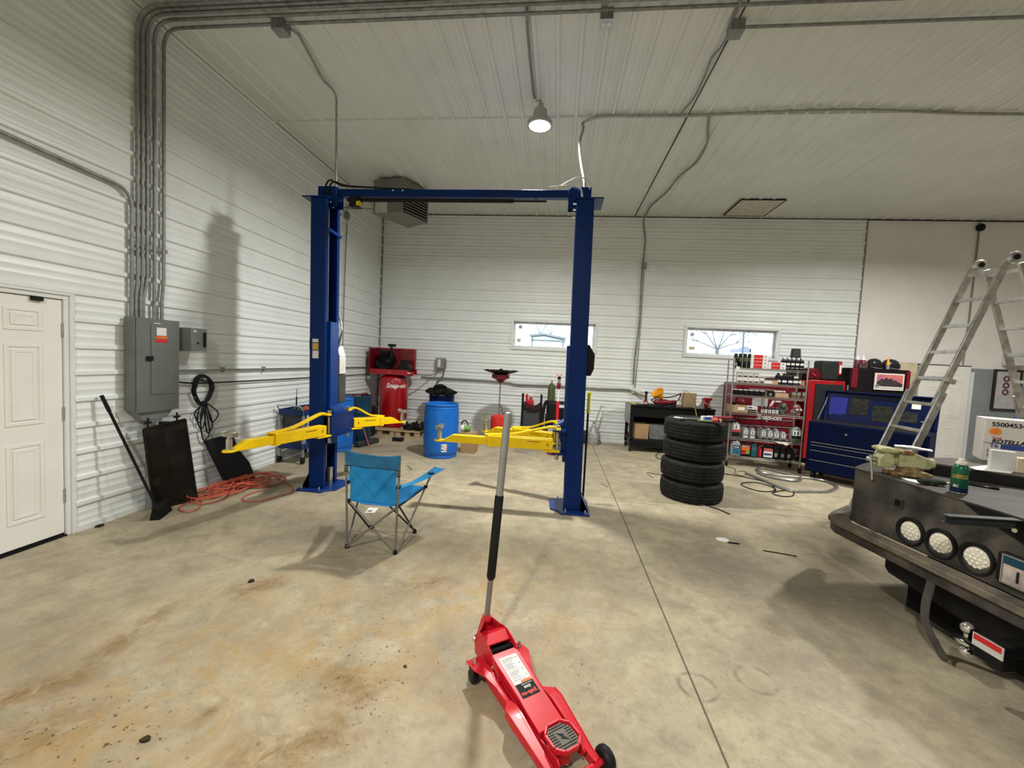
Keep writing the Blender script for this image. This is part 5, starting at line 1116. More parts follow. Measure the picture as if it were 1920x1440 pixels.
# ================================================================== TYRES
def tyre():
    t = root('tyre', 'black', 'tyre'); R, W = .388, .255; mb = MB()
    prof = [(.225, .012), (.215, .035), (.215, W-.035), (.225, W-.012), (.25, W), (.30, W+.004), (.335, W-.002), (.362, W-.018)]
    z = W-.034
    g = 4; bw = (W-.068)/g
    pr = []
    zz = .034; pr.append((.376, .028))
    for k in range(g+1):
        w_ = (W-.068-.009*g)/(g+1)
        pr += [(R-.007*(abs(k-g/2)/(g/2))**2, zz), (R-.007*(abs(k-g/2)/(g/2))**2, zz+w_)]
        if k < g: pr += [(R-.014, zz+w_+.001), (R-.014, zz+w_+.008)]
        zz += w_+.009
    tread = list(reversed(pr))
    out = prof+[(.376, W-.028)]+tread+[(.362, .018), (.335, .002), (.30, -.0), (.25, .0)]
    n = 96; vs = []
    for i, (r, z) in enumerate(out):
        istr = 9 <= i < 9+len(tread)
        for k in range(n):
            a = 2*PI*k/n; rr = r
            if istr and r > .377 and (k+int(z*30)) % 3 == 0: rr = r-.0045
            if (r > .365 and not istr) and k % 2: rr = r-.004
            vs.append((rr*math.cos(a), rr*math.sin(a), z))
    m_ = len(out); mb.add(vs, [(i*n+k, i*n+(k+1) % n, ((i+1) % m_)*n+(k+1) % n, ((i+1) % m_)*n+k) for i in range(m_) for k in range(n)])
    part('casing', mb, rubber, t); return t
ty = tyre()
spots = [((1.845, 5.60, 0), 'bottom tyre of the stack of four on the floor'), ((1.835, 5.60, .261), 'second tyre up in the stack of four'), ((1.855, 5.62, .522), 'third tyre up in the stack of four, just under the top one'), ((1.845, 5.61, .783), 'top tyre of the stack of four, with tools lying on it')]
for i, (p, lb) in enumerate(spots):
    if i == 0: ty.location = p; ty['label'] = lb; ty['group'] = 'stack of four tyres'
    else: clone(ty, p, .4*i, lb, 'stack of four tyres')
zt = .783+.2605
mb = MB(); mb.cyl((1.60, 5.36, zt+.018), (1.84, 5.34, zt+.020), .014); mb.cyl((1.52, 5.42, zt+.016), (1.60, 5.36, zt+.018), .010); mb.cyl((1.57, 5.36, zt+.013), (1.63, 5.37, zt+.013), .012); solo('ratchet', mb, chrome, 'shiny chrome ratchet lying on the top tyre', 'ratchet')
pk = root('blister_pack', 'small blue and white packet on top of the top tyre', 'packet', (1.88, 5.32, zt)); mb = MB(); mb.cbox((0, 0, .035), (.13, .05, .065), Matrix.Rotation(.2, 4, 'Z')); part('card', mb, labelwhite, pk, bevel=.003); mb = MB(); mb.cbox((.005, -.006, .040), (.09, .042, .035), Matrix.Rotation(.2, 4, 'Z')); part('print', mb, M('print_blue', (.05, .12, .62), .5), pk)
td = root('torque_wrench', 'red and grey torque wrench lying on the top tyre, behind the packet', 'wrench', (2.04, 5.44, zt+.001)); mb = MB(); mb.cyl((-.10, .0, .035), (.20, .03, .045), .022); part('body', mb, M('wrench_maroon', (.22, .01, .02), .4), td); mb = MB(); mb.box(-.10, .01, .02, .18, .05, .06); mb.box(-.02, .0, 0, .02, .04, .03); part('case', mb, labelgrey, td, bevel=.008)
gp = root('impact_tool', 'black tool with orange tip at the front edge of the top tyre', 'power tool', (2.02, 5.28, zt+.001)); mb = MB(); mb.cyl((-.02, 0, .022), (.19, .0, .028), .017); part('body', mb, black, gp); mb = MB(); mb.ball((-.05, 0, .030), .028, 1.2, 1, 1); part('tip', mb, M('tip_orange', (.80, .08, .03), .5), gp); mb = MB(); mb.box(-.005, -.02, .005, .02, .02, .045); part('collar', mb, tan, gp, bevel=.004)
mb = MB(); mb.cyl((1.76, 5.285, zt+.010), (1.92, 5.275, zt+.010), .010); solo('green_tool', mb, M('tool_green', (.18, .28, .12), .5), 'thin pale green tool on the top tyre in front of the packet', 'tool')
mb = MB(); mb.cyl((2.10, 5.62, zt+.010), (2.20, 5.56, zt+.012), .010); mb.ball((2.10, 5.62, zt+.012), .018); mb.map(lambda v: (v.x, v.y, max(v.z, zt+.0005))); solo('black_wrench', mb, blackmetal, 'long black wrench across the right side of the top tyre', 'wrench')

# ================================================================== WIRE SHELF WITH STOCK
SA = -9.5*PI/180; SO = Vector((3.085, 7.62, 0)); SW, SD = 1.13, .43
ws = root('wire_shelf', 'tall chrome wire shelving rack on casters full of oil and filters', 'shelving rack', SO, SA)
SZ = [1.75, 1.49, 1.27, .965, .51, .19]
for x in (0, SW):
    for y in (0, SD):
        mb = MB(); mb.cyl((x, y, .10), (x, y, 1.92), .0125, n=12)
        for k in range(0, 44): mb.lathe([(.0127, .0), (.0137, .003), (.0127, .006)], (x, y, .14+.04*k), 10)
        part('post', mb, zinc, ws)
        mb = MB(); mb.lathe([(1e-6, -.015), (.045, -.015), (.050, 0), (.045, .015), (1e-6, .015)], (x, y, .05), 18, 'x'); mb.beam((x+.02, y, .105), (x+.02, y, .05), .003, .03); part('caster', mb, black, ws)
for z in SZ:
    mb = MB(); t = .0035
    for y in (0, SD):
        for dz in (0, -.030): mb.cyl((0, y, z+dz), (SW, y, z+dz), t, n=6)
        n = 26
        for k in range(n):
            x0 = SW*k/n; mb.cyl((x0, y, z-.030), (x0+SW/n*.5, y, z), .0022, n=5)
            mb.cyl((x0+SW/n*.5, y, z), (x0+SW/n, y, z-.030), .0022, n=5)
    for x in (0, SW):
        for dz in (0, -.030): mb.cyl((x, 0, z+dz), (x, SD, z+dz), t, n=6)
    for k in range(1, 34): mb.cyl((SW*k/34, 0, z+.003), (SW*k/34, SD, z+.003), .0022, n=5)
    for y in (SD*.33, SD*.66): mb.cyl((0, y, z-.003), (SW, y, z-.003), t, n=6)
    part('wire_tier', mb, zinc, ws)
SR = Matrix.Rotation(SA, 3, 'Z')
def shp(x, y, tier): return SO+SR @ Vector((x, y, 0))+Vector((0, 0, SZ[tier]+.0055))
TN = ['top tier', 'second tier', 'third tier', 'fourth tier', 'fifth tier', 'bottom tier']
PX = lambda px, tier=0: (px-(1370-1.7*tier))*.00822
def item(name, label, cat, x, y, tier, group=None): return root(name, label, cat, shp(x, y, tier), SA, group)
# --- makers (first of a kind built, the rest copied)
def can(name, x, y, tier, label, r, h, mat, capm, lab=None, labm=None, cat='spray can', group=None, band=None):
    t = item(name, label, cat, x, y, tier, group); mb = MB(); mb.lathe([(r*.93, 0), (r, .006), (r, h*.78), (r*.9, h*.82), (r*.55, h*.84)], n=18); part('body', mb, mat, t)
    mb = MB(); mb.lathe([(r*.86, h*.82), (r*.86, h*.98), (r*.75, h)], n=16); part('cap', mb, capm, t)
    if band: mb = MB(); mb.lathe([(r*1.01, h*band[1]), (r*1.01, h*band[2])], n=18); part('band', mb, band[0], t)
    return t
def row(proto, n, dx, dy, fmt, group, skip=0):
    L_ = []
    for i in range(n):
        if i == 0: proto['label'] = fmt(0); proto['group'] = group; L_.append(proto); continue
        L_.append(clone(proto, proto.location+SR @ Vector((dx*i, dy*i, 0)), SA, fmt(i), group))
    return L_
p = can('spray_can', .005+.03, .10, 0, '', .033, .17, black, black, band=(labelgrey, .2, .5)); row(p, 2, .045, .09, lambda i: f'short black aerosol can at left end of rack top tier, {("front", "back")[i]} one', 'black aerosol cans on the top tier')
p = can('spray_can', PX(1379)-.02, .16, 0, '', .033, .25, black, black, band=(olive, .45, .72)); row(p, 4, .068, -.02, lambda i: f'tall olive banded black aerosol can, rack top tier, {nth(i, 4)}', 'tall aerosol cans on the top tier')
tg = item('price_tag', 'small white tag hanging at the left front corner of rack top tier', 'tag', PX(1377), -.018, 0); mb = MB(); mb.cbox((0, 0, -.01), (.06, .004, .06), Matrix.Rotation(.3, 4, 'Y')); part('card', mb, labelwhite, tg)
def flatbox(name, x, y, tier, w_, d_, h_, mats, label, z=0, cat='box', group=None, parts=None):
    t = item(name, label, cat, x+w_/2, y+d_/2, tier, group); t.location.z += z
    mb = MB(); mb.box(-w_/2, -d_/2, 0, w_/2, d_/2, h_); part('carton', mb, mats, t, bevel=.0015)
    for (x0, z0, x1, z1, m_) in (parts or []):
        mb = MB(); mb.box(-w_/2+w_*x0, -d_/2-.0012, h_*z0, -w_/2+w_*x1, -d_/2+.001, h_*z1); part('print', mb, m_, t)
    return t
labs = [(.03, .12, .15, .88, labelwhite), (.17, .06, .68, .94, labelred), (.70, .08, .98, .92, labelwhite), (.80, .35, .88, .65, ink)]
p = flatbox('filter_box', PX(1403), .06, 0, .27, .24, .059, labelwhite, '', parts=labs)
for k in range(4):
    lb = f'red and white flat box, taller pile on rack top tier, {("lowest", "second lowest", "second highest", "highest")[k]} of four'
    if k == 0: p['label'] = lb; p['group'] = 'red and white boxes on the top tier'
    else: clone(p, p.location+Vector((0, 0, .0602*k)), SA, lb, 'red and white boxes on the top tier')
for k in range(2): clone(p, shp(PX(1434)+.155, .06+.12, 0)+Vector((0, 0, .0602*k)), SA, f'red and white flat box, shorter pile on rack top tier, {("lower", "upper")[k]}', 'red and white boxes on the top tier')
def bottle(name, x, y, tier, w_, d_, h_, mat, capm, label, group=None, cat='bottle', prints=None):
    t = item(name, label, cat, x, y, tier, group); mb = MB()
    for (s, z0, z1, s1) in ((1, 0, h_*.72, 1), (1, h_*.72, h_*.88, .45)):
        a, b = w_/2, d_/2
        mb.add([(-a*s, -b*s, z0), (a*s, -b*s, z0), (a*s, b*s, z0), (-a*s, b*s, z0), (-a*s1, -b*s1, z1), (a*s1, -b*s1, z1), (a*s1, b*s1, z1), (-a*s1, b*s1, z1)], [(0, 3, 2, 1), (4, 5, 6, 7), (0, 1, 5, 4), (1, 2, 6, 5), (2, 3, 7, 6), (3, 0, 4, 7)])
    part('body', mb, mat, t, bevel=min(w_, d_)*.09)
    mb = MB(); mb.lathe([(w_*.22, h_*.86), (w_*.22, h_*.99), (w_*.18, h_)], n=14); part('cap', mb, capm, t)
    for (x0, z0, x1, z1, m_) in (prints or []):
        mb = MB(); mb.box(-w_/2+w_*x0, -d_/2-.0014, h_*z0, -w_/2+w_*x1, -d_/2+.001, h_*z1); part('label_print', mb, m_, t)
    return t
for rw in range(2):
    p = bottle('oil_additive', PX(1464)+.012+.02*rw, .09+.10*rw, 0, .062, .05, .215, blackmetal, black if rw else labelwhite, '', prints=[(.1, .38, .9, .55, labelwhite if rw == 0 else labelgrey), (.1, .12, .9, .2, labelgrey)])
    row(p, 5, .068, 0, lambda i: f'black bottle on rack top tier, {("front", "back")[rw]} row, {nth(i, 5)}', 'black bottles on the top tier')
tp = item('paint_tin', 'dark grey metal tin standing on the black bottles at rack top right', 'tin', PX(1488), .14, 0); tp.location.z += .2155; mb = MB(); mb.lathe([(.078, 0), (.082, .005), (.070, .15), (.065, .155)], n=24); part('body', mb, M('tin_grey', (.06, .065, .065), .35, .5), tp)
# second tier
for rw in range(2):
    p = flatbox('filter_carton', PX(1379), .05, 1, .082, .09, .092, labelwhite, '', z=.0925*rw, parts=[(.04, .02, .96, .38, labelgrey), (.3, .1, .7, .32, ink), (.2, .55, .8, .9, cream)])
    n = 5-rw; row(p, n, .088, 0, lambda i: f'white filter carton on rack second tier, {("lower", "upper")[rw]} row, {nth(i, n)}', 'small filter cartons on the second tier')
ob = item('open_carton', 'open cardboard tray of dark parts in the middle of rack second tier', 'box', PX(1434)+.04, .17, 1); mb = MB(); w_, d_, h_ = .30, .24, .10; k = .005
mb.box(-w_/2, -d_/2, 0, w_/2, d_/2, .006)
mb.box(-w_/2, -d_/2, .006, w_/2, -d_/2+k, h_*.7); mb.box(-w_/2, d_/2-k, .006, w_/2, d_/2, h_); mb.box(-w_/2, -d_/2+k, .006, -w_/2+k, d_/2-k, h_); mb.box(w_/2-k, -d_/2+k, .006, w_/2, d_/2-k, h_); part('tray', mb, cardl, ob); mb = MB(); mb.box(-.14, -.11, .01, .14, .11, .095); part('content', mb, black, ob, bevel=.01); mb = MB(); mb.box(-.06, -.1215, .01, .06, -.1195, .05); part('sticker', mb, labelwhite, ob)
p = bottle('dark_bottle', PX(1458), .10, 1, .085, .07, .20, M('bottle_plum', (.018, .014, .022), .4), black, '', prints=[(.1, .2, .9, .38, labelwhite)]); row(p, 3, .092, 0, lambda i: f'dark plum bottle on rack second tier, {nth(i, 3)} of three', 'dark bottles on the second tier')
for rw in range(2):
    p = flatbox('parts_box', PX(1486)-.01, .05, 1, .075, .10, .082, (M('dark_carton', (.04, .03, .03), .6)), '', z=.0825*rw, parts=[(.05, .5, .95, .95, labelwhite if rw == 0 else cream)])
    n = 2-rw; row(p, n, .08, 0, lambda i: f'dark parts box with white top label right of rack second tier, {("lower left", "lower right", "upper")[2*rw+i]} of three', 'dark parts boxes on the second tier')
flatbox('parts_box', SW-.085, .05, 1, .07, .10, .09, labelorange, 'orange and white small box at right end of rack second tier', parts=[(.2, .2, .8, .8, labelwhite)])
# third tier
p = can('oil_filter', PX(1372)+.05, .09, 2, '', .042, .10, black, labelwhite, cat='oil filter'); row(p, 6, .086, 0, lambda i: f'black oil filter on rack third tier, {nth(i, 6)} of six', 'black oil filters on the third tier')
flatbox('brass_parts', PX(1420)+.06, .08, 2, .10, .12, .09, M('carton_olive', (.16, .12, .05), .7), 'small olive brown carton in the middle of rack third tier')
flatbox('brass_parts', PX(1434)+.05, .08, 2, .10, .14, .09, ink, 'small black carton beside olive carton on rack third tier', parts=[(.3, .2, .7, .7, labelgrey)])
flatbox('long_lid', PX(1410), .10, 2, .36, .20, .012, labelgrey, 'thin grey sheet lying across cartons of rack third tier', z=.107, cat='sheet')
ob2 = flatbox('open_carton', PX(1449)+.045, .06, 2, .20, .20, .07, cardl, 'shallow brown carton holding clear bags on rack third tier')
bgp = item('plastic_bag', 'bright clear plastic bags bulging from shallow carton on rack third tier', 'bag', PX(1465), .16, 2); bgp.location.z += .071; mb = MB()
for i in range(5): mb.ball((-.07+.035*i, .01*(i % 2), .022), .03, 1.1, 1.4, .75, 10, 6)
part('bag_body', mb, M('bright_plastic', (.75, .76, .76), .3, 0, .3, 30, bump=.6, bscale=60), bgp)
p = flatbox('sparkplug_box', PX(1484), .05, 2, .07, .10, .11, M('carton_brown', (.13, .075, .035), .7), '', parts=[(.1, .5, .9, .9, labelgrey)]); row(p, 3, .075, 0, lambda i: f'small brown carton at right of rack third tier, {nth(i, 3)} of three', 'small brown cartons on the third tier')
# fourth tier
flatbox('cardboard_box', -.02+.02, .03, 3, .27, .30, .12, card, 'brown cardboard box with white label at left of rack fourth tier', parts=[(.45, .3, .85, .75, labelwhite)])
mb = MB(); q = shp(.10, .15, 3)
bx_ = item('black_pouch', 'small black pouch on top of cardboard box of rack fourth tier', 'pouch', .05, .12, 3); bx_.location.z += .1215; mb = MB(); mb.box(-.05, -.05, 0, .05, .05, .055); part('body', mb, black, bx_, bevel=.012)
bx_ = item('red_rag', 'dark red rag heap over cardboard box of rack fourth tier', 'rag', .20, .16, 3); bx_.location.z += .1215; mb = MB(); mb.ball((0, 0, .06), .06, 1.2, 1.2, .95); part('body', mb, redd, bx_)
p = flatbox('flat_pack', PX(1396)+.06, .05, 3, .16, .20, .032, labelwhite, '', parts=[(.05, .1, .95, .9, ink)])
for k in range(3):
    lb = f'flat {("black", "black", "white and blue")[k]} fronted pack on rack fourth tier, {("bottom", "middle", "top")[k]} of three'
    if k == 0: p['label'] = lb; p['group'] = 'flat packs on the fourth tier'
    elif k == 1: clone(p, p.location+Vector((0, 0, .0325)), SA, lb, 'flat packs on the fourth tier')
flatbox('flat_pack', PX(1396)+.06, .05, 3, .16, .20, .05, labelwhite, 'flat white and blue pack on rack fourth tier, top of the three', z=.0655, group='flat packs on the fourth tier', parts=[(.1, .3, .5, .8, labelblue), (.6, .4, .9, .6, labelred)])
p = bottle('small_bottle', PX(1424)+.07, .08, 3, .05, .045, .125, ink, labelgrey, '', prints=[(.1, .1, .9, .65, labelwhite), (.35, .1, .6, .65, ink)]); row(p, 5, .056, 0, lambda i: f'small white labelled bottle on rack fourth tier, {nth(i, 5)} of five', 'small bottles on the fourth tier')
def bag(x, tier, w_, h_, label, mat):
    t = item('plastic_bag', label, 'bag', x, .14, tier); mb = MB(); rb = random.Random(int(x*1000))
    for i in range(9): mb.ball((rb.uniform(-w_/2, w_/2)*.7, rb.uniform(-.06, .06), .03+rb.random()*(h_-.06)), .035+.02*rb.random(), rb.uniform(.8, 1.4), 1.1, rb.uniform(.7, 1.2), 9, 6)
    mb.map(lambda v: (v.x, v.y, max(v.z, .001))); part('bag_body', mb, mat, t)
bag(PX(1476)-.0, 3, .12, .20, 'grey plastic bags with parts heaped on rack fourth tier, left heap', M('bag_green', (.16, .18, .16), .3, 0, .5, 30, bump=.8, bscale=60))
bag(PX(1494)+.045, 3, .12, .19, 'shiny plastic bags with red prints heaped on rack fourth tier, right heap', M('bag_red', (.45, .40, .40), .25, 0, .5, 26, col2=(.25, .01, .02), v2=.5, bump=.8, bscale=60))
# fifth tier: motor oil jugs
def jug(x, tier, w_, h_, mat, label, prints, y=.10, d_=.11, group=None, handle=True):
    t = item('oil_jug', label, 'oil jug', x, y, tier, group); mb = MB(); a, b = w_/2, d_/2
    pr = [(-a, 0), (a, 0), (a, h_*.66), (a*.75, h_*.80), (a*.15, h_*.90), (-a*.55, h_*.90), (-a, h_*.72)]
    mb.prism(pr, -b, b, 'y'); part('body', mb, mat, t, bevel=.010)
    mb = MB(); mb.lathe([(.022, h_*.88), (.024, h_*.985), (.020, h_)], (-a*.25, 0, 0), 14); part('cap', mb, blackmetal if mat is not silver else M('cap_grey', (.12, .12, .12), .5), t)
    if handle:
        mb = MB(); mb.beam((a*.1, 0, h_*.93), (a*.9, 0, h_*.80), .03, .018); part('handle', mb, mat, t, bevel=.005)
    for (x0, z0, x1, z1, m_) in prints:
        mb = MB(); mb.box(-a+w_*x0, -b-.0016, h_*z0, -a+w_*x1, -b+.001, h_*z1); part('label_print', mb, m_, t)
    return t
def digit(t, x, z, s, b, mat=ink): 
    mb = MB(); mb.prism([(x-s*.18, z), (x+s*.12, z), (x+s*.12, z+s), (x-.0, z+s), (x-s*.28, z+s*.75), (x-s*.28, z+s*.62), (x-s*.18, z+s*.68)], -b-.0026, -b-.001, 'y'); part('printed_numeral', mb, mat, t)
t = jug(PX(1374, 4)+.035, 4, .145, .285, silver, 'large silver oil jug with red label at left end of rack fifth tier', [(.25, .50, .82, .80, labelwhite), (.1, .36, .9, .48, labelred), (.05, .05, .95, .34, ink)]); digit(t, .0, .285*.54, .06, .055)
pxs = [1396, 1409, 1430, 1442.5, 1454.5, 1467]
for i, px in enumerate(pxs):
    t = jug(PX(px, 4)+.012, 4, .094, .195-.004*i, silver, f'small silver oil jug, front of rack fifth tier, {nth(i, 6)}', [(.25, .40, .80, .72, labelwhite), (.15, .06, .85, .20, ink if i > 1 else labelwhite)], group='small silver oil jugs on the fifth tier'); digit(t, .004, .195*.44, .042, .055)
for i in range(5):
    jug(PX(1398+i*15.5, 4)+.02, 4, .094, .20, silver, f'silver oil jug, back row of rack fifth tier, {nth(i, 5)}', [], y=.29, group='back row oil jugs on the fifth tier')
t = jug(PX(1491, 4)+.005, 4, .150, .285, silver, 'large silver oil jug with green label at right end of rack fifth tier', [(.15, .42, .85, .74, labelwhite), (.05, .22, .95, .40, ink), (.05, .05, .95, .21, M('label_moss', (.08, .12, .05), .5))]); digit(t, -.02, .285*.46, .06, .055); digit(t, .025, .285*.46, .06, .055)
# bottom tier
t = jug(PX(1376, 5)+.03, 5, .145, .27, M('jug_pale', (.42, .47, .50), .4), 'pale jug with blue label at left end of rack bottom tier', [(.08, .08, .94, .44, labelteal), (.08, .46, .94, .66, M('label_navy', (.01, .03, .12), .5)), (.15, .50, .8, .60, labelwhite)])
t = jug(PX(1394, 5)+.035, 5, .16, .255, blackmetal, 'black jug with orange label on rack bottom tier', [(.08, .38, .9, .78, labelorange), (.14, .62, .84, .74, labelwhite), (.5, .16, .9, .40, labelgreen), (.08, .14, .48, .30, labelred)])
t = jug(PX(1409, 5)+.045, 5, .09, .25, M('jug_teal', (.01, .11, .12), .4), 'narrow teal jug next to the orange labelled jug on rack bottom tier', [(.1, .5, .9, .8, M('jug_teal2', (.04, .10, .14), .4))])
t = jug(PX(1419, 5)+.05, 5, .07, .22, redd, 'narrow dark red bottle in the middle of rack bottom tier', [(.5, .1, .9, .7, labelred)], handle=False)
t = jug(PX(1435, 5)+.05, 5, .165, .235, blackmetal, 'black jug with white, red and blue label on rack bottom tier', [(.08, .08, .92, .52, labelwhite), (.1, .54, .92, .74, M('label_rose', (.55, .10, .10), .5)), (.12, .22, .85, .38, labelblue)])
for i, px in enumerate((1452, 1464, 1476)):
    t = jug(PX(px, 5)+.045, 5, .088, .25, blackmetal, f'black jug at right of rack bottom tier, {nth(i, 3)} of three', [(.1, .15, .6, .42, labelgrey)], group='black jugs on the bottom tier')
bag(PX(1489, 5)+.045, 5, .10, .23, 'dark bag of parts at the right end of rack bottom tier', M('bag_dark', (.05, .05, .05), .4, 0, .5, 30, col2=(.30, .30, .28), v2=.6, bump=.8, bscale=50))
pt = item('paper_roll', 'torn white paper hanging from front edge of rack fifth tier', 'paper', PX(1462, 4)+.01, -.012, 4); mb = MB(); mb.prism([(-.10, -.005), (-.04, -.03), (.03, -.035), (.07, -.055), (.10, -.05), (.11, -.01), (.0, .0)], -.002, .002, 'y'); part('sheet', mb, paper, pt)

# ================================================================== CABINETS ON THE BACK WALL
rc = root('tool_cabinet', 'red tool cabinet with white lettering standing behind the wire rack', 'tool cabinet', (4.03, 8.70, 0))
mb = MB(); mb.box(3.47, 8.40, .13, 4.60, 9.0, 1.46); part('body', mb, redd, rc, w=True, bevel=.008)
for k in range(5): mb = MB(); z = .16+.13*k; mb.box(3.50, 8.385, z, 4.57, 8.40, z+.115); d_ = part('drawer', mb, redd, rc, w=True, bevel=.003); mb = MB(); mb.box(3.50, 8.372, z+.098, 4.57, 8.385, z+.112); part('drawer_pull', mb, silver, d_, w=True)
for x in (3.55, 4.52):
    for y in (8.47, 8.93): mb = MB(); mb.lathe([(1e-6, -.02), (.062, -.02), (.065, 0), (.062, .02), (1e-6, .02)], (x, y, .065), 18, 'x'); part('caster', mb, black, rc, w=True)
mb = MB(); a, b = aY(1411, 745, 8.395), aY(1439, 762, 8.395); mb.box(a.x, 8.394, b.z, b.x, 8.399, a.z); part('paper_list', mb, M('list_grey', (.50, .50, .50), .8), rc, w=True)
lettering('Snap-on', rc, aY(1441, 783, 8.383)-Vector((4.03, 8.70, 0)), (1, 0, 0), (0, 0, 1), .14, labelwhite, .03, .28)
q = aY(1453, 757, 8.39); mb = MB(); mb.prism([(q.x-.10, q.z-.05), (q.x-.05, q.z-.05), (q.x+.0, q.z+.06), (q.x-.05, q.z+.06)], 8.392, 8.398, 'y'); mb.prism([(q.x+.0, q.z+.03), (q.x+.10, q.z+.03), (q.x+.12, q.z+.06), (q.x+.02, q.z+.06)], 8.392, 8.398, 'y'); part('emblem', mb, labelwhite, rc, w=True)
rk = root('tool_cabinet', 'red cabinet with a black front door right of the wire rack', 'tool cabinet', (5.02, 8.62, 0))
mb = MB(); mb.box(4.72, 8.30, .10, 5.36, 8.95, 1.60); part('body', mb, red, rk, w=True, bevel=.01)
mb = MB(); mb.box(4.84, 8.285, .16, 5.32, 8.302, 1.53); part('door', mb, M('door_black', (.022, .027, .026), .5), rk, w=True, bevel=.004)
mb = MB(); mb.box(4.80, 8.33, .0, 4.90, 8.43, .10); mb.box(5.2, 8.33, .0, 5.30, 8.43, .10); mb.box(4.80, 8.80, .0, 4.90, 8.90, .10); mb.box(5.2, 8.80, .0, 5.30, 8.90, .10); part('feet', mb, black, rk, w=True)
q = aY(1560, 716, 8.29); mb = MB(); mb.prism([(q.x-.03, q.z-.015), (q.x+.03, q.z+.0), (q.x+.05, q.z+.018), (q.x-.01, q.z+.008)], 8.293, 8.299, 'y'); part('badge', mb, brass, rk, w=True)
q = aY(1589, 727, 8.28); mb = MB(); mb.box(q.x-.008, 8.27, q.z-.05, q.x+.008, 8.30, q.z+.05); part('door_handle', mb, silver, rk, w=True)
rk2 = root('tall_cabinet', 'tall black and dark red cabinet with a picture hung on its front', 'tool cabinet', (5.88, 8.62, 0))
mb = MB(); mb.box(5.40, 8.26, .0, 6.40, 8.95, 1.86); part('body', mb, M('cab_black', (.010, .007, .009), .45), rk2, w=True, bevel=.008)
mb = MB(); mb.box(5.42, 8.245, 1.50, 5.52, 8.262, 1.85); mb.box(5.60, 8.245, .4, 5.64, 8.262, 1.85) if False else None; part('corner_panel', mb, redd, rk2, w=True)
mb = MB(); mb.box(6.34, 8.24, .1, 6.40, 8.26, 1.84); part('side_strip', mb, redd, rk2, w=True)
po = root('picture', 'picture of dark rocky peaks under pink sky in white frame on black cabinet', 'picture', (6.02, 8.235, 1.46))
a, b = aY(1641, 699, 8.23), aY(1693, 733, 8.23)
mb = MB(); mb.box(a.x, 8.225, b.z, b.x, 8.242, a.z); part('frame', mb, cream, po, w=True)
W_, H_ = b.x-a.x, a.z-b.z
mb = MB(); mb.box(a.x+W_*.07, 8.2225, b.z+H_*.22, b.x-W_*.05, 8.226, a.z-H_*.08); part('sky', mb, skyred, po, w=True)
mb = MB(); sx_ = a.x+W_*.07; ex = b.x-W_*.05; zz = b.z+H_*.22
hgt = [.28, .36, .50, .46, .60, .48, .56, .40, .42, .30, .26, .20]
mb.prism([(sx_, zz)]+[(sx_+(ex-sx_)*i/11, zz+H_*h_*.9) for i, h_ in enumerate(hgt)]+[(ex, zz)], 8.2205, 8.2235, 'y'); part('rocks', mb, skyblue, po, w=True)
mb = MB(); mb.lathe([(.022, 0), (.036, 0), (.036, .004), (.022, .004)], (a.x+W_*.10, 8.219, b.z+H_*.22), 18, 'y', closed=True); part('small_tyre', mb, labelgrey, po, w=True)
mb = MB(); mb.box(a.x+W_*.2, 8.2225, b.z+H_*.10, b.x-W_*.06, 8.2255, b.z+H_*.13); part('caption_line', mb, labelgrey, po, w=True)
mb = MB(); mb.box(6.42, 8.88, .0, 7.0, 8.92, 2.03); solo('cream_board', mb, M('board_cream', (.62, .52, .36), .7), 'cream wooden board standing on end right of the black cabinet', 'board')
# on the cabinets
ck = root('hard_case', 'black rounded case with a red side on top of the red cabinet', 'case', (5.16, 8.5, 1.601)); mb = MB(); mb.box(-.20, -.12, 0, .13, .14, .37); part('shell', mb, M('case_dark', (.022, .027, .026), .5), ck, bevel=.035); mb = MB(); mb.box(.10, -.128, .10, .165, .12, .375); part('side', mb, red, ck, bevel=.02); mb = MB(); mb.box(.115, -.132, .14, .15, -.127, .30); part('print', mb, labelwhite, ck)
ck = root('tool_bag', 'dark red and black tool bag left of the rounded case on red cabinet', 'bag', (4.82, 8.42, 1.601)); mb = MB(); mb.prism([(-.13, 0), (.12, 0), (.13, .12), (.08, .20), (-.08, .22), (-.14, .12)], -.10, .12, 'y'); part('bag_body', mb, M('bag_maroon', (.10, .004, .008), .6), ck, bevel=.03)
mb = MB(); mb.beam((-.06, -.115, .12), (.02, -.115, .07), .010, .02); part('trim_stripe', mb, labelred, ck)
mb = MB(); mb.box(4.47, 8.42, 1.462, 4.69, 8.66, 1.93); solo('dark_cooler', mb, M('case_dark', 0), 'dark rounded box on top of the red cabinet behind rack right end', 'case', bevel=.04)
for i, px in enumerate((1606.5, 1617)):
    q = aY(px, 690, 8.36); t = root('glue_bottle', f'white coned bottle with dark red label on black cabinet, {("left", "right")[i]} one', 'bottle', (q.x, 8.36, 1.861), group='two glue bottles on the black cabinet')
    mb = MB(); mb.lathe([(.042, 0), (.044, .01), (.044, .145), (.038, .155)], n=18); part('label_wrap', mb, M('label_maroon', (.16, .01, .03), .5), t); mb = MB(); mb.lathe([(.036, .155), (.010, .225), (.005, .25), (.004, .255)], n=16); part('cone', mb, labelwhite, t)
t = root('parts_basket', 'low black basket of small parts on the black cabinet', 'basket', (5.60, 8.31, 1.861)); mb = MB(); mb.box(-.05, -.03, 0, .10, .04, .09); part('basket', mb, M('basket', (.04, .02, .02), .6, 0, .4, 60, col2=(.3, .2, .2), v2=.6), t, bevel=.006)
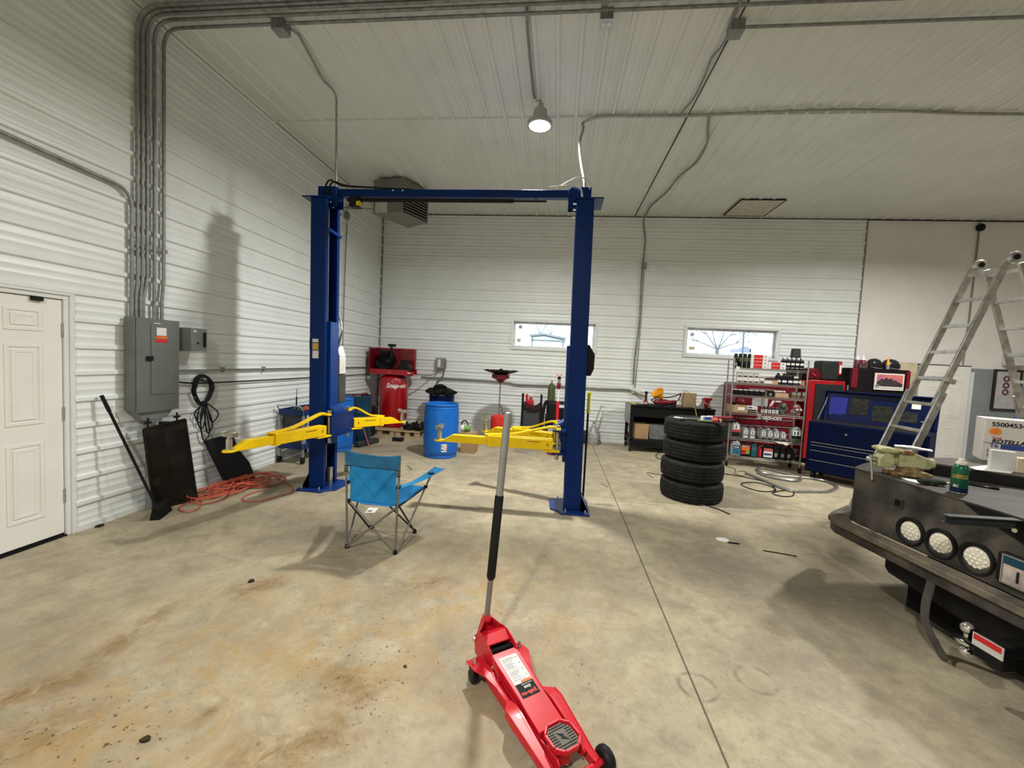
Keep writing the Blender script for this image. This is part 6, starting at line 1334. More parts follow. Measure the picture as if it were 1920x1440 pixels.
for i, (px, w_) in enumerate(((1641, .125), (1672, .14))):
    q = aY(px, 690, 8.42); t = root('welding_helmet', f'black welding helmet on top of the black cabinet, {("left", "right")[i]} one', 'helmet', (q.x, 8.46, 1.861), group='two welding helmets on the black cabinet')
    mb = MB(); mb.lathe([(w_*.95, 0), (w_*1.05, .05), (w_, .11), (w_*.75, .165), (w_*.4, .19), (1e-6, .20)], n=26, sy=.8); part('shell', mb, M('helmet_black', (.02, .02, .024), .25), t)
    mb = MB(); mb.box(-w_*.62, -w_*.88, .03, w_*.62, -w_*.72, .10); part('visor', mb, ink, t, bevel=.008)
    mb = MB(); mb.tube(smooth_path([(-w_*.9, -.03, .04), (-w_*.4, -w_*.95, .02), (w_*.5, -w_*.95, .012), (w_, -.03, .05)], 5), .006); part('headband', mb, labelgrey, t)
q = aY(1663, 690, 8.30); t = root('yellow_bottle', 'slim yellow squeeze bottle before the right welding helmet', 'bottle', (q.x, 8.285, 1.861)); mb = MB(); mb.lathe([(.026, 0), (.028, .01), (.028, .075), (.026, .08)], n=14); part('base', mb, labelgrey, t); mb = MB(); mb.lathe([(.027, .08), (.027, .13), (.013, .165), (.006, .22)], n=14); part('top', mb, hatyellow, t)

# blue chest with its lid open, standing askew
ca = -46*PI/180
bc = root('tool_chest', 'dark blue rolling tool chest with lid open beside the wire rack', 'tool chest', (4.10, 7.13, 0), ca)
CW, CD = 1.40, .60
mb = MB(); mb.box(0, .02, .13, CW, CD, .94); part('body', mb, chestblue, bc, bevel=.006)
mb = MB(); mb.box(.02, .03, .9401, CW-.02, CD-.02, .944); part('tray_mat', mb, black, bc)
zs = [.15, .335, .49, .575, .62, .93]
for z0, z1 in zip(zs, zs[1:]):
    mb = MB(); mb.box(.05, 0, z0+.005, CW-.05, .022, z1-.004); d_ = part('drawer', mb, chestblue, bc, bevel=.003)
    if z1 < .9: mb = MB(); mb.box(.06, -.012, z1-.014, CW-.06, 0, z1-.006); part('drawer_pull', mb, silver, d_)
mb = MB(); mb.lathe([(.018, 0), (.018, .006), (.008, .010)], (.50, -.010, .80), 14, 'y'); part('lock', mb, chrome, bc)
for x in (.10, CW-.10):
    for y in (.10, CD-.08): mb = MB(); mb.lathe([(1e-6, -.022), (.062, -.022), (.066, 0), (.062, .022), (1e-6, .022)], (x, y, .066), 20, 'x'); mb.beam((x+.03, y, .135), (x+.03, y, .066), .006, .05); part('caster', mb, black, bc)
lid = MB(); a0, a1 = Vector((.02, CD-.02, .945)), Vector((.02, CD+.10, 1.44)); n = Vector((0, -1, .22)).normalized()
def lidp(x, t_, o_=0): v = a0.lerp(a1, t_); return Vector((x, v.y, v.z))+n*o_
lid.add([lidp(0, 0), lidp(CW, 0), lidp(CW, 1), lidp(0, 1), lidp(0, 0, -.03), lidp(CW, 0, -.03), lidp(CW, 1, -.03), lidp(0, 1, -.03)], [(0, 1, 2, 3), (7, 6, 5, 4), (0, 4, 5, 1), (1, 5, 6, 2), (2, 6, 7, 3), (3, 7, 4, 0)])
for (x0, x1, t0, t1) in ((0, CW, .95, 1.0), (0, .03, 0, .95), (CW-.03, CW, 0, .95)):
    lid.add([lidp(x0, t0, 0), lidp(x1, t0, 0), lidp(x1, t1, 0), lidp(x0, t1, 0), lidp(x0, t0, .05), lidp(x1, t0, .05), lidp(x1, t1, .05), lidp(x0, t1, .05)], [(3, 2, 1, 0), (4, 5, 6, 7), (1, 0, 4, 5), (2, 1, 5, 6), (3, 2, 6, 7), (0, 3, 7, 4)])
lo_ = part('lid', lid, chestblue, bc, bevel=.003)
mb = MB(); mb.cyl((.05, .25, .95), lidp(.05, .62, .02), .007); mb.cyl(lidp(.05, .50, .06), lidp(.05, .75, .02), .010); part('gas_strut', mb, chrome, bc)
def onlid(x0, x1, t0, t1, mat, nm, h=.004, jag=0):
    mb = MB(); rj = random.Random(5)
    if jag:
        pts = [(x0+(x1-x0)*i/8, t1+rj.uniform(-.03, .03)) for i in range(9)]+[(x1-(x1-x0)*i/8, t0+rj.uniform(-.03, .03)) for i in range(9)]
    else: pts = [(x0, t0), (x1, t0), (x1, t1), (x0, t1)]
    k = len(pts); mb.add([lidp(x, t_, h) for x, t_ in pts]+[lidp(x, t_, .0005) for x, t_ in pts], [tuple(range(k)), tuple(range(2*k-1, k-1, -1))]+[(i, i+k, (i+1) % k+k, (i+1) % k) for i in range(k)]); return part(nm, mb, mat, lo_)
onlid(.10, .33, .22, .82, M('sticker_violet', (.030, .036, .26), .6, spec=.1), 'sticker', jag=1); onlid(.38, .60, .28, .82, M('photo_dark', (.02, .022, .016), .5, 0, .4, 20), 'photo'); onlid(.66, .90, .12, .62, M('photo_dark', 0), 'photo'); onlid(.95, 1.18, .20, .52, M('photo_dark2', (.03, .032, .03), .5, 0, .4, 20), 'photo'); onlid(1.10, 1.20, .62, .84, labelwhite, 'sticker'); onlid(1.22, 1.30, .25, .28, labelgrey, 'pen')

# ================================================================== LADDER
ld = root('stepladder', 'tall aluminium folding ladder standing open behind the truck', 'ladder', (4.55, 4.93, 0))
YA, YB_ = 5.12, 4.77
def rail(p, q, w_=.065, t_=.024): mb = MB(); mb.beam(p, q, t_, w_, (0, 0, 1)); return part('rail', mb, alu, ld, w=True, bevel=.003)
topL, topR = 4.50, 4.60; ZT2 = 2.98
def lx(z): return topL+(3.46-topL)*(1-z/ZT2)
def rx(z): return topR+(5.62-topR)*(1-z/ZT2)
zk = 1.45
for y in (YA, YB_):
    rail((lx(zk-.02), y, zk-.02), (lx(ZT2-.05), y, ZT2-.05), .065); rail((lx(0)+.0, y+(.03 if y > 4.9 else -.03), .0), (lx(zk+.12), y+(.03 if y > 4.9 else -.03), zk+.12), .07)
    rail((rx(zk-.02), y, zk-.02), (rx(ZT2-.05), y, ZT2-.05), .065); rail((rx(0)+.0, y+(.03 if y > 4.9 else -.03), .0), (rx(zk+.12), y+(.03 if y > 4.9 else -.03), zk+.12), .07)
    mb = MB(); mb.lathe([(1e-6, -.020), (.052, -.020), (.057, -.016), (.057, .016), (.052, .020), (1e-6, .020)], ((topL+topR)/2, y, ZT2), 22, 'y'); hg = part('hinge', mb, alu, ld, w=True)
    mb = MB(); mb.lathe([(1e-6, -.030), (.028, -.030), (.028, .030), (1e-6, .030)], ((topL+topR)/2, y, ZT2), 14, 'y'); part('hinge_knob', mb, black, hg, w=True)
for k in range(10):
    z = 2.86-.285*k
    for fx in (lx, rx):
        if z < .1: continue
        s = .0 if z > zk else .03
        mb = MB()
        if z > zk: mb.beam((fx(z), YB_, z), (fx(z), YA, z), .045, .032)
        else: mb.cyl((fx(z), YB_-s, z), (fx(z), YA+s, z), .018, n=14)
        rg = part('rung', mb, alu, ld, w=True, bevel=.002)
        mb = MB(); mb.lathe([(.007, -.003), (.016, -.003), (.016, .003), (.007, .003)], (fx(z), YB_-s-.0145, z), 14, 'y', closed=True); part('rivet', mb, chrome, rg, w=True)
mb = MB(); mb.cyl((lx(1.70), YB_-.05, 1.70), (lx(1.70), YA+.05, 1.70), .012); mb.beam((lx(1.70)-.03, YB_-.03, 1.71), (lx(1.70)+.05, YB_-.03, 1.68), .03, .05); part('lock_pin', mb, alu, ld, w=True, bevel=.003)
# narrow aluminium frame leaning near the inner door
lf_ = root('aluminium_rails', 'narrow pair of aluminium rails with a red edge leaning before inner door', 'rails', (6.55, 7.9, 0))
p0, p1 = Vector((6.95, 7.9, .0)), aY(1722, 770, 8.0)
for k, (dx, mt) in enumerate(((0, alu), (.05, alu), (.09, M('rail_red', (.5, .05, .05), .5)))):
    mb = MB(); mb.beam(Vector((6.62+dx, 7.8, .0)), Vector((6.10+dx, 8.0, 1.32)), .03, .02); part('rail', mb, mt, lf_, w=True)

# ================================================================== UNIT HEATER, CEILING BITS
zb, zt2 = 4.19, 4.79
Q = [fl(699, 401, zb), fl(754, 398, zb), fl(802, 419, zb), fl(766, 428, zb)]
ctr = sum(Q, Vector())/4
uh = root('unit_heater', 'grey gas unit heater with louvres hung from ceiling in the back corner', 'heater', (ctr.x, ctr.y, zb))
mb = MB(); q4 = [(p.x, p.y) for p in Q]; mb.prism(q4, zb, zt2); part('casing', mb, heatergrey, uh, w=True, bevel=.006)
A, B = Q[1], Q[2]; d_ = (B-A); L_ = d_.length; d_.normalize(); n = Vector((d_.y, -d_.x, 0))
if n.y > 0: n = -n
mb = MB(); mb.add([A+d_*.03+n*.004+Vector((0, 0, .02)), B-d_*.03+n*.004+Vector((0, 0, .02)), B-d_*.03+n*.004+Vector((0, 0, .42)), A+d_*.03+n*.004+Vector((0, 0, .42)), A+d_*.03-n*.004+Vector((0, 0, .02)), B-d_*.03-n*.004+Vector((0, 0, .02)), B-d_*.03-n*.004+Vector((0, 0, .42)), A+d_*.03-n*.004+Vector((0, 0, .42))], [(0, 1, 2, 3), (7, 6, 5, 4), (0, 4, 5, 1), (1, 5, 6, 2), (2, 6, 7, 3), (3, 7, 4, 0)]); part('louvre_opening', mb, dark, uh, w=True)
for k in range(8): z = zb+.04+.05*k; mb = MB(); mb.beam(A+d_*.03+n*.02+Vector((0, 0, z-zb)), B-d_*.03+n*.02+Vector((0, 0, z-zb)), .035, .006, (0, 0, 1)); part('louvre', mb, M('louvre_grey', (.30, .30, .27), .45), uh, w=True)
A, B = Q[0], Q[1]; d2 = (B-A).normalized(); n2 = Vector((d2.y, -d2.x, 0)); n2 = -n2 if n2.y > 0 else n2
mb = MB(); mb.beam(A+d2*.06+n2*.012+Vector((0, 0, .20)), A+d2*.30+n2*.012+Vector((0, 0, .20)), .02, .38); part('control_panel', mb, M('panel_pale', (.52, .52, .47), .5), uh, w=True)
for p in Q[:1]+Q[2:]:
    c_ = p.lerp(ctr, .25); mb = MB(); mb.cyl((c_.x, c_.y, zt2), (c_.x, c_.y, ZC-.012), .008); part('hanger_rod', mb, blackmetal, uh, w=True)
mb = MB(); c_ = ctr; mb.cyl((c_.x+.2, c_.y+.1, zt2-.1), (c_.x+.2, c_.y+.1, ZC-.02), .07); part('flue', mb, black, uh, w=True)
pipe('conduit', [(XW, aX(641, 690, XW).y, 1.40), (XW, aX(648, 470, XW).y, 3.2), (XW, aX(651, 412, XW).y, aX(651, 412, XW).z)], .010, galvd, 'thin vertical conduit on left wall behind left lift post', 'conduit', raw=True)
mb = MB(); q = aX(651, 404, XW); mb.box(XL+.01, q.y-.05, q.z-.06, XL+.07, q.y+.05, q.z+.06); solo('junction_box', mb, panelgrey2, 'small grey junction box on left wall below the unit heater', 'junction box', bevel=.004)
pipe('conduit', [(XW, q.y, q.z+.06), (XW, q.y+.02, q.z+.20), (XW, q.y+.25, q.z+.22), (XW+.05, 7.2, 4.30), (ctr.x-.35, ctr.y-.15, zb+.12)], .008, galvd, 'thin conduit curving from wall junction box to the unit heater', 'conduit')
ZJ = ZC-.03
def jbox(px, py, label, s=.06, mat=galvd, z=ZC-.10):
    q = fl(px, py, z); t = root('junction_box', label, 'junction box', (q.x, q.y, z-.02), group='ceiling junction boxes'); mb = MB(); mb.box(-s, -s, 0, s, s, ZC-.028-z+.02); part('box', mb, mat, t, bevel=.003); mb = MB(); mb.box(-s*1.05, -s*1.05, -.004, s*1.05, s*1.05, 0); part('cover', mb, M('cover_grey', (.26, .28, .27), .5), t); return q
j1 = jbox(527, 57, 'grey junction box on ceiling at left, above the left lift post drop'); j2 = jbox(1379, 60, 'grey junction box on ceiling where the conduits end, right of the lamp')
q = fl(1137, 38, ZC-.10); t = root('ceiling_outlet', 'grey ceiling outlet box with two round sockets near top of view', 'outlet', (q.x, q.y, ZC-.13)); mb = MB(); mb.box(-.055, -.055, 0, .055, .055, .10); part('box', mb, galvd, t, bevel=.004); mb = MB(); mb.box(-.058, -.058, -.004, .058, .058, 0); part('plate', mb, zinc, t)
for s in (-1, 1): mb = MB(); mb.lathe([(.02, -.007), (.02, -.004)], (s*.026, 0, 0), 14); part('socket', mb, labelwhite, t)
# feeds
lt = Vector((-2.80, 4.85, 3.64))
pipe('conduit', [(j1.x+.06, j1.y+.05, ZJ-.02), (j1.x+.10, j1.y+.12, ZJ-.02), (-2.86, 4.64, ZJ-.02)]+bend((-2.86, 4.66, ZJ-.02), (-2.82, 4.84, ZJ-.02), (-2.80, 4.85, 4.4), .10)+[(-2.795, 4.85, 3.70), (-2.79, 4.85, 3.635)], .013, galv, 'thin steel conduit dropping from ceiling to top of the left lift post', 'conduit', raw=True)
a, b = fl(1900, 214, ZJ-.02), fl(1130, 219, ZJ-.02)
pts = [fl(x, y, ZJ-.015) for x, y in ((1990, 214), (1880, 214), (1780, 212), (1660, 207), (1560, 206), (1420, 211), (1300, 217), (1200, 218), (1130, 219))]
pts += [Vector((.16, 5.48, ZJ-.05)), aY(1094, 240, 5.40), aY(1087, 268, 5.25), aY(1089, 300, 5.05), aY(1095, 335, 4.85), Vector((.20, 4.80, 3.64))]
pipe('flexible_conduit', pts, .016, galv, 'grey flexible conduit crossing the ceiling and looping down to the right lift post', 'conduit')
pts = [fl(x, y, ZJ-.012) for x, y in ((1330, 216), (1327, 240), (1325, 270), (1305, 305), (1275, 330), (1250, 360), (1222, 385), (1214, 398))]+[Vector((1.62, YB-.05, ZC-.12)), aY(1210, 450, YB-.04), aY(1207, 480, YB-.04), aY(1202, 530, YB-.04), aY(1199, 600, YB-.04), aY(1190, 670, YB-.04), aY(1187, 720, YB-.04)]
pipe('flexible_conduit', pts, .015, galvd, 'grey flexible cable winding over the ceiling and down the back wall', 'conduit')
pipe('cable', [(1.70, YB-.035, 3.7), (1.70, YB-.035, 2.5), (1.67, YB-.035, 1.22)], .010, galvd, 'straight thin cable beside the winding one on back wall', 'cable')
mb = MB(); q = aY(1206, 500, YB); mb.box(q.x-.04, YB-.08, q.z-.06, q.x+.05, YB-.02, q.z+.07); solo('junction_box', mb, panelgrey2, 'small grey junction box high on back wall beside winding cable', 'junction box', bevel=.004)
pipe('conduit', [(j2.x-.02, j2.y+.05, ZJ-.02), fl(1352, 88, ZJ-.02), fl(1335, 108, ZJ-.02), fl(1322, 140, ZJ-.02), fl(1300, 185, ZJ-.02), fl(1277, 212, ZJ-.02)], .011, galvd, 'thin cable running back along the ceiling seam from junction box', 'cable')
pipe('conduit', [(j2.x+.05, j2.y, ZJ-.03), (3.0, j2.y+.0, ZJ-.03), (11, j2.y, ZJ-.03)], .014, galvd, 'steel conduit running right across ceiling from the end junction box', 'conduit', raw=True)
pipe('conduit', [fl(988, 15, ZJ-.01), fl(990, 60, ZJ-.01), fl(995, 120, ZJ-.01), fl(1001, 178, ZJ-.01), (-.44, 5.06, ZJ-.0)], .013, galvd, 'conduit running along the ceiling to the visible round lamp', 'conduit')
q = aY(1834, 428, YB); mb = MB(); mb.lathe([(.07, 0), (.07, .04), (.04, .06)], (q.x, YB-.07, q.z), 16, 'y'); solo('camera_sensor', mb, black, 'small black round sensor high on the plain wall right of steel siding', 'sensor')
pipe('conduit', [(q.x, YB-.025, ZC-.03), (q.x, YB-.025, 3.0), (q.x-.02, YB-.025, 2.05)], .014, M('conduit_taupe', (.25, .23, .20), .6), 'vertical taupe conduit on plain wall behind the ladder', 'conduit', raw=True)
fr_ = root('framed_poster', 'dark framed poster with maroon writing on the wall behind ladder', 'poster', (8.72, YB-.03, 1.18))
mb = MB(); mb.frame('y', 8.50, 8.98, 1.18, 1.98, .035, YB-.045, YB-.01); part('frame', mb, M('frame_brown', (.04, .03, .028), .5), fr_, w=True)
mb = MB(); mb.box(8.53, YB-.03, 1.21, 8.95, YB-.022, 1.95); part('sheet', mb, M('poster_sheet', (.50, .50, .50), .7), fr_, w=True)
lettering('GIRL', fr_, (.02, -.003, .45), (0, 0, -1), (1, 0, 0), .19, M('poster_maroon', (.14, .03, .05), .6), .02) if False else None
for k in range(3): mb = MB(); mb.lathe([(.03, 0), (.06, 0), (.06, .004), (.03, .004)], (8.72, YB-.036, 1.80-.13*k), 14, 'y', closed=True); part('printed_figure', mb, M('poster_maroon', (.14, .03, .05), .6), fr_, w=True)
mb = MB(); mb.box(8.62, YB-.20, 2.06, 9.1, YB-.012, 2.30); solo('wall_cabinet', mb, M('cab_white', (.60, .61, .62), .5), 'white wall cabinet above the framed poster, seen through the ladder', 'cabinet', bevel=.006)
mb = MB(); a, b = aY(1905, 760, 8.3), aY(1926, 787, 8.3); mb.box(a.x, 8.2, 0, b.x+.4, 8.5, b.z-.0); solo('counter', mb, M('counter_brown', (.10, .08, .06), .6), 'dark brown counter against the wall at far right', 'counter')
mb = MB(); mb.box(a.x+.05, 8.24, b.z+.001, b.x+.05, 8.34, a.z); t = solo('blue_carton', mb, M('carton_bright_blue', (.05, .25, .60), .5), 'bright blue and red carton on the brown counter at far right', 'box')
# ================================================================== FLOOR CLUTTER
def floorline(name, pts, r, mat, label, cat, group=None, closed=False):
    mb = MB(); mb.tube(smooth_path([tuple(fl(*p)+Vector((0, 0, r+.001+(p[2] if len(p) > 2 else 0)))) if False else Vector((fl(p[0], p[1]).x, fl(p[0], p[1]).y, r+.001+(p[2] if len(p) > 2 else 0))) for p in pts], 7, closed), r, 8, closed=closed); return solo(name, mb, mat, label, cat, group)
floorline('metal_hose', [(1398, 889), (1425, 900), (1455, 913), (1485, 923), (1520, 924), (1550, 924), (1565, 919), (1568, 914), (1550, 905), (1520, 899), (1490, 896), (1450, 892), (1425, 887), (1419, 882), (1430, 880), (1460, 887), (1495, 895), (1500, 902), (1480, 903), (1440, 896), (1420, 888)], .020, galv, 'silver grey plastic tubing coiled on the floor before the wire rack', 'tubing')
floorline('power_cable', [(1358, 889), (1400, 896), (1440, 906), (1452, 916), (1448, 922), (1425, 922), (1400, 915), (1390, 909), (1395, 906), (1420, 906), (1445, 913), (1455, 920), (1447, 926), (1460, 922), (1485, 920), (1487, 930), (1470, 932), (1450, 928)], .007, blackhose, 'thin black cord looping on the floor right of the tyres', 'cord')
floorline('yellow_hose', [(1360, 874), (1378, 880), (1378, 888), (1392, 893), (1400, 888), (1395, 884), (1382, 885)], .006, M('hose_olive', (.16, .14, .04), .6), 'thin olive hose curling by the left caster of the wire rack', 'hose')
floorline('power_cable', [(1242, 847), (1234, 850), (1230, 856), (1236, 861), (1250, 858)], .006, blackhose, 'small loop of black cord on the floor left of the tyres', 'cord')
floorline('thin_rod', [(1330, 951), (1345, 955), (1368, 965)], .006, blackmetal, 'bent thin black wire on the floor below the tyre stack', 'wire')
floorline('thin_rod', [(1431, 1033), (1460, 1038), (1494, 1044)], .0045, blackmetal, 'straight thin dark rod on the floor, middle right', 'rod')
floorline('thin_rod', [(1213, 888), (1219, 893), (1225, 897)], .005, galvd, 'short dark twig on the floor left of the tyre stack', 'twig')
floorline('thin_rod', [(1213, 886), (1226, 889), (1240, 891)], .004, blackmetal, 'thin black strand on the floor touching the bottom tyre', 'wire')
floorline('thin_rod', [(1127, 908), (1134, 911), (1140, 914)], .005, galvd, 'short wire on the floor right of the right lift post', 'wire')
floorline('thin_rod', [(764, 874), (768, 877), (772, 881)], .006, brass, 'short brass rod on the floor right of the blue chair back', 'rod')
for (x, y, s, lb, mt, h_) in ((1355, 1012, .060, 'torn scrap of white paper on the floor below the tyres', paper, .004), (1318, 948, .03, 'small white scrap at the foot of the tyre stack', paper, .004), (186, 987, .035, 'brown lump of dry mud near the left wall base', mud, .014), (471, 1090, .022, 'dark crumb of mud in the open floor at left', mud, .010), (760, 1250, .012, 'small grey blue chip on the floor left of the red jack', greyfoam, .003), (272, 1388, .018, 'dark mud crumb on the stained floor at lower left', mud, .008), (268, 948, .05, 'pale chip of debris at the base of left wall', cardl, .004)):
    q = fl(x, y); mb = MB(); k = 7; rq = random.Random(x); pl = [(q.x+s*(.7+.5*rq.random())*math.cos(2*PI*i/k), q.y+s*(.7+.5*rq.random())*math.sin(2*PI*i/k)) for i in range(k)]
    pl = [(max(px_, XL+.04), py_) for px_, py_ in pl]; mb.prism(pl, 0, h_); solo('scrap', mb, mt, lb, 'scrap')
q = fl(1375, 1019); mb = MB(); mb.beam((q.x-.05, q.y, .006), (q.x+.05, q.y-.01, .006), .012, .010); solo('thin_rod', mb, blackmetal, 'dark pin lying right of the torn paper scrap', 'pin')

# ================================================================== TRUCK REAR (right foreground)
ta = math.atan2(-.990, .139); TO = Vector((2.42, 3.5, 0))
tk = root('truck', 'dirty black truck tail with thick steel bumper, lights and flat deck', 'truck', TO, ta)
tinv = Matrix.Rotation(-ta, 3, 'Z')
def TL(v): return tinv @ (Vector(v)-TO)
ZD = .95
xe = 2.3
# deck plan, far corner chamfered and rounded
deck = [(xe, .03), (.30, .055), (.06, .035), (-.07, .035), (-.13, .085), (-.29, .32), (-.34, .45), (-.34, 4.6), (xe, 4.6)]
mb = MB(); mb.prism(deck, ZD-.012, ZD); part('deck', mb, truckdeck, tk, bevel=.002)
edge = deck[:7]; foot = [(xe, -.005), (.30, .0), (.06, -.01), (-.05, .01), (-.12, .08), (-.30, .31), (-.36, .45)]
# bumper face between deck edge and lip, with recessed dark slot near the top right
mb = MB(); zs_ = [ZD-.012, .80, .66, .53]; vs = []
for (e, f_) in zip(edge, foot):
    for z in zs_:
        t_ = (ZD-z)/(ZD-.53); vs.append((e[0]+(f_[0]-e[0])*t_, e[1]+(f_[1]-e[1])*t_, z))
for (e, f_) in zip(edge, foot):
    for z in zs_:
        t_ = (ZD-z)/(ZD-.53); vs.append((e[0]+(f_[0]-e[0])*t_+.004, e[1]+(f_[1]-e[1])*t_+.05, z))
nz = len(zs_); ne = len(edge); o_ = nz*ne; fs = []
for i in range(ne-1):
    for k in range(nz-1): fs.append((i*nz+k, i*nz+k+1, (i+1)*nz+k+1, (i+1)*nz+k)); fs.append((o_+i*nz+k, o_+(i+1)*nz+k, o_+(i+1)*nz+k+1, o_+i*nz+k+1))
mb.add(vs, fs); part('bumper_face', mb, truckblack, tk)
mb = MB(); mb.prism([(xe, .025), (1.02, .035), (.86, .055), (.86, .075), (xe, .06)], ZD-.115, ZD-.012) if False else None
mb = MB(); mb.add([(.70, .048, ZD-.013), (xe, .022, ZD-.013), (xe, .012, .80), (1.10, .018, .80), (.84, .028, .88), (.70, .055, ZD-.013), (xe, .030, ZD-.013), (xe, .02, .80), (1.10, .026, .80), (.84, .036, .88)], [(0, 1, 2, 3, 4), (9, 8, 7, 6, 5), (0, 5, 6, 1), (1, 6, 7, 2), (2, 7, 8, 3), (3, 8, 9, 4), (4, 9, 5, 0)]); mb.map(lambda v: (v.x, v.y-.006, v.z)); part('recess', mb, dark, tk)
lip = [(xe, -.01), (.0, -.012), (-.12, .06), (-.33, .36), (-.42, .30), (-.25, .03), (-.16, -.08), (-.05, -.125), (.15, -.125), (xe, -.13)]
mb = MB(); mb.prism(lip, .485, .53); lp = part('step_lip', mb, truckdust, tk, bevel=.008)
mb = MB(); mb.prism([(xe, -.115), (.12, -.112), (-.05, -.11), (-.15, -.065), (-.25, .04), (-.40, .30), (-.36, .32), (-.20, .06), (-.02, -.03), (xe, -.03)], .415, .486); part('lower_bumper', mb, truckblack, tk, bevel=.01)
mb = MB(); mb.prism([(.34, .42), (.34, .34), (.37, .31), (1.0, .25), (xe, .25), (xe, .42)], -.06, .10, 'y'); part('frame_bracket', mb, M('bracket_black', (.010, .009, .008), .6, 0, .3, 5), tk, bevel=.008)
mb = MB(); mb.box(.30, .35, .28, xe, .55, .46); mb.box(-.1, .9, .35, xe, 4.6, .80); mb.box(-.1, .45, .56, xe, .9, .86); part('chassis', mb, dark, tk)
for (x, z, hole) in ((.43, .635, 0), (.625, .637, 0), (.825, .637, 0)):
    yf = .005+.045*(1-(ZD-z)/(ZD-.53))*.9
    mb = MB(); mb.lathe([(.072, .02), (.094, .02), (.098, -.006), (.092, -.016), (.080, -.012), (.074, .0)], (x, yf-.004, z), 36, 'y', closed=True); ring_ = part('light_ring', mb, black, tk)
    mb = MB(); mb.lathe([(1e-6, -.014), (.045, -.013), (.068, -.006), (.072, .004), (1e-6, .006)], (x, yf, z), 32, 'y'); le = part('light_lens', mb, ledlens, tk)
    mb = MB()
    for (rd, cnt) in ((0, 1), (.025, 6), (.050, 12)):
        for k in range(cnt):
            a = 2*PI*k/max(cnt, 1); mb.ball((x+rd*math.cos(a), yf-.013+rd*.08, z+rd*math.sin(a)), .0095, 1, .6, 1, 10, 6)
    o = part('led_beads', mb, M('led_bead', (.92, .88, .74), .3), le); o['kind'] = 'stuff'
mb = MB(); mb.box(.285, -.002+.03, .770, .335, .06, .820); part('square_hole', mb, dark, tk); mb = MB(); mb.frame('y', .280, .340, .765, .825, .006, .020, .034); part('hole_rim', mb, truckblack, tk)
mb = MB(); mb.box(.37, .10, .07, xe, .5, .44); part('under_truck_shade', mb, dark, tk)  # added black box, stands in for the dark floor shadow below the truck
# number plate in its recess
yp = -.004
mb = MB(); mb.box(.94, yp-.012, .575, 1.30, yp+.05, .745); part('plate_recess', mb, black, tk, bevel=.01)
mb = MB(); mb.box(.975, yp-.018, .585, 1.28, yp-.012, .735); pl_ = part('number_plate', mb, M('plate_pale', (.55, .45, .42), .5, 0, .25, 14), tk, bevel=.003)
mb = MB(); mb.box(.978, yp-.0195, .690, 1.277, yp-.0175, .733); part('plate_band', mb, M('plate_blue', (.015, .06, .10), .5), pl_)
lettering('1R 8247', pl_, (1.14, yp-.019, .635), (1, 0, 0), (0, 0, 1), .075, ink, .01) if False else lettering('1', pl_, (1.045, yp-.019, .635), (1, 0, 0), (0, 0, 1), .085, ink, .02)
mb = MB(); mb.frame('y', .970, 1.285, .580, .740, .005, yp-.022, yp-.014); part('plate_rim', mb, M('rim_silver', (.45, .45, .42), .4, .6), pl_)
b0, b1 = TL(fl(1772, 973, .915)), TL(fl(1935, 983, .915))
mb = MB(); mb.beam(b0+Vector((0, 0, .0)), b1, .006, .046); mb.beam(b0+Vector((0, .0, .021)), b1+Vector((0, 0, .021)), .045, .005); mb.beam(b0+Vector((0, 0, -.021)), b1+Vector((0, 0, -.021)), .045, .005); part('channel_bar', mb, M('bar_grey', (.045, .05, .05), .4, .3), tk)
mb = MB(); mb.cyl((1.0, .0, .885), (1.0, -.012, .885), .014, n=6); part('nut', mb, chrome, tk)
# hitch with twin balls
mb = MB(); mb.box(1.13, -.30, .29, 1.20, .20, .36); mb.box(1.10, -.30, .24, 1.23, -.22, .37); hi = part('hitch', mb, M('hitch_black', (.015, .015, .015), .25, .4), tk, bevel=.006)
mb = MB(); mb.box(1.098, -.305, .30, 1.232, -.30, .366); part('sticker', mb, M('sticker_silver', (.6, .58, .56), .4), hi); mb = MB(); mb.box(1.105, -.308, .335, 1.225, -.304, .362); part('sticker', mb, labelred, hi)
mb = MB(); mb.ball((1.04, -.26, .345), .033, n=24, h=16); mb.cyl((1.04, -.26, .25), (1.04, -.26, .32), .016); mb.lathe([(.045, .262), (.045, .275), (.02, .285)], (1.04, -.26, 0), 20); mb.ball((1.04, -.26, .215), .028, n=20, h=12); part('tow_ball', mb, chrome, hi)
mb = MB(); mb.box(1.0, -.29, .268, 1.12, -.23, .292); part('ball_mount', mb, M('hitch_black', 0), hi, bevel=.004)
# strap hanging to the floor
s0 = TL((2.41, 2.65, .012)); mb = MB()
P_ = smooth_path([(.69, -.10, .50), (.70, -.112, .40), (.69, -.118, .28), (.70, -.12, .17), (.76, -.125, .09), (s0.x, s0.y, .014)], 6)
for a, b in zip(P_, P_[1:]): mb.beam(a, b, .052, .005, (0, 1, 0))
part('hanging_strap', mb, M('strap_grey', (.09, .085, .075), .85, 0, .2, 12), tk)
for (x, y) in ((.35, 1.45), (1.95, 1.45), (.35, 4.0), (1.95, 4.0)):
    mb = MB(); mb.lathe([(.20, -.12), (.36, -.125), (.40, -.09), (.405, 0), (.40, .09), (.36, .125), (.20, .12)], (x, y, .405), 40, 'x'); mb.cyl((x-.10, y, .405), (x+.10, y, .405), .2); part('wheel', mb, rubber, tk)
mb = MB(); mb.cyl((.35, 1.45, .405), (1.95, 1.45, .405), .05); part('axle', mb, blackmetal, tk)
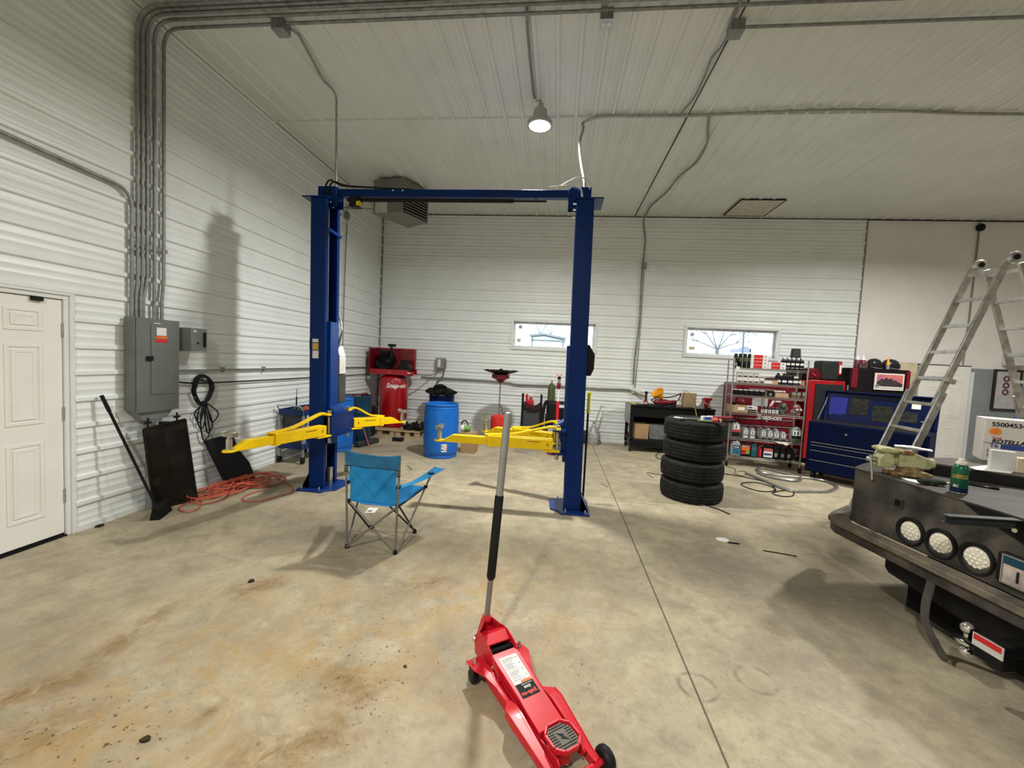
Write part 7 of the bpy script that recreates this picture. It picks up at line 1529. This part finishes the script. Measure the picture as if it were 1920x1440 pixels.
# black slab lying askew on the deck
def W2(x, y): return (x, y)
slab = [(2.94, 3.57), (3.36, 3.26), (3.92, 2.86), (4.45, 3.45), (4.20, 3.98), (3.12, 3.785)]
sb = root('black_slab', 'flat black slab lying askew on truck deck under the white oil box', 'slab', (3.5, 3.5, ZD+.001))
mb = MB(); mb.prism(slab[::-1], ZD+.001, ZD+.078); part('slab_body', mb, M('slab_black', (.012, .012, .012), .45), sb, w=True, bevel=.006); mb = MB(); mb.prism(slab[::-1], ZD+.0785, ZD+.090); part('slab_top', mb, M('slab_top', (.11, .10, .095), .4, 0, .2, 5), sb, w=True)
ZS = ZD+.0905
# oil box
ba = math.atan2(3.62-3.86, 4.0-3.6)
q = fl(1839, 862, ZS)
ob = root('oil_box', 'white carton of engine oil with blue and orange print on the black slab', 'box', (q.x, q.y, ZS), ba)
BW, BH, BD = .42, .355, .26
mb = MB(); mb.box(0, 0, 0, BW, BD, BH); cr_ = part('carton', mb, cream, ob, bevel=.004)
def pb2(pts, mat, nm='print', h=.0015): mb = MB(); mb.prism([(x*BW, z*BH) for x, z in pts], -h, .0005, 'y'); return part(nm, mb, mat, cr_)
pb2([(0, .43), (.22, .43), (.22, .34), (.56, .34), (.61, .43)][::-1] if False else [(.24, .31), (.66, .31), (.74, .42), (.24, .42)], labelblue, 'blue_band')
pb2([(.74, .30), (.84, .30), (1.0, .55), (1.0, .80), (.95, .80)] if False else [(.72, .18), (.82, .18), (1.0, .48), (1.0, .74)], tan, 'tan_sweep'); pb2([(.82, .02), (1.0, .02), (1.0, .48), (.82, .18)], labelblue, 'blue_corner')
lettering('550045347', cr_, (BW*.345, -.002, BH*.87), (1, 0, 0), (0, 0, 1), .050, ink, .02, sx=.95)
sh_ = [(0, .33), (-.30, .45)]
mb = MB(); cx, cz, rr = .062, BH*.70, .032; pts = []
for k in range(33):
    a = PI*(-.12)+PI*1.24*k/32; r_ = rr*(1+.07*abs(math.sin(3.5*(a)*1.0))); pts.append((cx+r_*math.cos(a)*1.08, cz+r_*math.sin(a)))
pts += [(cx-.020, cz-.026), (cx+.020, cz-.026)]
mb.prism(pts, -.0016, .0005, 'y'); lg = part('shell_emblem', mb, shellyellow, cr_)
mb = MB()
for k in range(5): a = PI*(.14+.18*k); mb.beam((cx, -.0018, cz-.020), (cx+rr*.85*math.cos(a), -.0018, cz+rr*.85*math.sin(a)), .0012, .0016, (0, 1, 0))
part('emblem_line', mb, labelorange, lg)
lettering('Shell', cr_, (BW*.175, -.002, BH*.555), (1, 0, 0), (0, 0, 1), .030, labelred, .01, sx=.9)
lettering('ROTELLA', cr_, (BW*.33, -.002, BH*.475), (1, 0, 0), (0, 0, 1), .046, ink, .03, .2, sx=.95)
lettering('T6', cr_, (BW*.15, -.002, BH*.365), (1, 0, 0), (0, 0, 1), .044, labelblue, .02)
lettering('15W', cr_, (BW*.16, -.002, BH*.235), (1, 0, 0), (0, 0, 1), .045, labelgrey, .03)
pb2([(.07, .10), (.13, .07), (.16, .12), (.15, .17), (.07, .17)], labelgrey); pb2([(.19, .13), (.36, .13), (.36, .15), (.19, .15)], labelgrey); pb2([(.19, .10), (.33, .10), (.33, .115), (.19, .115)], labelgrey)
pb2([(.0, .425), (.62, .425), (.62, .435), (.0, .435)], labelblue)
a = fl(1866, 882, ZS); b = fl(1896, 884, ZS)
mb = MB(); mb.cbox((a.x+.055, a.y+.02, ZS+.075), (.13, .05, .148), Matrix.Rotation(-.5, 4, 'Z')); solo('white_block', mb, M('block_white', (.62, .62, .60), .6), 'plain white block standing in front of the oil carton', 'box', bevel=.004)
q = fl(1912, 886, ZS); mb = MB(); mb.cbox((q.x+.02, q.y, ZS+.055), (.11, .09, .108), Matrix.Rotation(-.4, 4, 'Z')); solo('cream_box', mb, M('box_cream', (.66, .55, .38), .6, 0, .3, 20, col2=(.35, .22, .1), v2=.62), 'small cream box with brown marks right of the white block', 'box', bevel=.005)
cc = [fl(1818, 876, ZS), fl(1850, 873, ZS), fl(1905, 882, ZS), fl(1895, 888, ZS), fl(1830, 881, ZS)]
mb = MB(); mb.prism([(p.x, p.y) for p in cc], ZS, ZS+.003); solo('white_sheet', mb, paper, 'sheet of white paper lying flat on the black slab', 'paper')
# vice on the deck corner
vc = root('truck_vice', 'big pale green rusty bench vice on the corner of truck deck', 'vice', (2.72, 3.45, ZD+.001), -.22)
vc.scale = (.92, .95, 1)
mb = MB(); mb.prism([(-.15, 0), (-.13, -.09), (.10, -.10), (.16, -.03), (.16, .08), (.05, .10), (-.12, .09)], 0, .025); mb.lathe([(.085, .02), (.075, .045), (.07, .07)], (.01, 0, 0), 24); mb.cbox((-.14, -.02, .015), (.05, .05, .028)); part('swivel_base', mb, vicerust, vc, bevel=.006)
mb = MB(); mb.prism([(-.08, .06), (.13, .06), (.14, .085), (.14, .135), (.09, .155), (.02, .178), (-.04, .18), (-.075, .16)], -.052, .052, 'y'); mb.cyl((.05, 0, .105), (.175, 0, .105), .038, n=20); part('rear_body', mb, vicegreen, vc, bevel=.012)
mb = MB(); mb.box(-.075, -.075, .165, .01, .075, .195); part('rear_jaw', mb, vicerust, vc, bevel=.008)
mb = MB(); mb.prism([(-.215, .045), (-.13, .045), (-.10, .085), (-.12, .175), (-.17, .185), (-.205, .12)], -.05, .05, 'y'); mb.box(-.13, -.026, .075, .03, .026, .125); part('front_body', mb, vicegreen, vc, bevel=.010)
mb = MB(); mb.prism([(-.225, .178), (-.205, .168), (-.09, .168), (-.085, .195), (-.18, .205), (-.225, .195)], -.075, .075, 'y'); part('front_jaw', mb, vicegreen, vc, bevel=.008)
mb = MB(); mb.cyl((-.21, 0, .095), (-.262, 0, .095), .022, n=18); mb.ball((-.262, 0, .095), .024); sc2 = part('screw', mb, zinc, vc)
mb = MB(); mb.cyl((-.255, -.01, .105), (-.270, -.10, -.045), .0085, n=10); mb.ball((-.255, -.012, .115), .013); mb.ball((-.270, -.10, -.045), .011); part('handle', mb, M('handle_steel', (.38, .36, .30), .4, .8), sc2)
mb = MB(); mb.tube(smooth_path([(-.08, .02, .212), (.02, .03, .212), (.12, .04, .20), (.16, .04, .195)], 4), .010); mb.box(-.02, .0, .197, .10, .05, .203); solo('pipe_wrench', mb.map(lambda v: Matrix.Rotation(-.22, 3, 'Z') @ v+Vector((2.72, 3.45, ZD+.001))), zinc, 'steel wrench lying across the top of the green vice', 'wrench')
# can, glove, phone, paper on the deck
cn = root('lubricant_can', 'dark green aerosol can with gold lettering and white cap on truck deck', 'spray can', (2.70, 3.01, ZD+.001))
r_ = .042
mb = MB(); mb.lathe([(r_*.95, 0), (r_, .004), (r_, .150), (r_*.97, .158), (r_*.90, .172), (r_*.72, .186), (r_*.60, .190)], n=32); part('body', mb, cangreen, cn)
mb = MB(); mb.lathe([(r_*1.005, .004), (r_*1.005, .036)], n=32); part('lower_band', mb, M('can_navy', (.01, .015, .05), .35), cn)
mb = MB(); mb.lathe([(r_*.62, .186), (r_*.66, .190), (r_*.64, .205), (r_*.40, .210), (r_*.40, .222), (r_*.34, .226)], n=28); part('cap', mb, M('cap_cream', (.70, .66, .56), .5), cn)
mb = MB(); mb.lathe([(r_*.99, .0), (r_*1.02, .003), (r_*.99, .006)], n=30); part('rim', mb, zinc, cn)
dv = Vector((-2.70, -3.01, 0)).normalized(); rv = Vector((-dv.y, dv.x, 0)); rv = rv if rv.x > 0 else -rv
lettering('LUBRICO', cn, dv*(r_*1.005)+Vector((0, 0, .118)), rv, (0, 0, 1), .027, gold, .02, .1, bend=r_*1.01) if False else None
lettering('LUBRICE', cn, dv*(r_*1.008)+Vector((0, 0, .116)), rv, (0, 0, 1), .024, gold, .02, .1, bend=r_*1.01, sx=.9)
lettering('BG', cn, dv*(r_*1.012)+rv*-.012+Vector((0, 0, .048)), rv, (0, 0, 1), .024, labelwhite, .03, bend=r_*1.012)
mb = MB(); vs = []
for i in range(9):
    a = -1.0+2.0*i/8
    for z in (.100, .104): c_ = dv*math.cos(a)*(r_*1.006)+rv*math.sin(a)*(r_*1.006); vs.append((c_.x, c_.y, z))
mb.add(vs, [(2*i, 2*i+2, 2*i+3, 2*i+1) for i in range(8)]); part('gold_line', mb, gold, cn)
q = fl(1741, 908, ZD); mb = MB(); rg_ = random.Random(9)
for i in range(12): mb.ball((q.x+rg_.uniform(-.07, .08), q.y+rg_.uniform(-.03, .03), ZD+.022), .022, rg_.uniform(.8, 1.6), 1, .8, 10, 6)
mb.map(lambda v: (v.x, v.y, max(v.z, ZD+.001))); solo('work_glove', mb, M('glove_green', (.035, .05, .03), .9, 0, .3, 30, bump=.5), 'crumpled dark green work glove on the deck left of the can', 'glove')
q = fl(1765, 906, ZD); mb = MB(); mb.cyl((q.x+.0, q.y, ZD+.006), (q.x+.09, q.y-.01, ZD+.006), .004); solo('thin_rod', mb, zinc, 'thin steel pin between the glove and the green can', 'pin')
q = fl(1843, 913, ZD); mb = MB(); mb.cbox((q.x, q.y, ZD+.007), (.15, .06, .011), Matrix.Rotation(-.75, 4, 'Z')); solo('phone', mb, M('phone_black', (.008, .008, .008), .2), 'black phone lying flat on truck deck right of the can', 'phone', bevel=.004)
cc = [fl(1690, 896, ZD), fl(1727, 902, ZD), fl(1724, 907, ZD), fl(1700, 901, ZD)]
mb = MB(); mb.prism([(p.x, p.y) for p in cc], ZD+.0005, ZD+.003); solo('white_sheet', mb, paper, 'small scrap of white paper at deck edge below the vice', 'paper')
